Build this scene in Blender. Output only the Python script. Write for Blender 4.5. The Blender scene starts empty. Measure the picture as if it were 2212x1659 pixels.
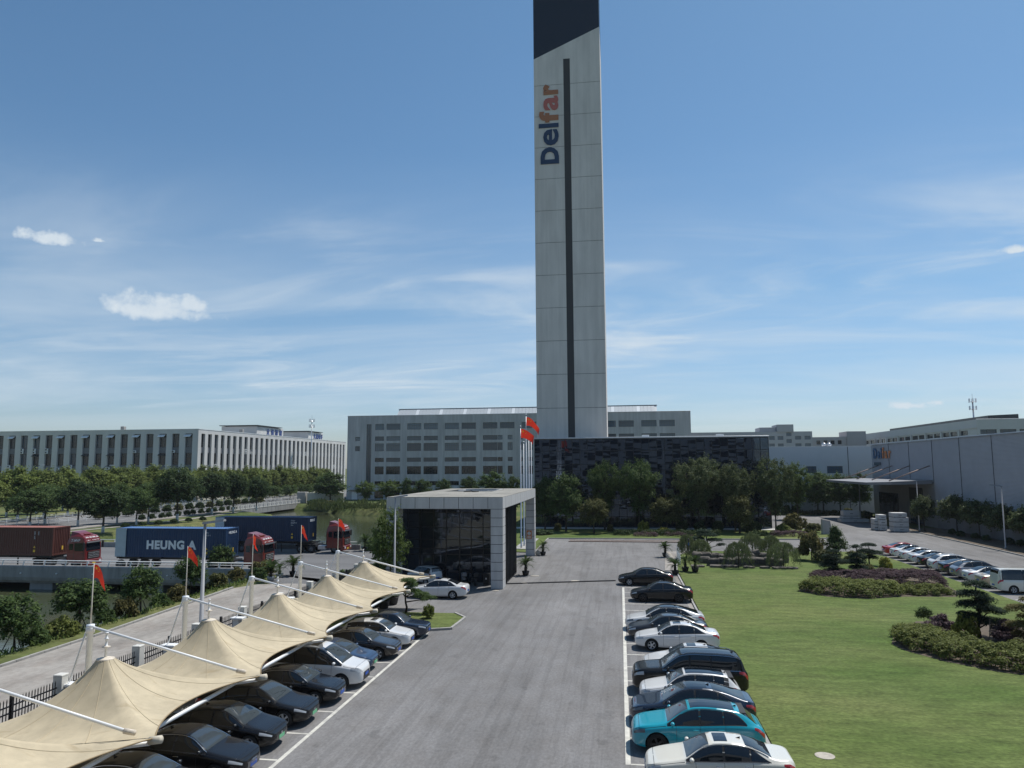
import bpy, bmesh, math, random
import numpy as np
from mathutils import Vector, Matrix, noise as mnoise

RAD = math.radians
SC = bpy.context.scene
COL = SC.collection

# ------------------------------------------------------------------ camera
PITCH, YAW, ROLL = RAD(6.37), RAD(8.2), RAD(0.3)
fw = Vector((-math.sin(YAW)*math.cos(PITCH), math.cos(YAW)*math.cos(PITCH), math.sin(PITCH)))
rt0 = Vector((math.cos(YAW), math.sin(YAW), 0)); up0 = rt0.cross(fw)
rt = rt0*math.cos(ROLL) - up0*math.sin(ROLL); up = up0*math.cos(ROLL) + rt0*math.sin(ROLL)
cam = bpy.data.objects.new('camera', bpy.data.cameras.new('camera'))
COL.objects.link(cam)
cam.matrix_world = Matrix(((rt.x, up.x, -fw.x, 0), (rt.y, up.y, -fw.y, 0), (rt.z, up.z, -fw.z, 10.3), (0, 0, 0, 1)))
cam.data.sensor_width = 36; cam.data.sensor_fit = 'HORIZONTAL'
cam.data.lens = 2963/4096*36; cam.data.clip_start = 0.2; cam.data.clip_end = 9000
SC.camera = cam

# ------------------------------------------------------------------ sky and sun
SUN_EL, SUN_AZ = RAD(62), RAD(40)          # azimuth from the road direction (+Y) towards +X
SKY_STRENGTH, SUN_STRENGTH, EXPOSURE = 0.105, 4.6, 0.0
world = bpy.data.worlds.new('World'); SC.world = world; world.use_nodes = True
def build_sky():
    nt = world.node_tree; N = nt.nodes; L = nt.links; N.clear()
    out = N.new('ShaderNodeOutputWorld'); bg = N.new('ShaderNodeBackground')
    sky = N.new('ShaderNodeTexSky'); sky.sky_type = 'NISHITA'; sky.sun_disc = False
    sky.sun_elevation = SUN_EL; sky.sun_rotation = SUN_AZ
    sky.air_density = 1.0; sky.dust_density = 0.6; sky.ozone_density = 2.0; sky.altitude = 20
    bg.inputs[1].default_value = SKY_STRENGTH
    L.new(bg.outputs[0], out.inputs[0])
    tc = N.new('ShaderNodeTexCoord'); sep = N.new('ShaderNodeSeparateXYZ'); L.new(tc.outputs['Generated'], sep.inputs[0])
    def m(op, a, b=None, c=None):
        n = N.new('ShaderNodeMath'); n.operation = op
        for i, v in enumerate((a, b, c)):
            if v is None: continue
            if isinstance(v, (int, float)): n.inputs[i].default_value = v
            else: L.new(v, n.inputs[i])
        return n.outputs[0]
    def sstep(v, lo, hi):
        n = N.new('ShaderNodeMapRange'); n.interpolation_type = 'SMOOTHSTEP'
        L.new(v, n.inputs[0]); n.inputs[1].default_value = lo; n.inputs[2].default_value = hi
        return n.outputs[0]
    def nz(vec, scale, detail=6, rough=.55, dist=0):
        n = N.new('ShaderNodeTexNoise'); n.inputs['Scale'].default_value = scale; n.inputs['Detail'].default_value = detail
        n.inputs['Roughness'].default_value = rough; n.inputs['Distortion'].default_value = dist
        L.new(vec, n.inputs['Vector']); return n.outputs['Fac']
    x, y, z = sep.outputs
    az = m('ARCTAN2', x, y); el = m('ARCSINE', z)
    comb = N.new('ShaderNodeCombineXYZ'); L.new(az, comb.inputs[0]); L.new(el, comb.inputs[1])
    ae = comb.outputs[0]
    # thin high cirrus: streaks on a far plane of cloud
    zz = m('ADD', m('MAXIMUM', z, 0.0), 0.10)
    pl = N.new('ShaderNodeCombineXYZ'); L.new(m('MULTIPLY', m('DIVIDE', x, zz), 0.42), pl.inputs[0]); L.new(m('DIVIDE', y, zz), pl.inputs[1])
    rot = N.new('ShaderNodeVectorRotate'); rot.rotation_type = 'Z_AXIS'; rot.inputs['Angle'].default_value = RAD(-7); L.new(pl.outputs[0], rot.inputs['Vector'])
    streak = nz(rot.outputs[0], 1.55, 9, .6, 1.2); patch = nz(rot.outputs[0], 0.42, 3, .5)
    veil = nz(rot.outputs[0], .75, 5, .6, .6)
    c1 = m('ADD', m('MULTIPLY', sstep(streak, .43, .78), sstep(patch, .34, .60)), m('MULTIPLY', sstep(veil, .34, .72), .50))
    band = m('MULTIPLY', sstep(el, .015, .09), m('SUBTRACT', 1.0, sstep(el, .20, .42)))
    c1 = m('MINIMUM', m('MULTIPLY', m('MULTIPLY', c1, band), 0.80), .85)
    # a few small fair weather clouds
    def cumulus(a0, e0, sa, se, ns, amp):
        n1 = nz(ae, ns, 7, .62)
        da = m('DIVIDE', m('SUBTRACT', az, a0), sa); de = m('DIVIDE', m('SUBTRACT', el, e0), se)
        flat = m('MULTIPLY', m('MINIMUM', de, 0.0), 0.9)         # flatter base
        d = m('SQRT', m('ADD', m('MULTIPLY', da, da), m('MULTIPLY', m('ADD', de, flat), m('ADD', de, flat))))
        v = m('ADD', m('SUBTRACT', 1.0, d), m('MULTIPLY', m('SUBTRACT', n1, .5), amp))
        return m('MULTIPLY', m('MULTIPLY', sstep(v, .0, .85), m('ADD', .60, m('MULTIPLY', n1, .75))), .95)
    cum = None      # soft edged puffs
    for a in CUMULUS:
        o = cumulus(*a)
        cum = o if cum is None else m('MAXIMUM', cum, o)
    fac = m('MAXIMUM', c1, cum)
    mix = N.new('ShaderNodeMix'); mix.data_type = 'RGBA'
    # humid summer air: a little bluer aloft and paler blue than yellow low down, the same all round
    tint = N.new('ShaderNodeValToRGB'); L.new(m('MULTIPLY', el, 1.6), tint.inputs[0])
    tint.color_ramp.elements[0].color = (.80, .865, 1.045, 1); tint.color_ramp.elements[1].color = (.655, .925, 1.0, 1)
    e = tint.color_ramp.elements.new(.35); e.color = (.74, .945, 1.03, 1)
    tm = N.new('ShaderNodeMix'); tm.data_type = 'RGBA'; tm.blend_type = 'MULTIPLY'; tm.inputs['Factor'].default_value = 1
    L.new(sky.outputs[0], tm.inputs['A']); L.new(tint.outputs[0], tm.inputs['B'])
    L.new(fac, mix.inputs['Factor']); L.new(tm.outputs['Result'], mix.inputs['A']); mix.inputs['B'].default_value = (6.4, 7.2, 7.9, 1)
    L.new(mix.outputs['Result'], bg.inputs[0])
def direction(px, py):
    "azimuth and elevation of a place in the sky"
    d = fw + rt*(px-1106)/1600.1 - up*(py-829.5)/1600.1
    d.normalize(); return math.atan2(d.x, d.y), math.asin(d.z)
CUMULUS = []
for px, py, w, h, ns, amp in ((335, 668, 165, 50, 26, 2.1), (408, 660, 70, 34, 30, 2.2), (105, 518, 72, 24, 36, 2.2), (212, 520, 18, 8, 60, 2.2),
                              (1970, 877, 48, 15, 60, 2.2), (2026, 872, 20, 10, 80, 2.2), (2195, 541, 42, 12, 40, 2.2)):
    a, e = direction(px, py); CUMULUS.append((a, e, w/1600, h/1600, ns, amp))
build_sky()
sun = bpy.data.objects.new('sun', bpy.data.lights.new('sun', 'SUN')); COL.objects.link(sun)
sun.data.energy = SUN_STRENGTH; sun.data.angle = RAD(0.53); sun.data.color = (1.0, 0.96, 0.90)
sdir = Vector((math.sin(SUN_AZ)*math.cos(SUN_EL), math.cos(SUN_AZ)*math.cos(SUN_EL), math.sin(SUN_EL)))
sun.rotation_euler = sdir.to_track_quat('Z', 'Y').to_euler(); sun.location = sdir*80
SC.view_settings.view_transform = 'Standard'; SC.view_settings.look = 'None'; SC.view_settings.gamma = 1
SC.view_settings.exposure = EXPOSURE; SC.view_settings.use_curve_mapping = False
SC.cycles.max_bounces = 6; SC.cycles.diffuse_bounces = 3; SC.cycles.glossy_bounces = 3
SC.cycles.transmission_bounces = 3; SC.cycles.transparent_max_bounces = 6; SC.cycles.use_denoising = True
SC.cycles.sample_clamp_indirect = 6

# ------------------------------------------------------------------ materials
MATS = {}
def mat(name, col, rough=.6, metal=0., var=0., scale=3., bump=0., bscale=40., coat=0., spec=.5, coords='world', col2=None,
        stretch=None, detail=5, trans=0., rand=0., emit=None, sheen=0.):
    if name in MATS: return MATS[name]
    M = bpy.data.materials.new(name); M.use_nodes = True; nt = M.node_tree; N = nt.nodes; L = nt.links
    p = N['Principled BSDF']; p.inputs['Roughness'].default_value = rough; p.inputs['Metallic'].default_value = metal
    p.inputs['Specular IOR Level'].default_value = spec; p.inputs['Coat Weight'].default_value = coat; p.inputs['Coat Roughness'].default_value = .03
    c = (*col, 1); p.inputs['Base Color'].default_value = c; M.diffuse_color = c
    def vec():
        if coords == 'world':
            g = N.new('ShaderNodeNewGeometry'); v = g.outputs['Position']
        else:
            g = N.new('ShaderNodeTexCoord'); v = g.outputs['Object']
        if stretch:
            mp = N.new('ShaderNodeMapping'); mp.inputs['Scale'].default_value = stretch; L.new(v, mp.inputs['Vector']); v = mp.outputs[0]
        return v
    src = None
    if var or col2:
        n = N.new('ShaderNodeTexNoise'); n.inputs['Scale'].default_value = scale; n.inputs['Detail'].default_value = detail; n.inputs['Roughness'].default_value = .62
        L.new(vec(), n.inputs['Vector'])
        r = N.new('ShaderNodeValToRGB'); r.color_ramp.elements[0].position = .3; r.color_ramp.elements[1].position = .7
        a = col2 or tuple(k*(1-var) for k in col); b = col if col2 else tuple(k*(1+var) for k in col)
        r.color_ramp.elements[0].color = (*a, 1); r.color_ramp.elements[1].color = (*b, 1)
        L.new(n.outputs['Fac'], r.inputs[0]); src = r.outputs[0]
    if rand:
        oi = N.new('ShaderNodeObjectInfo'); hs = N.new('ShaderNodeHueSaturation')
        mr = N.new('ShaderNodeMapRange'); mr.inputs[3].default_value = 1-rand; mr.inputs[4].default_value = 1+rand
        L.new(oi.outputs['Random'], mr.inputs[0]); L.new(mr.outputs[0], hs.inputs['Value'])
        if src: L.new(src, hs.inputs['Color'])
        else: hs.inputs['Color'].default_value = c
        src = hs.outputs[0]
    if src: L.new(src, p.inputs['Base Color'])
    if bump:
        n = N.new('ShaderNodeTexNoise'); n.inputs['Scale'].default_value = bscale; n.inputs['Detail'].default_value = 4
        L.new(vec(), n.inputs['Vector']); b = N.new('ShaderNodeBump'); b.inputs['Strength'].default_value = bump; b.inputs['Distance'].default_value = .02
        L.new(n.outputs['Fac'], b.inputs['Height']); L.new(b.outputs[0], p.inputs['Normal'])
    if trans:
        t = N.new('ShaderNodeBsdfTranslucent'); mx = N.new('ShaderNodeMixShader'); mx.inputs[0].default_value = trans
        t.inputs[0].default_value = c
        if src: L.new(src, t.inputs[0])
        L.new(p.outputs[0], mx.inputs[1]); L.new(t.outputs[0], mx.inputs[2]); L.new(mx.outputs[0], N['Material Output'].inputs[0])
    MATS[name] = M; return M

def leafmat(name, dark, light, rough=.65, trans=.36, rand=.12, spec=.15):
    if name in MATS: return MATS[name]
    M = bpy.data.materials.new(name); M.use_nodes = True; nt = M.node_tree; N = nt.nodes; L = nt.links
    p = N['Principled BSDF']; p.inputs['Roughness'].default_value = rough; p.inputs['Specular IOR Level'].default_value = spec
    g = N.new('ShaderNodeNewGeometry'); r = N.new('ShaderNodeValToRGB')
    r.color_ramp.elements[0].color = (*dark, 1); r.color_ramp.elements[1].color = (*light, 1)
    L.new(g.outputs['Random Per Island'], r.inputs[0])
    oi = N.new('ShaderNodeObjectInfo'); hs = N.new('ShaderNodeHueSaturation'); mr = N.new('ShaderNodeMapRange')
    mr.inputs[3].default_value = 1-rand; mr.inputs[4].default_value = 1+rand
    L.new(oi.outputs['Random'], mr.inputs[0]); L.new(mr.outputs[0], hs.inputs['Value']); L.new(r.outputs[0], hs.inputs['Color'])
    L.new(hs.outputs[0], p.inputs['Base Color'])
    t = N.new('ShaderNodeBsdfTranslucent'); L.new(hs.outputs[0], t.inputs[0])
    mx = N.new('ShaderNodeMixShader'); mx.inputs[0].default_value = trans
    L.new(p.outputs[0], mx.inputs[1]); L.new(t.outputs[0], mx.inputs[2]); L.new(mx.outputs[0], N['Material Output'].inputs[0])
    M.diffuse_color = (*light, 1); MATS[name] = M; return M

def glassmat(name, col, rough=.03, wave=.0, wscale=.5, spec=.9, see=.0, tint=None):
    "dark tinted glazing; the wave is the slight bow of each pane"
    if name in MATS: return MATS[name]
    M = mat(name, col, rough, spec=spec); nt = M.node_tree; N = nt.nodes; L = nt.links; p = N['Principled BSDF']
    p.inputs['IOR'].default_value = 1.6
    if tint: p.inputs['Specular Tint'].default_value = (*tint, 1)
    if wave:
        g = N.new('ShaderNodeNewGeometry'); mp = N.new('ShaderNodeMapping'); mp.inputs['Scale'].default_value = (.12, 1, .62)
        L.new(g.outputs['Position'], mp.inputs['Vector'])
        oi = N.new('ShaderNodeObjectInfo'); mul = N.new('ShaderNodeMath'); mul.operation = 'MULTIPLY'; mul.inputs[1].default_value = 90.
        L.new(oi.outputs['Random'], mul.inputs[0]); L.new(mul.outputs[0], mp.inputs['Location'])
        n = N.new('ShaderNodeTexNoise'); n.inputs['Scale'].default_value = wscale; n.inputs['Detail'].default_value = 2
        L.new(mp.outputs[0], n.inputs['Vector']); b = N.new('ShaderNodeBump'); b.inputs['Strength'].default_value = wave; b.inputs['Distance'].default_value = .045
        L.new(n.outputs['Fac'], b.inputs['Height']); L.new(b.outputs[0], p.inputs['Normal'])
    if see:
        t = N.new('ShaderNodeBsdfTransparent'); t.inputs[0].default_value = (.55, .6, .62, 1)
        mx = N.new('ShaderNodeMixShader'); fr = N.new('ShaderNodeFresnel'); fr.inputs[0].default_value = 1.6
        inv = N.new('ShaderNodeMath'); inv.operation = 'MULTIPLY_ADD'; inv.inputs[1].default_value = -see; inv.inputs[2].default_value = see
        L.new(fr.outputs[0], inv.inputs[0]); L.new(inv.outputs[0], mx.inputs[0])
        L.new(p.outputs[0], mx.inputs[1]); L.new(t.outputs[0], mx.inputs[2]); L.new(mx.outputs[0], N['Material Output'].inputs[0])
    return M

# ------------------------------------------------------------------ mesh helpers
class MB:
    def __init__(s): s.v = []; s.f = []; s.m = []
    def add(s, vs, fs, mi=0):
        o = len(s.v); s.v += [tuple(p) for p in vs]
        for f in fs: s.f.append(tuple(i+o for i in f)); s.m.append(mi)
        return s
    def box(s, x0, x1, y0, y1, z0, z1, mi=0):
        return s.add([(x0, y0, z0), (x1, y0, z0), (x1, y1, z0), (x0, y1, z0), (x0, y0, z1), (x1, y0, z1), (x1, y1, z1), (x0, y1, z1)],
                     [(3, 2, 1, 0), (4, 5, 6, 7), (0, 1, 5, 4), (1, 2, 6, 5), (2, 3, 7, 6), (3, 0, 4, 7)], mi)
    def cbox(s, x0, x1, y0, y1, z0, z1, c=.02, mi=0):
        "box with chamfered vertical and top edges"
        b = []
        for z, i in ((z0, 0), (z1-c, 0), (z1, c)):
            X0, X1, Y0, Y1 = x0+i, x1-i, y0+i, y1-i
            b += [(X0+c, Y0, z), (X1-c, Y0, z), (X1, Y0+c, z), (X1, Y1-c, z), (X1-c, Y1, z), (X0+c, Y1, z), (X0, Y1-c, z), (X0, Y0+c, z)]
        fs = [tuple(range(7, -1, -1)), tuple(range(16, 24))]
        for l in (0, 8):
            for k in range(8): fs.append((l+k, l+(k+1) % 8, l+8+(k+1) % 8, l+8+k))
        return s.add(b, fs, mi)
    def prism(s, poly, z0, z1, mi=0):
        n = len(poly); vs = [(x, y, z0) for x, y in poly]+[(x, y, z1) for x, y in poly]
        fs = [tuple(range(n-1, -1, -1)), tuple(range(n, 2*n))]+[(i, (i+1) % n, n+(i+1) % n, n+i) for i in range(n)]
        return s.add(vs, fs, mi)
    def sheet(s, poly, z, mi=0): return s.add([(x, y, z) for x, y in poly], [tuple(range(len(poly)))], mi)
    def tube(s, pts, rad, n=8, mi=0, caps=True):
        P = [Vector(p) for p in pts]; K = len(P)
        R = rad if isinstance(rad, (list, tuple)) else [rad]*K
        vs = []; ref = Vector((.31, .17, .93))
        for i, p in enumerate(P):
            d = (P[min(i+1, K-1)]-P[max(i-1, 0)]).normalized()
            u = d.cross(ref if abs(d.dot(ref)) < .95 else Vector((1, 0, 0))).normalized(); w = d.cross(u)
            for k in range(n):
                a = 2*math.pi*k/n; vs.append(tuple(p+u*math.cos(a)*R[i]+w*math.sin(a)*R[i]))
        fs = []
        for i in range(K-1):
            for k in range(n): fs.append((i*n+k, i*n+(k+1) % n, (i+1)*n+(k+1) % n, (i+1)*n+k))
        if caps: fs += [tuple(range(n-1, -1, -1)), tuple(range((K-1)*n, K*n))]
        return s.add(vs, fs, mi)
    def lathe(s, prof, n=16, c=(0, 0, 0), axis='z', mi=0, caps=True):
        vs = []
        for r, h in prof:
            for k in range(n):
                a = 2*math.pi*k/n; q = (r*math.cos(a), r*math.sin(a), h)
                if axis == 'y': q = (q[0], q[2], -q[1])
                if axis == 'x': q = (q[2], q[0], q[1])
                vs.append((q[0]+c[0], q[1]+c[1], q[2]+c[2]))
        fs = []
        for i in range(len(prof)-1):
            for k in range(n): fs.append((i*n+k, i*n+(k+1) % n, (i+1)*n+(k+1) % n, (i+1)*n+k))
        if caps and prof[0][0] > 1e-4: fs.append(tuple(range(n-1, -1, -1)))
        if caps and prof[-1][0] > 1e-4: fs.append(tuple(range((len(prof)-1)*n, len(prof)*n)))
        return s.add(vs, fs, mi)
    def mesh(s, name, mats=None, smooth=False):
        me = bpy.data.meshes.new(name); me.from_pydata(s.v, [], s.f)
        for M in (mats if isinstance(mats, (list, tuple)) else [mats]):
            if M: me.materials.append(M)
        if any(s.m): me.polygons.foreach_set('material_index', s.m)
        if smooth: me.polygons.foreach_set('use_smooth', [True]*len(me.polygons))
        me.validate(); me.update(); return me
    def build(s, name, mats, parent=None, smooth=False, loc=None, rotz=None):
        return ob(name, s.mesh(name, mats, smooth), parent, loc, rotz)
def ob(name, me, parent=None, loc=None, rotz=None, material=None):
    o = bpy.data.objects.new(name, me); COL.objects.link(o)
    if parent: o.parent = parent
    if loc is not None: o.location = loc
    if rotz is not None: o.rotation_euler = (0, 0, rotz)
    if material: setmat(o, material)
    return o
def setmat(o, M, slot=0):
    o.material_slots[slot].link = 'OBJECT'; o.material_slots[slot].material = M
def tag(o, label=None, cat=None, group=None, kind=None):
    if label: o['label'] = label
    if cat: o['category'] = cat
    if group: o['group'] = group
    if kind: o['kind'] = kind
    return o
def thing(name, label, cat, loc=(0, 0, 0), rotz=0., group=None):
    o = bpy.data.objects.new(name, None); COL.objects.link(o); o.location = loc; o.rotation_euler = (0, 0, rotz)
    o.empty_display_size = .3
    return tag(o, label, cat, group)
def struct(name, mb, M, **k):
    o = mb.build(name, M, **k) if isinstance(mb, MB) else mb
    return tag(o, kind='structure')
def dup(o, loc=None, rotz=None, label=None, group=None, parent=None, scale=None):
    c = o.copy(); COL.objects.link(c)
    if parent: c.parent = parent
    if loc is not None: c.location = loc
    if rotz is not None: c.rotation_euler = (0, 0, rotz)
    if scale is not None: c.scale = scale
    tag(c, label, None, group)
    for ch in o.children: dup(ch, parent=c)
    return c
ORD = ['first', 'second', 'third', 'fourth', 'fifth', 'sixth', 'seventh', 'eighth', 'ninth', 'tenth', 'eleventh', 'twelfth', 'thirteenth', 'fourteenth',
       'fifteenth', 'sixteenth', 'seventeenth', 'eighteenth', 'nineteenth', 'twentieth', 'twenty-first', 'twenty-second', 'twenty-third', 'twenty-fourth', 'twenty-fifth']
def text_mesh(s, size, extrude, material, bold=0., shear=0., space=1.):
    cu = bpy.data.curves.new('text', 'FONT'); cu.body = s; cu.size = size; cu.extrude = extrude; cu.offset = bold*size; cu.shear = shear
    cu.align_x = 'LEFT'; cu.space_character = space; cu.resolution_u = 3
    o = bpy.data.objects.new('text', cu); COL.objects.link(o)
    me = bpy.data.meshes.new_from_object(o.evaluated_get(bpy.context.evaluated_depsgraph_get()))
    bpy.data.objects.remove(o); bpy.data.curves.remove(cu)
    me.materials.clear(); me.materials.append(material); return me
def face_matrix(origin, right, upv):
    "matrix that lays local x along right and local y along up"
    r = Vector(right).normalized(); u = Vector(upv).normalized(); n = r.cross(u)
    return Matrix(((r.x, u.x, n.x, origin[0]), (r.y, u.y, n.y, origin[1]), (r.z, u.z, n.z, origin[2]), (0, 0, 0, 1)))

# shared materials
M_ASPH = mat('asphalt', (.155, .15, .15), .88, var=.16, scale=.35, bump=.35, bscale=30, detail=9)
M_LINE = mat('road_paint', (.70, .68, .60), .75, col2=(.40, .39, .36), scale=2.2, detail=10)
M_CONC = mat('concrete', (.36, .35, .33), .85, var=.16, scale=.7, bump=.2, bscale=20, detail=8)
M_CONCD = mat('concrete_weathered', (.27, .27, .265), .88, var=.35, scale=.8, bump=.2, bscale=15, detail=9, stretch=(1, 1, .25))
M_KERB = mat('kerb_stone', (.34, .33, .31), .85, var=.15, scale=2, bump=.2)
M_WHITE = mat('white_paint_metal', (.80, .81, .81), .4, var=.05, scale=2)
M_STEEL = mat('galvanised_steel', (.55, .56, .58), .35, metal=.8, var=.08, scale=4)
M_BLACK = mat('black_metal', (.018, .018, .02), .45)
M_DARK = mat('dark_rubber', (.012, .012, .013), .7)
M_WALLG = mat('pale_render', (.47, .47, .475), .85, var=.07, scale=.25, detail=8, stretch=(1, 1, .35))
M_LAMP = mat('lamp_grey_paint', (.30, .31, .33), .5, var=.06, scale=3)
M_PILLAR = mat('painted_concrete', (.60, .59, .55), .8, var=.10, scale=1.5)
M_POST = mat('post_paint', (.80, .84, .89), .4, var=.04, scale=2)
M_DKMET = mat('anthracite_frame', (.03, .032, .036), .4)
M_FLAG = mat('flag_red', (.80, .045, .018), .6, trans=.4)
M_STAR = mat('flag_yellow', (.85, .55, .03), .6)
# ------------------------------------------------------------------ ground, water, roads
def layered(name, base, terms, rough=.9, bump=.3, bscale=25, spec=.3):
    "base colour multiplied by several noises: terms = (scale vector, detail, low, high, contrast lo, contrast hi)"
    M = bpy.data.materials.new(name); M.use_nodes = True; nt = M.node_tree; N = nt.nodes; L = nt.links
    p = N['Principled BSDF']; p.inputs['Roughness'].default_value = rough; p.inputs['Specular IOR Level'].default_value = spec
    g = N.new('ShaderNodeNewGeometry'); cur = None
    for sv, det, lo, hi, a, b in terms:
        mp = N.new('ShaderNodeMapping'); mp.inputs['Scale'].default_value = sv; L.new(g.outputs['Position'], mp.inputs['Vector'])
        n = N.new('ShaderNodeTexNoise'); n.inputs['Scale'].default_value = 1; n.inputs['Detail'].default_value = det; n.inputs['Roughness'].default_value = .6
        L.new(mp.outputs[0], n.inputs['Vector'])
        r = N.new('ShaderNodeValToRGB'); r.color_ramp.elements[0].position = a; r.color_ramp.elements[1].position = b
        f = lambda k: (*k, 1) if isinstance(k, tuple) else (k, k, k, 1)
        r.color_ramp.elements[0].color = f(lo); r.color_ramp.elements[1].color = f(hi); L.new(n.outputs['Fac'], r.inputs[0])
        mx = N.new('ShaderNodeMix'); mx.data_type = 'RGBA'; mx.blend_type = 'MULTIPLY'; mx.inputs['Factor'].default_value = 1
        if cur is None: mx.inputs['A'].default_value = (*base, 1)
        else: L.new(cur, mx.inputs['A'])
        L.new(r.outputs[0], mx.inputs['B']); cur = mx.outputs['Result']
    L.new(cur, p.inputs['Base Color'])
    n = N.new('ShaderNodeTexNoise'); n.inputs['Scale'].default_value = bscale; n.inputs['Detail'].default_value = 5; L.new(g.outputs['Position'], n.inputs['Vector'])
    b = N.new('ShaderNodeBump'); b.inputs['Strength'].default_value = bump; b.inputs['Distance'].default_value = .03
    L.new(n.outputs['Fac'], b.inputs['Height']); L.new(b.outputs[0], p.inputs['Normal'])
    MATS[name] = M; M.diffuse_color = (*base, 1); return M
M_YARD = layered('worn_asphalt', (.192, .188, .187), [((.5, .03, 1), 4, .88, 1.08, .32, .68), ((.16, .12, 1), 6, .88, 1.08, .35, .65), ((9, 5, 1), 8, .84, 1.13, .35, .68), ((.9, .5, 1), 5, (.9, .88, .86), 1.05, .3, .6), ((3.1, .09, 1), 5, .90, 1.03, .42, .5), ((.8, .6, 1), 3, .80, 1.0, .30, .37), ((.05, .035, 1), 3, .90, 1.06, .4, .6)], .86, .45, 22)
M_ROAD = layered('road_asphalt', (.15, .15, .153), [((.04, .3, 1), 4, .85, 1.12, .35, .65), ((5, 4, 1), 6, .85, 1.12, .35, .65)], .88)
M_PATH = layered('path_concrete', (.33, .307, .278), [((.25, .09, 1), 6, .72, 1.12, .33, .66), ((3, 2, 1), 7, .85, 1.1, .35, .65), ((.7, .4, 1), 5, (.82, .78, .76), 1.04, .3, .55)], .85, .25)
M_LAWN = layered('lawn_turf', (.112, .149, .048), [((.10, .16, 1), 5, (.78, .88, .70), (1.22, 1.10, 1.2), .33, .68), ((.035, .05, 1), 4, (.86, .92, .86), (1.16, 1.06, 1.08), .35, .65), ((.45, .45, 1), 4, (1.16, 1.06, 1.06), 1.0, .26, .36), ((.5, 1.6, 1), 7, .74, 1.2, .32, .68), ((5, 9, 3), 6, .62, 1.32, .3, .7)], .95, .9, 14, spec=.15)
M_WILD = layered('rough_grass', (.10, .125, .045), [((.07, .06, 1), 5, (1.5, 1.22, 1.35), (.75, .85, .7), .38, .62), ((.9, .9, 1), 7, .6, 1.3, .3, .7)], .95, .8, 6, spec=.15)
M_SOIL = mat('bed_soil', (.11, .085, .06), .95, var=.3, scale=3, bump=.5, bscale=12)

RIVER = [(-34.6, 0), (-34.6, 62), (-36.2, 70), (-34.5, 92), (-30, 99), (-27, 150), (-31, 175), (-56, 181), (-70, 185), (-84, 205), (-150, 206), (-150, 174), (-92, 173), (-78, 160), (-80, 130), (-82, 96), (-80, 60), (-80, 0)]
def poly_dist(P, poly):
    "signed distance, positive inside"
    x, y = P[:, 0], P[:, 1]; ins = np.zeros(len(P), bool); dm = np.full(len(P), 1e9)
    for i in range(len(poly)):
        (x0, y0), (x1, y1) = poly[i], poly[(i+1) % len(poly)]
        if y0 != y1:
            c = ((y0 > y) != (y1 > y)) & (x < (x1-x0)*(y-y0)/(y1-y0)+x0); ins ^= c
        dx, dy = x1-x0, y1-y0; t = np.clip(((x-x0)*dx+(y-y0)*dy)/(dx*dx+dy*dy), 0, 1)
        dm = np.minimum(dm, np.hypot(x-x0-t*dx, y-y0-t*dy))
    return np.where(ins, dm, -dm)
def ground():
    xs = np.concatenate([[-4000, -1500, -600, -300, -200, -160], np.arange(-152, -18, 1.5), [-10, 40, 100, 300, 900, 4000]])
    ys = np.concatenate([[-600, -100, -10], np.arange(0, 216, 1.5), [240, 300, 500, 1200, 6000]])
    X, Y = np.meshgrid(xs, ys); P = np.stack([X.ravel(), Y.ravel()], 1)
    d = poly_dist(P, RIVER); t = np.clip((d+.3)/4.2, 0, 1)
    z = -.08-3.4*(t*t*(3-2*t))
    rg = np.random.default_rng(3); z -= np.where((d > .5) & (d < 6), rg.random(len(z))*.35, 0)
    V = np.stack([P[:, 0], P[:, 1], z], 1); n = len(xs); m = len(ys)
    f = [(j*n+i, j*n+i+1, (j+1)*n+i+1, (j+1)*n+i) for j in range(m-1) for i in range(n-1)]
    me = bpy.data.meshes.new('ground'); me.from_pydata(V.tolist(), [], f); me.materials.append(M_WILD)
    me.polygons.foreach_set('use_smooth', [True]*len(f))
    return tag(ob('ground', me), kind='structure')
ground()
def water():
    M = mat('river_water', (.058, .068, .036), .10, spec=.4); nt = M.node_tree; N = nt.nodes; L = nt.links
    g = N.new('ShaderNodeNewGeometry'); mp = N.new('ShaderNodeMapping'); mp.inputs['Scale'].default_value = (1, .55, 1); L.new(g.outputs['Position'], mp.inputs[0])
    n = N.new('ShaderNodeTexNoise'); n.inputs['Scale'].default_value = 1.4; n.inputs['Detail'].default_value = 4; L.new(mp.outputs[0], n.inputs['Vector'])
    b = N.new('ShaderNodeBump'); b.inputs['Strength'].default_value = .16; b.inputs['Distance'].default_value = .05
    L.new(n.outputs['Fac'], b.inputs['Height']); L.new(b.outputs[0], N['Principled BSDF'].inputs['Normal'])
    struct('river_water', MB().sheet([(-160, -5), (-20, -5), (-20, 212), (-160, 212)], -1.8), M)
water()
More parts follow.
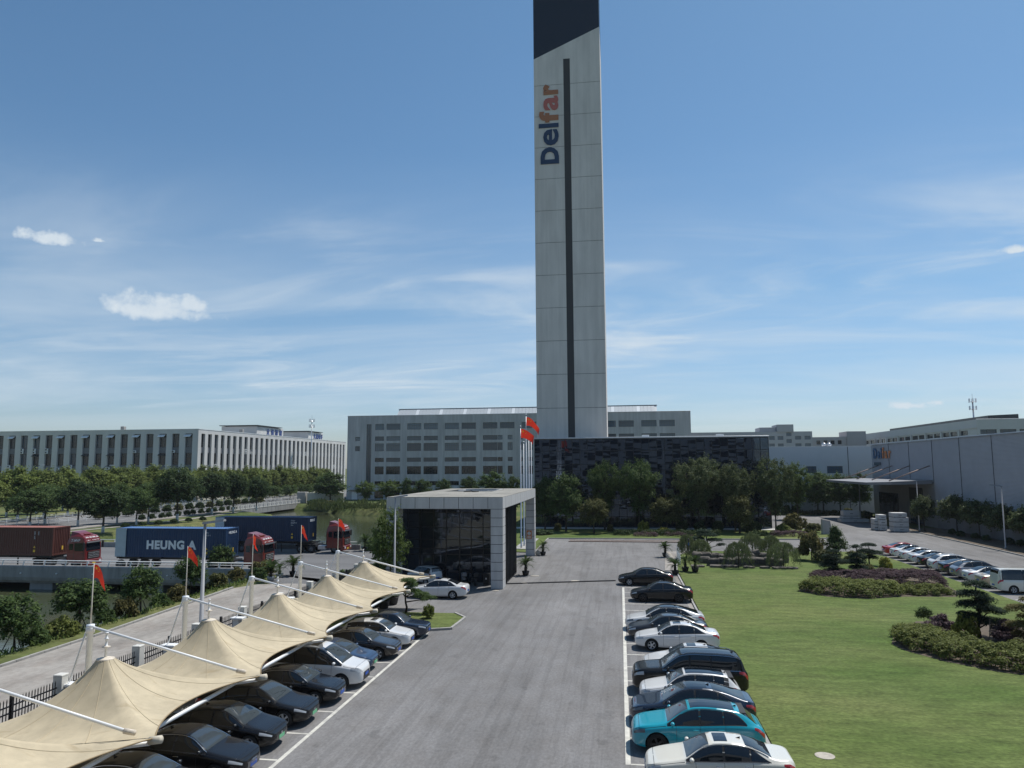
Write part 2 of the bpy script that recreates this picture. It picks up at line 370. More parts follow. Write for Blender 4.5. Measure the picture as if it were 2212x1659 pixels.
# the works yard and its access roads
struct('yard_road', MB().sheet([(-22.5, -12), (46, -12), (70, -12), (70, 60), (44.5, 60), (44.5, 161.4), (18, 161.4), (18, 128), (-22.5, 128)], 0.), M_YARD)
struct('service_path', MB().sheet([(-32.3, -12), (-22.75, -12), (-22.75, 64.4), (-29.6, 64.4), (-32.2, 63.6), (-33.2, 61.5), (-32.7, 52), (-32.3, 44)], 0.), M_PATH)
struct('truck_road', MB().prism([(-170, 69.6), (-33, 69.6), (-31.5, 64.4), (-20.6, 64.4), (-20.6, 62), (-22.6, 62), (-22.6, 92), (-170, 92)][::1], -.75, -.004), M_ROAD)
struct('main_road', MB().prism([(-117, 40), (-95.2, 40), (-95.2, 420), (-117, 420)], -.7, -.002), M_ROAD)
struct('pavement', MB().prism([(-95.1, 60), (-92.6, 60), (-92.6, 420), (-95.1, 420)], -.7, .10), M_PATH)
struct('pavement', MB().prism([(-123, 40), (-117.1, 40), (-117.1, 420), (-123, 420)], -.2, .10), M_PATH)
struct('footpath', MB().sheet([(-91.5, 112), (-90.2, 112), (-86.8, 140), (-89.5, 170), (-91, 170), (-88.3, 140)], -.03), M_PATH)

def stones(name, a, b, step, w, h, parent_z=0., M=None, kind='structure', dy=0):
    "a row of separate kerb stones from a to b"
    a = Vector((*a, 0)); b = Vector((*b, 0)); L = (b-a).length; n = max(1, round(L/step)); ang = math.atan2(b.y-a.y, b.x-a.x)
    root = bpy.data.objects.new(name, None); COL.objects.link(root); root.location = a; root.rotation_euler = (0, 0, ang); tag(root, kind=kind)
    me = MB().cbox(.006, L/n-.006, -w/2, w/2, -.05, h, .012).mesh('kerb_stone', M or M_KERB)
    for i in range(n):
        ob('kerb_stone', me, root, (i*L/n, random.uniform(-.006, .006), random.uniform(-.006, .004)))
    return root
random.seed(5)
# lawns with kerbs
def lawn(name, poly, h=.09, M=None):
    return struct(name, MB().prism(poly, -.05, h), M or M_LAWN)
lawn('lawn', [(5.30, -12), (29.3, -12), (29.2, 90.6), (27.2, 94.2), (8.2, 93), (6.3, 88), (5.40, 76)])
lawn('lawn', [(-21.5, 92.5), (-10.45, 90), (-10.45, 107.7), (25.5, 109.3), (29.6, 112.5), (31.2, 122), (29, 126.6), (25, 126.6), (25, 123.6), (-21, 123.6)])
lawn('lawn', [(18.2, 161.6), (50.8, 161.6), (50.8, 180), (18.2, 180)])
lawn('lawn', [(-12.3, 47.1), (-10.95, 47.7), (-10.75, 51), (-11.7, 52.4), (-17.2, 52.4), (-22.3, 52.4), (-22.3, 47.1)])
lawn('planting_strip', [(44.75, 60), (50.9, 60), (50.9, 130), (44.75, 130)], .08, M_SOIL)
lawn('planting_strip', [(45.0, 144), (50.9, 144), (50.9, 161.5), (45, 161.5)], .08, M_WILD)
lawn('river_verge', [(-34.3, -12), (-32.6, -12), (-32.6, 44), (-33.0, 52), (-33.5, 61.5), (-34.4, 62)], .03, M_WILD)
stones('lawn_kerb', (5.22, 18), (5.22, 75), 1., .14, .12)
stones('lawn_kerb', (5.32, 76), (6.25, 88), 1., .14, .12)
stones('lawn_kerb', (-10.37, 90), (-10.37, 107.6), 1., .15, .14)
stones('lawn_kerb', (-10.3, 107.62), (25.5, 109.22), 1., .15, .14)
stones('lawn_kerb', (25.5, 109.22), (29.7, 112.45), 1., .15, .14)
stones('lawn_kerb', (8.2, 93.08), (27.2, 94.28), 1., .15, .13)
stones('island_kerb', (-10.87, 47.6), (-10.67, 51), .8, .16, .15)
stones('island_kerb', (-22.3, 47.0), (-12.3, 47.0), .8, .16, .15)
stones('island_kerb', (-12.25, 47.02), (-10.87, 47.62), .8, .16, .15)
stones('island_kerb', (-10.67, 51), (-11.7, 52.48), .8, .16, .15)
stones('path_kerb', (-32.42, 22), (-32.42, 44), 1., .14, .12)
stones('path_kerb', (-32.42, 44), (-32.85, 52), 1., .14, .12)
stones('path_kerb', (-32.85, 52), (-33.35, 61.5), 1., .14, .12)
stones('roadside_kerb', (44.66, 70), (44.66, 130), 1., .14, .13)
struct('gutter', MB().sheet([(4.80, -12), (5.14, -12), (5.14, 75.5), (4.80, 75.5)], .004), M_PATH)
struct('walkway', MB().prism([(-21, 123.7), (25, 123.7), (25, 126.4), (-21, 126.4)], -.05, .14), mat('pale_paving', (.50, .49, .46), .8, var=.1, scale=2))
struct('paved_pad', MB().prism([(4.2, 76.2), (5.3, 76.2), (6.0, 88), (8, 93), (5.2, 93)], -.05, .05), M_PATH)

# painted parking lines
def line(x0, x1, y0, y1, z=.005): return MB().sheet([(x0, y0), (x1, y0), (x1, y1), (x0, y1)], z)
def lines(name, label, rects):
    root = bpy.data.objects.new(name, None); COL.objects.link(root); tag(root, kind='structure')
    for r in rects: line(*r).build('painted_line', M_LINE, root)
LBAY = [20.9, 23.5, 26.1, 28.72, 31.35, 34.0, 36.62, 39.32, 41.87, 44.42, 46.7]
lines('parking_lines', '', [(-12.24, -12.08, 5, 46.7)]+[(-17.6, -12.25, y-.055, y+.055) for y in LBAY])
RBAY = [27.34]+[27.34+2.545*k for k in range(1, 16)]
lines('parking_lines', '', [(-.02, .16, 27.3, 65.5)]+[(.17, 4.84, y-.055, y+.055) for y in RBAY])
lines('parking_lines', '', [(29.7, 34.6, y-.055, y+.055) for y in (63.0, 65.5, 67.9, 70.3, 72.8, 75.25, 77.7, 80.3, 82.75, 85.4, 87.95, 90.6)])
lines('road_markings', '', [(-106.1, -105.95, 60+6*k, 63+6*k) for k in range(45)]+[(-96.3, -96.15, 60, 400), (-116, -115.85, 60, 400), (-100.9, -100.75, 61, 400)])
def track():
    M = mat('rust_rail', (.24, .15, .11), .7, var=.3, scale=3)
    t = thing('sliding_gate_track', 'pair of long rusty and white rails lying across the far end of the yard road', 'gate track', (0, 0, 0))
    for y, h, m_ in ((103.7, .14, M), (104.3, .10, M_WHITE), (105.2, .12, M)): MB().cbox(-7.2, 7.8, y, y+.22, .003, h, .02).build('rail', m_, t)
    d = thing('gate_rail', 'thin dark rail crossing the yard road beside the gatehouse', 'rail', (0, 0, 0))
    MB().tube([(-10.2, 66.1, .05), (-5.3, 67.6, .05), (-.6, 69.0, .05)], .06, 6).build('rail', M_BLACK, d)
track()
def manhole(x, y, r, label, M):
    o = MB().lathe([(r, .0), (r, .012), (r*.93, .02), (r*.9, .016), (.01, .018)], 20).build('manhole_cover', M, None, False, (x, y, .003))
    tag(o, label, 'manhole cover')
M_LID = mat('lid_concrete', (.42, .38, .32), .85, var=.2, scale=6)
manhole(6.95, 28.75, .34, 'round pale concrete cover in the lawn near the white sedan', M_LID); bpy.data.objects['manhole_cover'].location.z = .092
manhole(-4.2, 68.6, .4, 'round pale cover in the middle of the yard road past the gate rail', M_LID)
manhole(-8.6, 66.9, .42, 'round pale cover in the yard road next to the gatehouse glass', M_LID)
for x, y, w, l, s in ((-10.7, 62.6, .9, .35, 'thin pale drain slab at the foot of the near gatehouse pillar'), (-8.2, 71.2, .8, .4, 'pale drain slab beside the big potted sago palm')):
    tag(MB().cbox(-w/2, w/2, -l/2, l/2, 0, .03, .01).build('drain_slab', M_LID, None, False, (x, y, .003)), s, 'drain cover')
# ------------------------------------------------------------------ truck bridge
def truck_bridge():
    t = thing('bridge', 'weathered concrete road bridge with pipe handrail carrying the container trucks', 'bridge', (0, 0, 0))
    # near parapet beam in cast segments
    x = -86.
    k = 0
    while x < -34.5:
        e = min(x+4.0, -33.2)
        b = MB(); y = 68.6
        b.add([(x+.01, y, -.85), (e-.01, y, -.85), (e-.01, y-.12, -.5), (x+.01, y-.12, -.5), (x+.01, y-.12, .55), (e-.01, y-.12, .55), (e-.01, y, .66), (x+.01, y, .66)], [(0, 1, 2, 3), (3, 2, 5, 4), (4, 5, 6, 7)])
        b.add([(x+.01, y+.32, -.85), (e-.01, y+.32, -.85), (e-.01, y+.32, .66), (x+.01, y+.32, .66)], [(3, 2, 1, 0)])
        b.add([(x+.01, y, .66), (e-.01, y, .66), (e-.01, y+.32, .66), (x+.01, y+.32, .66)], [(0, 1, 2, 3)])
        b.add([(x+.01, y, -.85), (e-.01, y, -.85), (e-.01, y+.32, -.85), (x+.01, y+.32, -.85)], [(3, 2, 1, 0)])
        b.build('parapet_segment', M_CONCD, t); 
        o = MB().lathe([(.07, 0), (.07, .12), (.05, .13)], 8, axis='y').build('drain_spout', M_WHITE, t, True, ((x+e)/2, y-.24, -.1))
        x += 4.0
    for z, r in ((1.14, .05), (.92, .025)): MB().tube([(-86, 68.72, z), (-33.4, 68.72, z)], r, 8).build('handrail', M_WHITE, t, True)
    pm = MB(); pm.add([(-.03, 0, .62), (.09, 0, .62), (.20, 0, 1.1), (.12, 0, 1.16), (-.03, .06, .62), (.09, .06, .62), (.20, .06, 1.1), (.12, .06, 1.16)], [(0, 1, 2, 3), (7, 6, 5, 4), (0, 4, 5, 1), (1, 5, 6, 2), (2, 6, 7, 3), (3, 7, 4, 0)])
    me = pm.mesh('rail_post', M_WHITE)
    for k in range(22): ob('rail_post', me, t, (-86+k*2.36, 68.66, 0))
    MB().box(-84, -35, 68.95, 91.5, -1.1, -.76).build('deck_beam', M_CONCD, t)
    for px in (-58.3, -46.2, -70): 
        MB().cbox(px-1.3, px+1.3, 69.2, 91, -1.9, -1.12, .05).build('pier_cap', M_CONCD, t)
        MB().cbox(px-.6, px+.6, 69.6, 90.6, -4.5, -1.91, .05).build('pier', M_CONCD, t)
    w = thing('parapet_wall', 'low concrete wall along the far side of the truck road', 'wall', (0, 0, 0))
    for k in range(12): MB().cbox(-95+k*5.2+.015, -95+(k+1)*5.2-.015, 91.3, 91.6, -.9, .62, .03).build('wall_segment', M_CONCD, w)
    MB().tube([(-95, 91.45, .95), (-33, 91.45, .95)], .04, 6).build('handrail', M_WHITE, w, True)
    for k in range(20): MB().box(-94.5+k*3.1, -94.42+k*3.1, 91.42, 91.48, .6, .95).build('rail_post', M_WHITE, w)
truck_bridge()

def balustrade(name, label, a, b, n, h, z0=0.1, beam=True):
    "white stone balustrade with posts and carved panels"
    t = thing(name, label, 'balustrade', (0, 0, 0)); a = Vector(a); b = Vector(b); d = (b-a)/n; u = d.normalized(); w = Vector((-u.y, u.x, 0))*.09
    M = mat('white_stone', (.52, .52, .50), .8, var=.12, scale=1.5)
    def bar(p, q, z, hh, ww=1.):
        vs = [p-w*ww, q-w*ww, q+w*ww, p+w*ww]; return MB().add([(v.x, v.y, z) for v in vs]+[(v.x, v.y, z+hh) for v in vs], [(3, 2, 1, 0), (4, 5, 6, 7), (0, 1, 5, 4), (1, 2, 6, 5), (2, 3, 7, 6), (3, 0, 4, 7)])
    for i in range(n):
        p = a+d*i; bar(p-u*.11, p+u*.11, z0, h+.18, 1.3).build('post', M, t)
        bar(p+u*.13, p+d-u*.13, z0+.02, .28, .6).build('lower_panel', M, t)
        bar(p+u*.13, p+d-u*.13, z0+h-.22, .16, .8).build('top_rail', M, t)
        bar(p+d*.5-u*.25, p+d*.5+u*.25, z0+.31, h-.55, .6).build('baluster', M, t)
    if beam: bar(a-u, b+u, -1.25, 1.2, 1.1).build('edge_beam', M_CONCD, t)
balustrade('bridge_balustrade', 'white stone balustrade along the near side of the far road bridge', (-92.5, 168, 0), (-92.5, 209, 0), 17, 1.15)
balustrade('bridge_balustrade', 'white stone balustrade along the far side of the far road bridge', (-118.5, 168, 0), (-118.5, 209, 0), 17, 1.15, beam=False)
MBk = MB(); MBk.cbox(-94, -91.5, 208.5, 211, -3, 3.2, .05)
tag(MBk.build('bridge_end_block', M_CONC), 'tall pale concrete block at the far end of the balustraded bridge', 'concrete block')
tag(MB().cbox(-91.2, -80, 209.2, 209.7, -3, 3.0, .05).build('retaining_wall', mat('cream_wall', (.55, .54, .47), .85, var=.1, scale=.6)), 'cream garden wall between the bridge end and the tall works building', 'wall')
tag(MB().cbox(-102, -99.5, 186, 188, -3.5, -.72, .05).build('bridge_pier', M_CONCD), 'concrete pier under the balustraded bridge', 'bridge pier')
def guard_rail(name, label, x, y0, y1, step, h):
    t = thing(name, label, 'guard rail', (x, y0, 0)); n = int((y1-y0)/step)
    me = MB().cbox(-.04, .04, -.04, .04, 0, h, .01).mesh('post', M_WHITE); L = n*step
    for i in range(n+1): ob('post', me, t, (0, i*step, 0))
    for z in (.35, .62, h-.08): MB().box(-.02, .02, 0, L, z, z+.06).build('rail', M_WHITE, t)
    return t
guard_rail('guard_rail', 'white metal barrier in the middle of the far road on the left', -106.6, 110, 330, 2.5, 1.0)
guard_rail('guard_rail', 'white metal barrier along the far kerb of the road on the left', -117.3, 112, 330, 2.5, .95)

# ------------------------------------------------------------------ buildings
def wall_open(mb, x0, x1, z0, z1, openings, depth, y=0., mi=0, flip=False):
    "wall sheet in the xz plane at y with real openings and reveals of the given depth (towards +y)"
    xs = sorted({x0, x1, *[o[0] for o in openings], *[o[1] for o in openings]}); zs = sorted({z0, z1, *[o[2] for o in openings], *[o[3] for o in openings]})
    cells = {}
    for a, b in zip(xs, xs[1:]):
        if b-a < 1e-5: continue
        cx = (a+b)/2; run = None
        for c, d in zip(zs, zs[1:]):
            cz = (c+d)/2; inside = any(o[0] < cx < o[1] and o[2] < cz < o[3] for o in openings)
            if inside:
                if run: mb.add([(a, y, run[0]), (b, y, run[0]), (b, y, run[1]), (a, y, run[1])], [(0, 1, 2, 3)], mi); run = None
            else: run = (run[0], d) if run else (c, d)
        if run: mb.add([(a, y, run[0]), (b, y, run[0]), (b, y, run[1]), (a, y, run[1])], [(0, 1, 2, 3)], mi)
    for a, b, c, d in openings:
        Y = y+depth
        mb.add([(a, y, c), (b, y, c), (b, y, d), (a, y, d), (a, Y, c), (b, Y, c), (b, Y, d), (a, Y, d)], [(0, 4, 5, 1), (1, 5, 6, 2), (2, 6, 7, 3), (3, 7, 4, 0)], mi)
    return mb
WIN = {}
def window_mesh(w, h, nx, zbars, frame=.06, M=None):
    key = (round(w, 2), round(h, 2), nx, tuple(zbars), frame)
    if key not in WIN:
        b = MB(); t = frame
        b.box(0, w, 0, .08, 0, t); b.box(0, w, 0, .08, h-t, h); b.box(0, t, 0, .08, t, h-t); b.box(w-t, w, 0, .08, t, h-t)
        for i in range(1, nx): b.box(w*i/nx-t*.45, w*i/nx+t*.45, .005, .075, t, h-t)
        for z in zbars: b.box(t, w-t, .008, .07, h*z-t*.45, h*z+t*.45)
        p = MB().add([(t, .045, t), (w-t, .045, t), (w-t, .045, h-t), (t, .045, h-t)], [(0, 1, 2, 3)])
        WIN[key] = (b.mesh('window', M_DKMET), p.mesh('pane', None))
    return WIN[key]
def window(parent, x, y, z, w, h, nx, zbars, pane, frame=.06, rotz=0., fm=None):
    a, b = window_mesh(w, h, nx, zbars, frame)
    o = ob('window', a, parent, (x, y, z), rotz)
    if fm: setmat(o, fm)
    p = ob('pane', b, o)
    if not p.data.materials: p.data.materials.append(pane)
    if p.data.materials[0] != pane: setmat(p, pane)
    return o
G_BLUE = glassmat('window_glass_blue', (.065, .110, .155), .06, .15, .8, .6)
G_DARK = glassmat('window_glass_dark', (.010, .013, .019), .06, .12, .8, .45)
G_GREY = glassmat('window_glass_grey', (.045, .065, .09), .10, .15, .6, .5)

G_BLUE2 = glassmat('window_glass_pale', (.075, .105, .135), .12, .15, .7, .5)
def central_building():
    X0, X1, Y, H = -88, 21.8, 232.6, 27.0
    t = thing('factory_building', 'long six storey pale grey factory block behind the dark glass building', 'building', (0, Y, 0))
    cols = []; x = -78.6
    cols.append((-78.6, -75.6))
    for k in range(9):
        a = -74.8+k*12.45; cols.append((a, a+4.65)) ; b = a+6.95
        if k < 8: cols.append((b, b+4.65))
    rows = [(22.45, 24.4), (18.9, 20.3), (15.55, 18.0), (12.05, 13.35), (8.05, 10.6), (4.5, 5.85), (.3, 2.9)]
    cols = [c for c in cols if c[1] < X1-2]
    ops = []; small = []
    for c in cols:
        for i, r in enumerate(rows):
            if -39 < c[0] < -14 and i > 0: continue
            if c[0] > -20 and i > 2: continue
            ops.append((c[0], c[1], r[0], r[1], i))
    for k in range(7):      # narrow windows of the projecting bay
        a = -38.2+k*3.2
        for i, r in enumerate(rows[1:5], 1): small.append((a, a+1.55, r[0], r[1], i))
    extra = [(-85.3, -83.7, 18.9, 20.2, 1), (-85.3, -83.7, 15.6, 17.2, 1)]
    stair = (-81.5, -79.9, .3, 24.3, 9)
    allo = ops+small+extra+[stair]
    b = wall_open(MB(), X0, X1, 0, H, [o[:4] for o in allo], .32)
    b.add([(X0, 0, 0), (X0, 60, 0), (X0, 60, H), (X0, 0, H)], [(3, 2, 1, 0)]); b.add([(X1, 0, 0), (X1, 60, 0), (X1, 60, H), (X1, 0, H)], [(0, 1, 2, 3)])
    b.add([(X0, 60, 0), (X1, 60, 0), (X1, 60, H), (X0, 60, H)], [(3, 2, 1, 0)]); b.add([(X0, .3, H-.8), (X1, .3, H-.8), (X1, 60, H-.8), (X0, 60, H-.8)], [(0, 1, 2, 3)])
    Mw = layered('factory_wall', (.52, .515, .52), [((.35, .35, .10), 5, .90, 1.05, .35, .65), ((1.3, 1.3, .09), 6, .86, 1.02, .42, .6)], .9, .1, 10)
    b.build('wall', Mw, t)
    MB().cbox(X0-.12, X1+.12, -.12, .35, H+.001, H+.16, .04).build('coping', M_STEEL, t)
    rg = random.Random(4)
    for o in ops+small+extra:
        w, h, i = o[1]-o[0], o[3]-o[2], o[4]
        nx = max(2, round(w/.78)) if i < 4 or w < 2 else max(2, round(w/.95))
        window(t, o[0], .22, o[2], w, h, nx if w > 2 else 2, (.68,) if h > 1.5 and i < 4 else (), rg.choice((G_BLUE, G_BLUE, G_GREY, G_BLUE2)) if i < 3 else (rg.choice((G_GREY, G_DARK)) if i == 3 else G_DARK), .09)
        if w > 2 and i in (0, 2): MB().cbox(o[0]-.06, o[1]+.06, -.07, .0, o[2]-.1, o[2]-.005, .02).build('sill', Mw, t)
    window(t, stair[0], .22, stair[2], 1.6, 24, 2, tuple(k/14 for k in range(1, 14)), G_GREY, .09)
    # pilasters and floor bands that stand proud of the wall
    for k in range(7):
        a = -75.2+k*12.45
        MB().box(a+5.5, a+6.9, -.10, -.003, 3.2, 24.9).build('pilaster', Mw, t)
    MB().cbox(-39.2, -14.5, -.9, -.004, 0, 21.4, .05).build('projecting_bay', Mw, t) if False else None
    # roof monitor: glazed shed along the roof
    m = MB(); m.add([(-73, 4.5, H-.7), (12, 4.5, H-.7), (12, 8, H+2.6), (-73, 8, H+2.6), (-73, 30, H-.7), (12, 30, H-.7), (12, 30, H+2.6), (-73, 30, H+2.6)], [(0, 1, 2, 3), (3, 2, 6, 7), (1, 5, 6, 2), (0, 3, 7, 4)])
    m.build('roof_monitor', mat('monitor_sheet', (.60, .62, .62), .5, var=.05, scale=1), t)
    x = -72.6; k = 0
    while x < 11:
        wdt = 1.15; M = mat('monitor_light', (.78, .80, .80), .4) if k % 7 == 5 else mat('monitor_panel', (.52, .55, .56), .45)
        MB().add([(x+.03, 4.42, H-.6), (x+wdt-.03, 4.42, H-.6), (x+wdt-.03, 7.72, H+2.5), (x+.03, 7.72, H+2.5)], [(0, 1, 2, 3)]).build('monitor_panel', M, t); x += wdt; k += 1
    MB().box(-73.2, 12.2, 7.75, 30.2, H+2.61, H+2.75).build('monitor_roof', M_DKMET, t)
    d = MB(); d.box(-87.2, -83.2, -1.6, -.004, 3.1, 3.35); d.build('door_canopy', Mw, t)
    MB().box(-86.2, -84.4, -.05, -.004, 0, 2.5).build('door', M_WHITE, t)
central_building()

def tower():
    X0, X1, Y, D = -14.45, -2.1, 131., 12.
    t = thing('lift_test_tower', 'very tall slim grey tower with dark vertical slit and slanted dark top', 'tower', (0, Y, 0))
    Mp = layered('tower_panel', (.67, .635, .595), [((.4, .4, .12), 6, .90, 1.05, .35, .65), ((1.6, 1.6, .05), 5, .93, 1.01, .40, .58)], .75, .06, 10)
    Md = mat('tower_dark_glass', (.012, .014, .020), .22, spec=.6, var=.2, scale=.6)
    zt = 118.; MB().box(X0+.05, X1-.05, .05, D, 10, zt-.1).build('core', mat('tower_joint', (.05, .05, .052), .8), t)
    sL, sR = X0+5.55, X0+6.78
    # level lines
    zs = [14.0, 20.6]+[20.6+6.05*k for k in range(1, 12)]
    slant = lambda x: 86.4+(x-X0)/(X1-X0)*5.4
    g = .035
    for i in range(len(zs)):
        for a, b, c in ((X0, sL, 0), (sR, X1, 1)):
            z0 = zs[i]+g; z1 = zs[i+1]-g if i+1 < len(zs) else None
            if i == len(zs)-1: continue
            if z0 > 86: continue
            za, zb = (z1, z1)
            if z1 > 85.5: za, zb = slant(a), slant(b)
            if z0 > 84 and c == 0: pass
            MB().add([(a, 0, z0), (b, 0, z0), (b, 0, zb), (a, 0, za), (a, .05, z0), (b, .05, z0), (b, .05, zb), (a, .05, za)], [(0, 1, 2, 3), (0, 4, 5, 1), (1, 5, 6, 2), (2, 6, 7, 3), (3, 7, 4, 0)]).build('cladding_panel', Mp, t)
    MB().add([(sL, 0, 86.06), (sR, 0, 86.06), (sR, 0, slant(sR)), (sL, 0, slant(sL)), (sL, .05, 86.06), (sR, .05, 86.06)], [(0, 1, 2, 3), (0, 4, 5, 1)]).build('cladding_panel', Mp, t)
    for i in range(len(zs)-1):
        z0, z1 = zs[i]+g, min(zs[i+1]-g, 86.0)
        if z0 < 86: MB().box(sL+.02, sR-.02, .12, .14, z0, z1).build('slit_glazing', Md, t)
    MB().box(X0+.05, X1-.05, -.001, .04, 13.9, 15.2).build('base_band', Mp, t) if False else None
    MB().add([(X0, 0, slant(X0)+g), (X1, 0, slant(X1)+g), (X1, 0, zt), (X0, 0, zt), (X0, D+.01, slant(X0)), (X1, D+.01, slant(X1)), (X1, D+.01, zt), (X0, D+.01, zt)], [(0, 1, 2, 3), (1, 5, 6, 2), (2, 6, 7, 3), (3, 7, 4, 0)]).build('crown', Md, t)
    for x in (X0, X1): MB().box(x if x == X0 else x-.049, x+.049 if x == X0 else x, .051, D, 13, slant(x)).build('side_cladding', Mp, t)
    # sign, letters run up the face
    s = thing('tower_sign', 'vertical company lettering in dark blue and orange high on the tower', 'sign', (0, Y-.01, 0))
    blue = mat('sign_blue', (.012, .038, .095), .5); orange = mat('sign_orange', (.38, .15, .065), .5); red = mat('sign_red', (.46, .13, .10), .5)
    fit = {'D': (65.75, 68.95, 3.4), 'e': (69.3, 72.45, 2.88), 'l': (72.75, 73.55, 3.7), 'f': (73.8, 75.9, 3.6), 'a': (76.1, 78.9, 2.8), 'r': (79.2, 81.2, 2.8)}
    for ch, M in zip('Delfar', (blue, blue, blue, orange, red, orange)):
        me = text_mesh(ch, 4., .06, M, {'e': .022, 'a': .026}.get(ch, .045)); z0, z1, hh = fit[ch]
        vx = [v.co.x for v in me.vertices]; vy = [v.co.y for v in me.vertices]; sx, sy = (z1-z0)/(max(vx)-min(vx)), hh/(max(vy)-min(vy))
        for v in me.vertices: v.co.x = (v.co.x-min(vx))*sx; v.co.y = (v.co.y-min(vy))*sy
        o = ob('letter', me, s); o.matrix_local = face_matrix((-9.9, -.075, z0), (0, 0, 1), (-1, 0, 0))
tower()

def glass_building():
    X0, X1, Y, H = -14.4, 24.2, 126.7, 15.0
    t = thing('glass_building', 'low dark building with mirrored curtain wall at the foot of the tower', 'building', (0, Y, 0))
    M_F = mat('curtain_frame', (.015, .016, .019), .35)
    MB().box(X0+.1, X1-.1, .6, 34, 0, H-.2).build('inner_shell', mat('dark_interior', (.02, .02, .022), .9), t)
    MB().box(X0-.1, X1+.1, .1, 34.2, H-.19, H+.02).build('roof', M_CONC, t)
    MB().cbox(X0-.15, X1+.15, -.12, .25, H+.021, H+.20, .03).build('coping', M_STEEL, t)
    zs = [0, 1.9, 3.9, 6.8, 9.62, 10.6, 12.9, H-.12]; n = 30; w = (X1-X0)/n
    for z in zs: MB().box(X0, X1, -.05, .12, z-.05, z+.05).build('transom', M_F, t)
    mm = MB().box(-.035, .035, -.09, .11, .03, H-.15).mesh('mullion', M_F)
    for i in range(n+1): ob('mullion', mm, t, (X0+i*w, 0, 0))
    g1 = glassmat('curtain_glass', (.008, .012, .020), .012, .55, .7, .85, tint=(.55, .70, .92)); g2 = glassmat('curtain_glass_light', (.010, .015, .024), .02, .7, .7, .95, tint=(.58, .72, .92))
    rg = random.Random(11)
    for j in range(len(zs)-1):
        h = zs[j+1]-zs[j]-.1
        me = MB().add([(-w/2+.036, 0, -h/2), (w/2-.036, 0, -h/2), (w/2-.036, 0, h/2), (-w/2+.036, 0, h/2)], [(0, 1, 2, 3)]).mesh('pane', g1)
        for i in range(n):
            o = ob('pane', me, t, (X0+(i+.5)*w, .03, (zs[j]+zs[j+1])/2))
            o.rotation_euler = (rg.gauss(0, .0022), 0, rg.gauss(0, .0012))
            if j >= 4 and rg.random() < .3: setmat(o, g2)
    for x in (3.8, 16.0): MB().cbox(x, x+1.2, .3, 1.2, H+.02, H+.5, .04).build('roof_vent', M_WHITE, t)
glass_building()

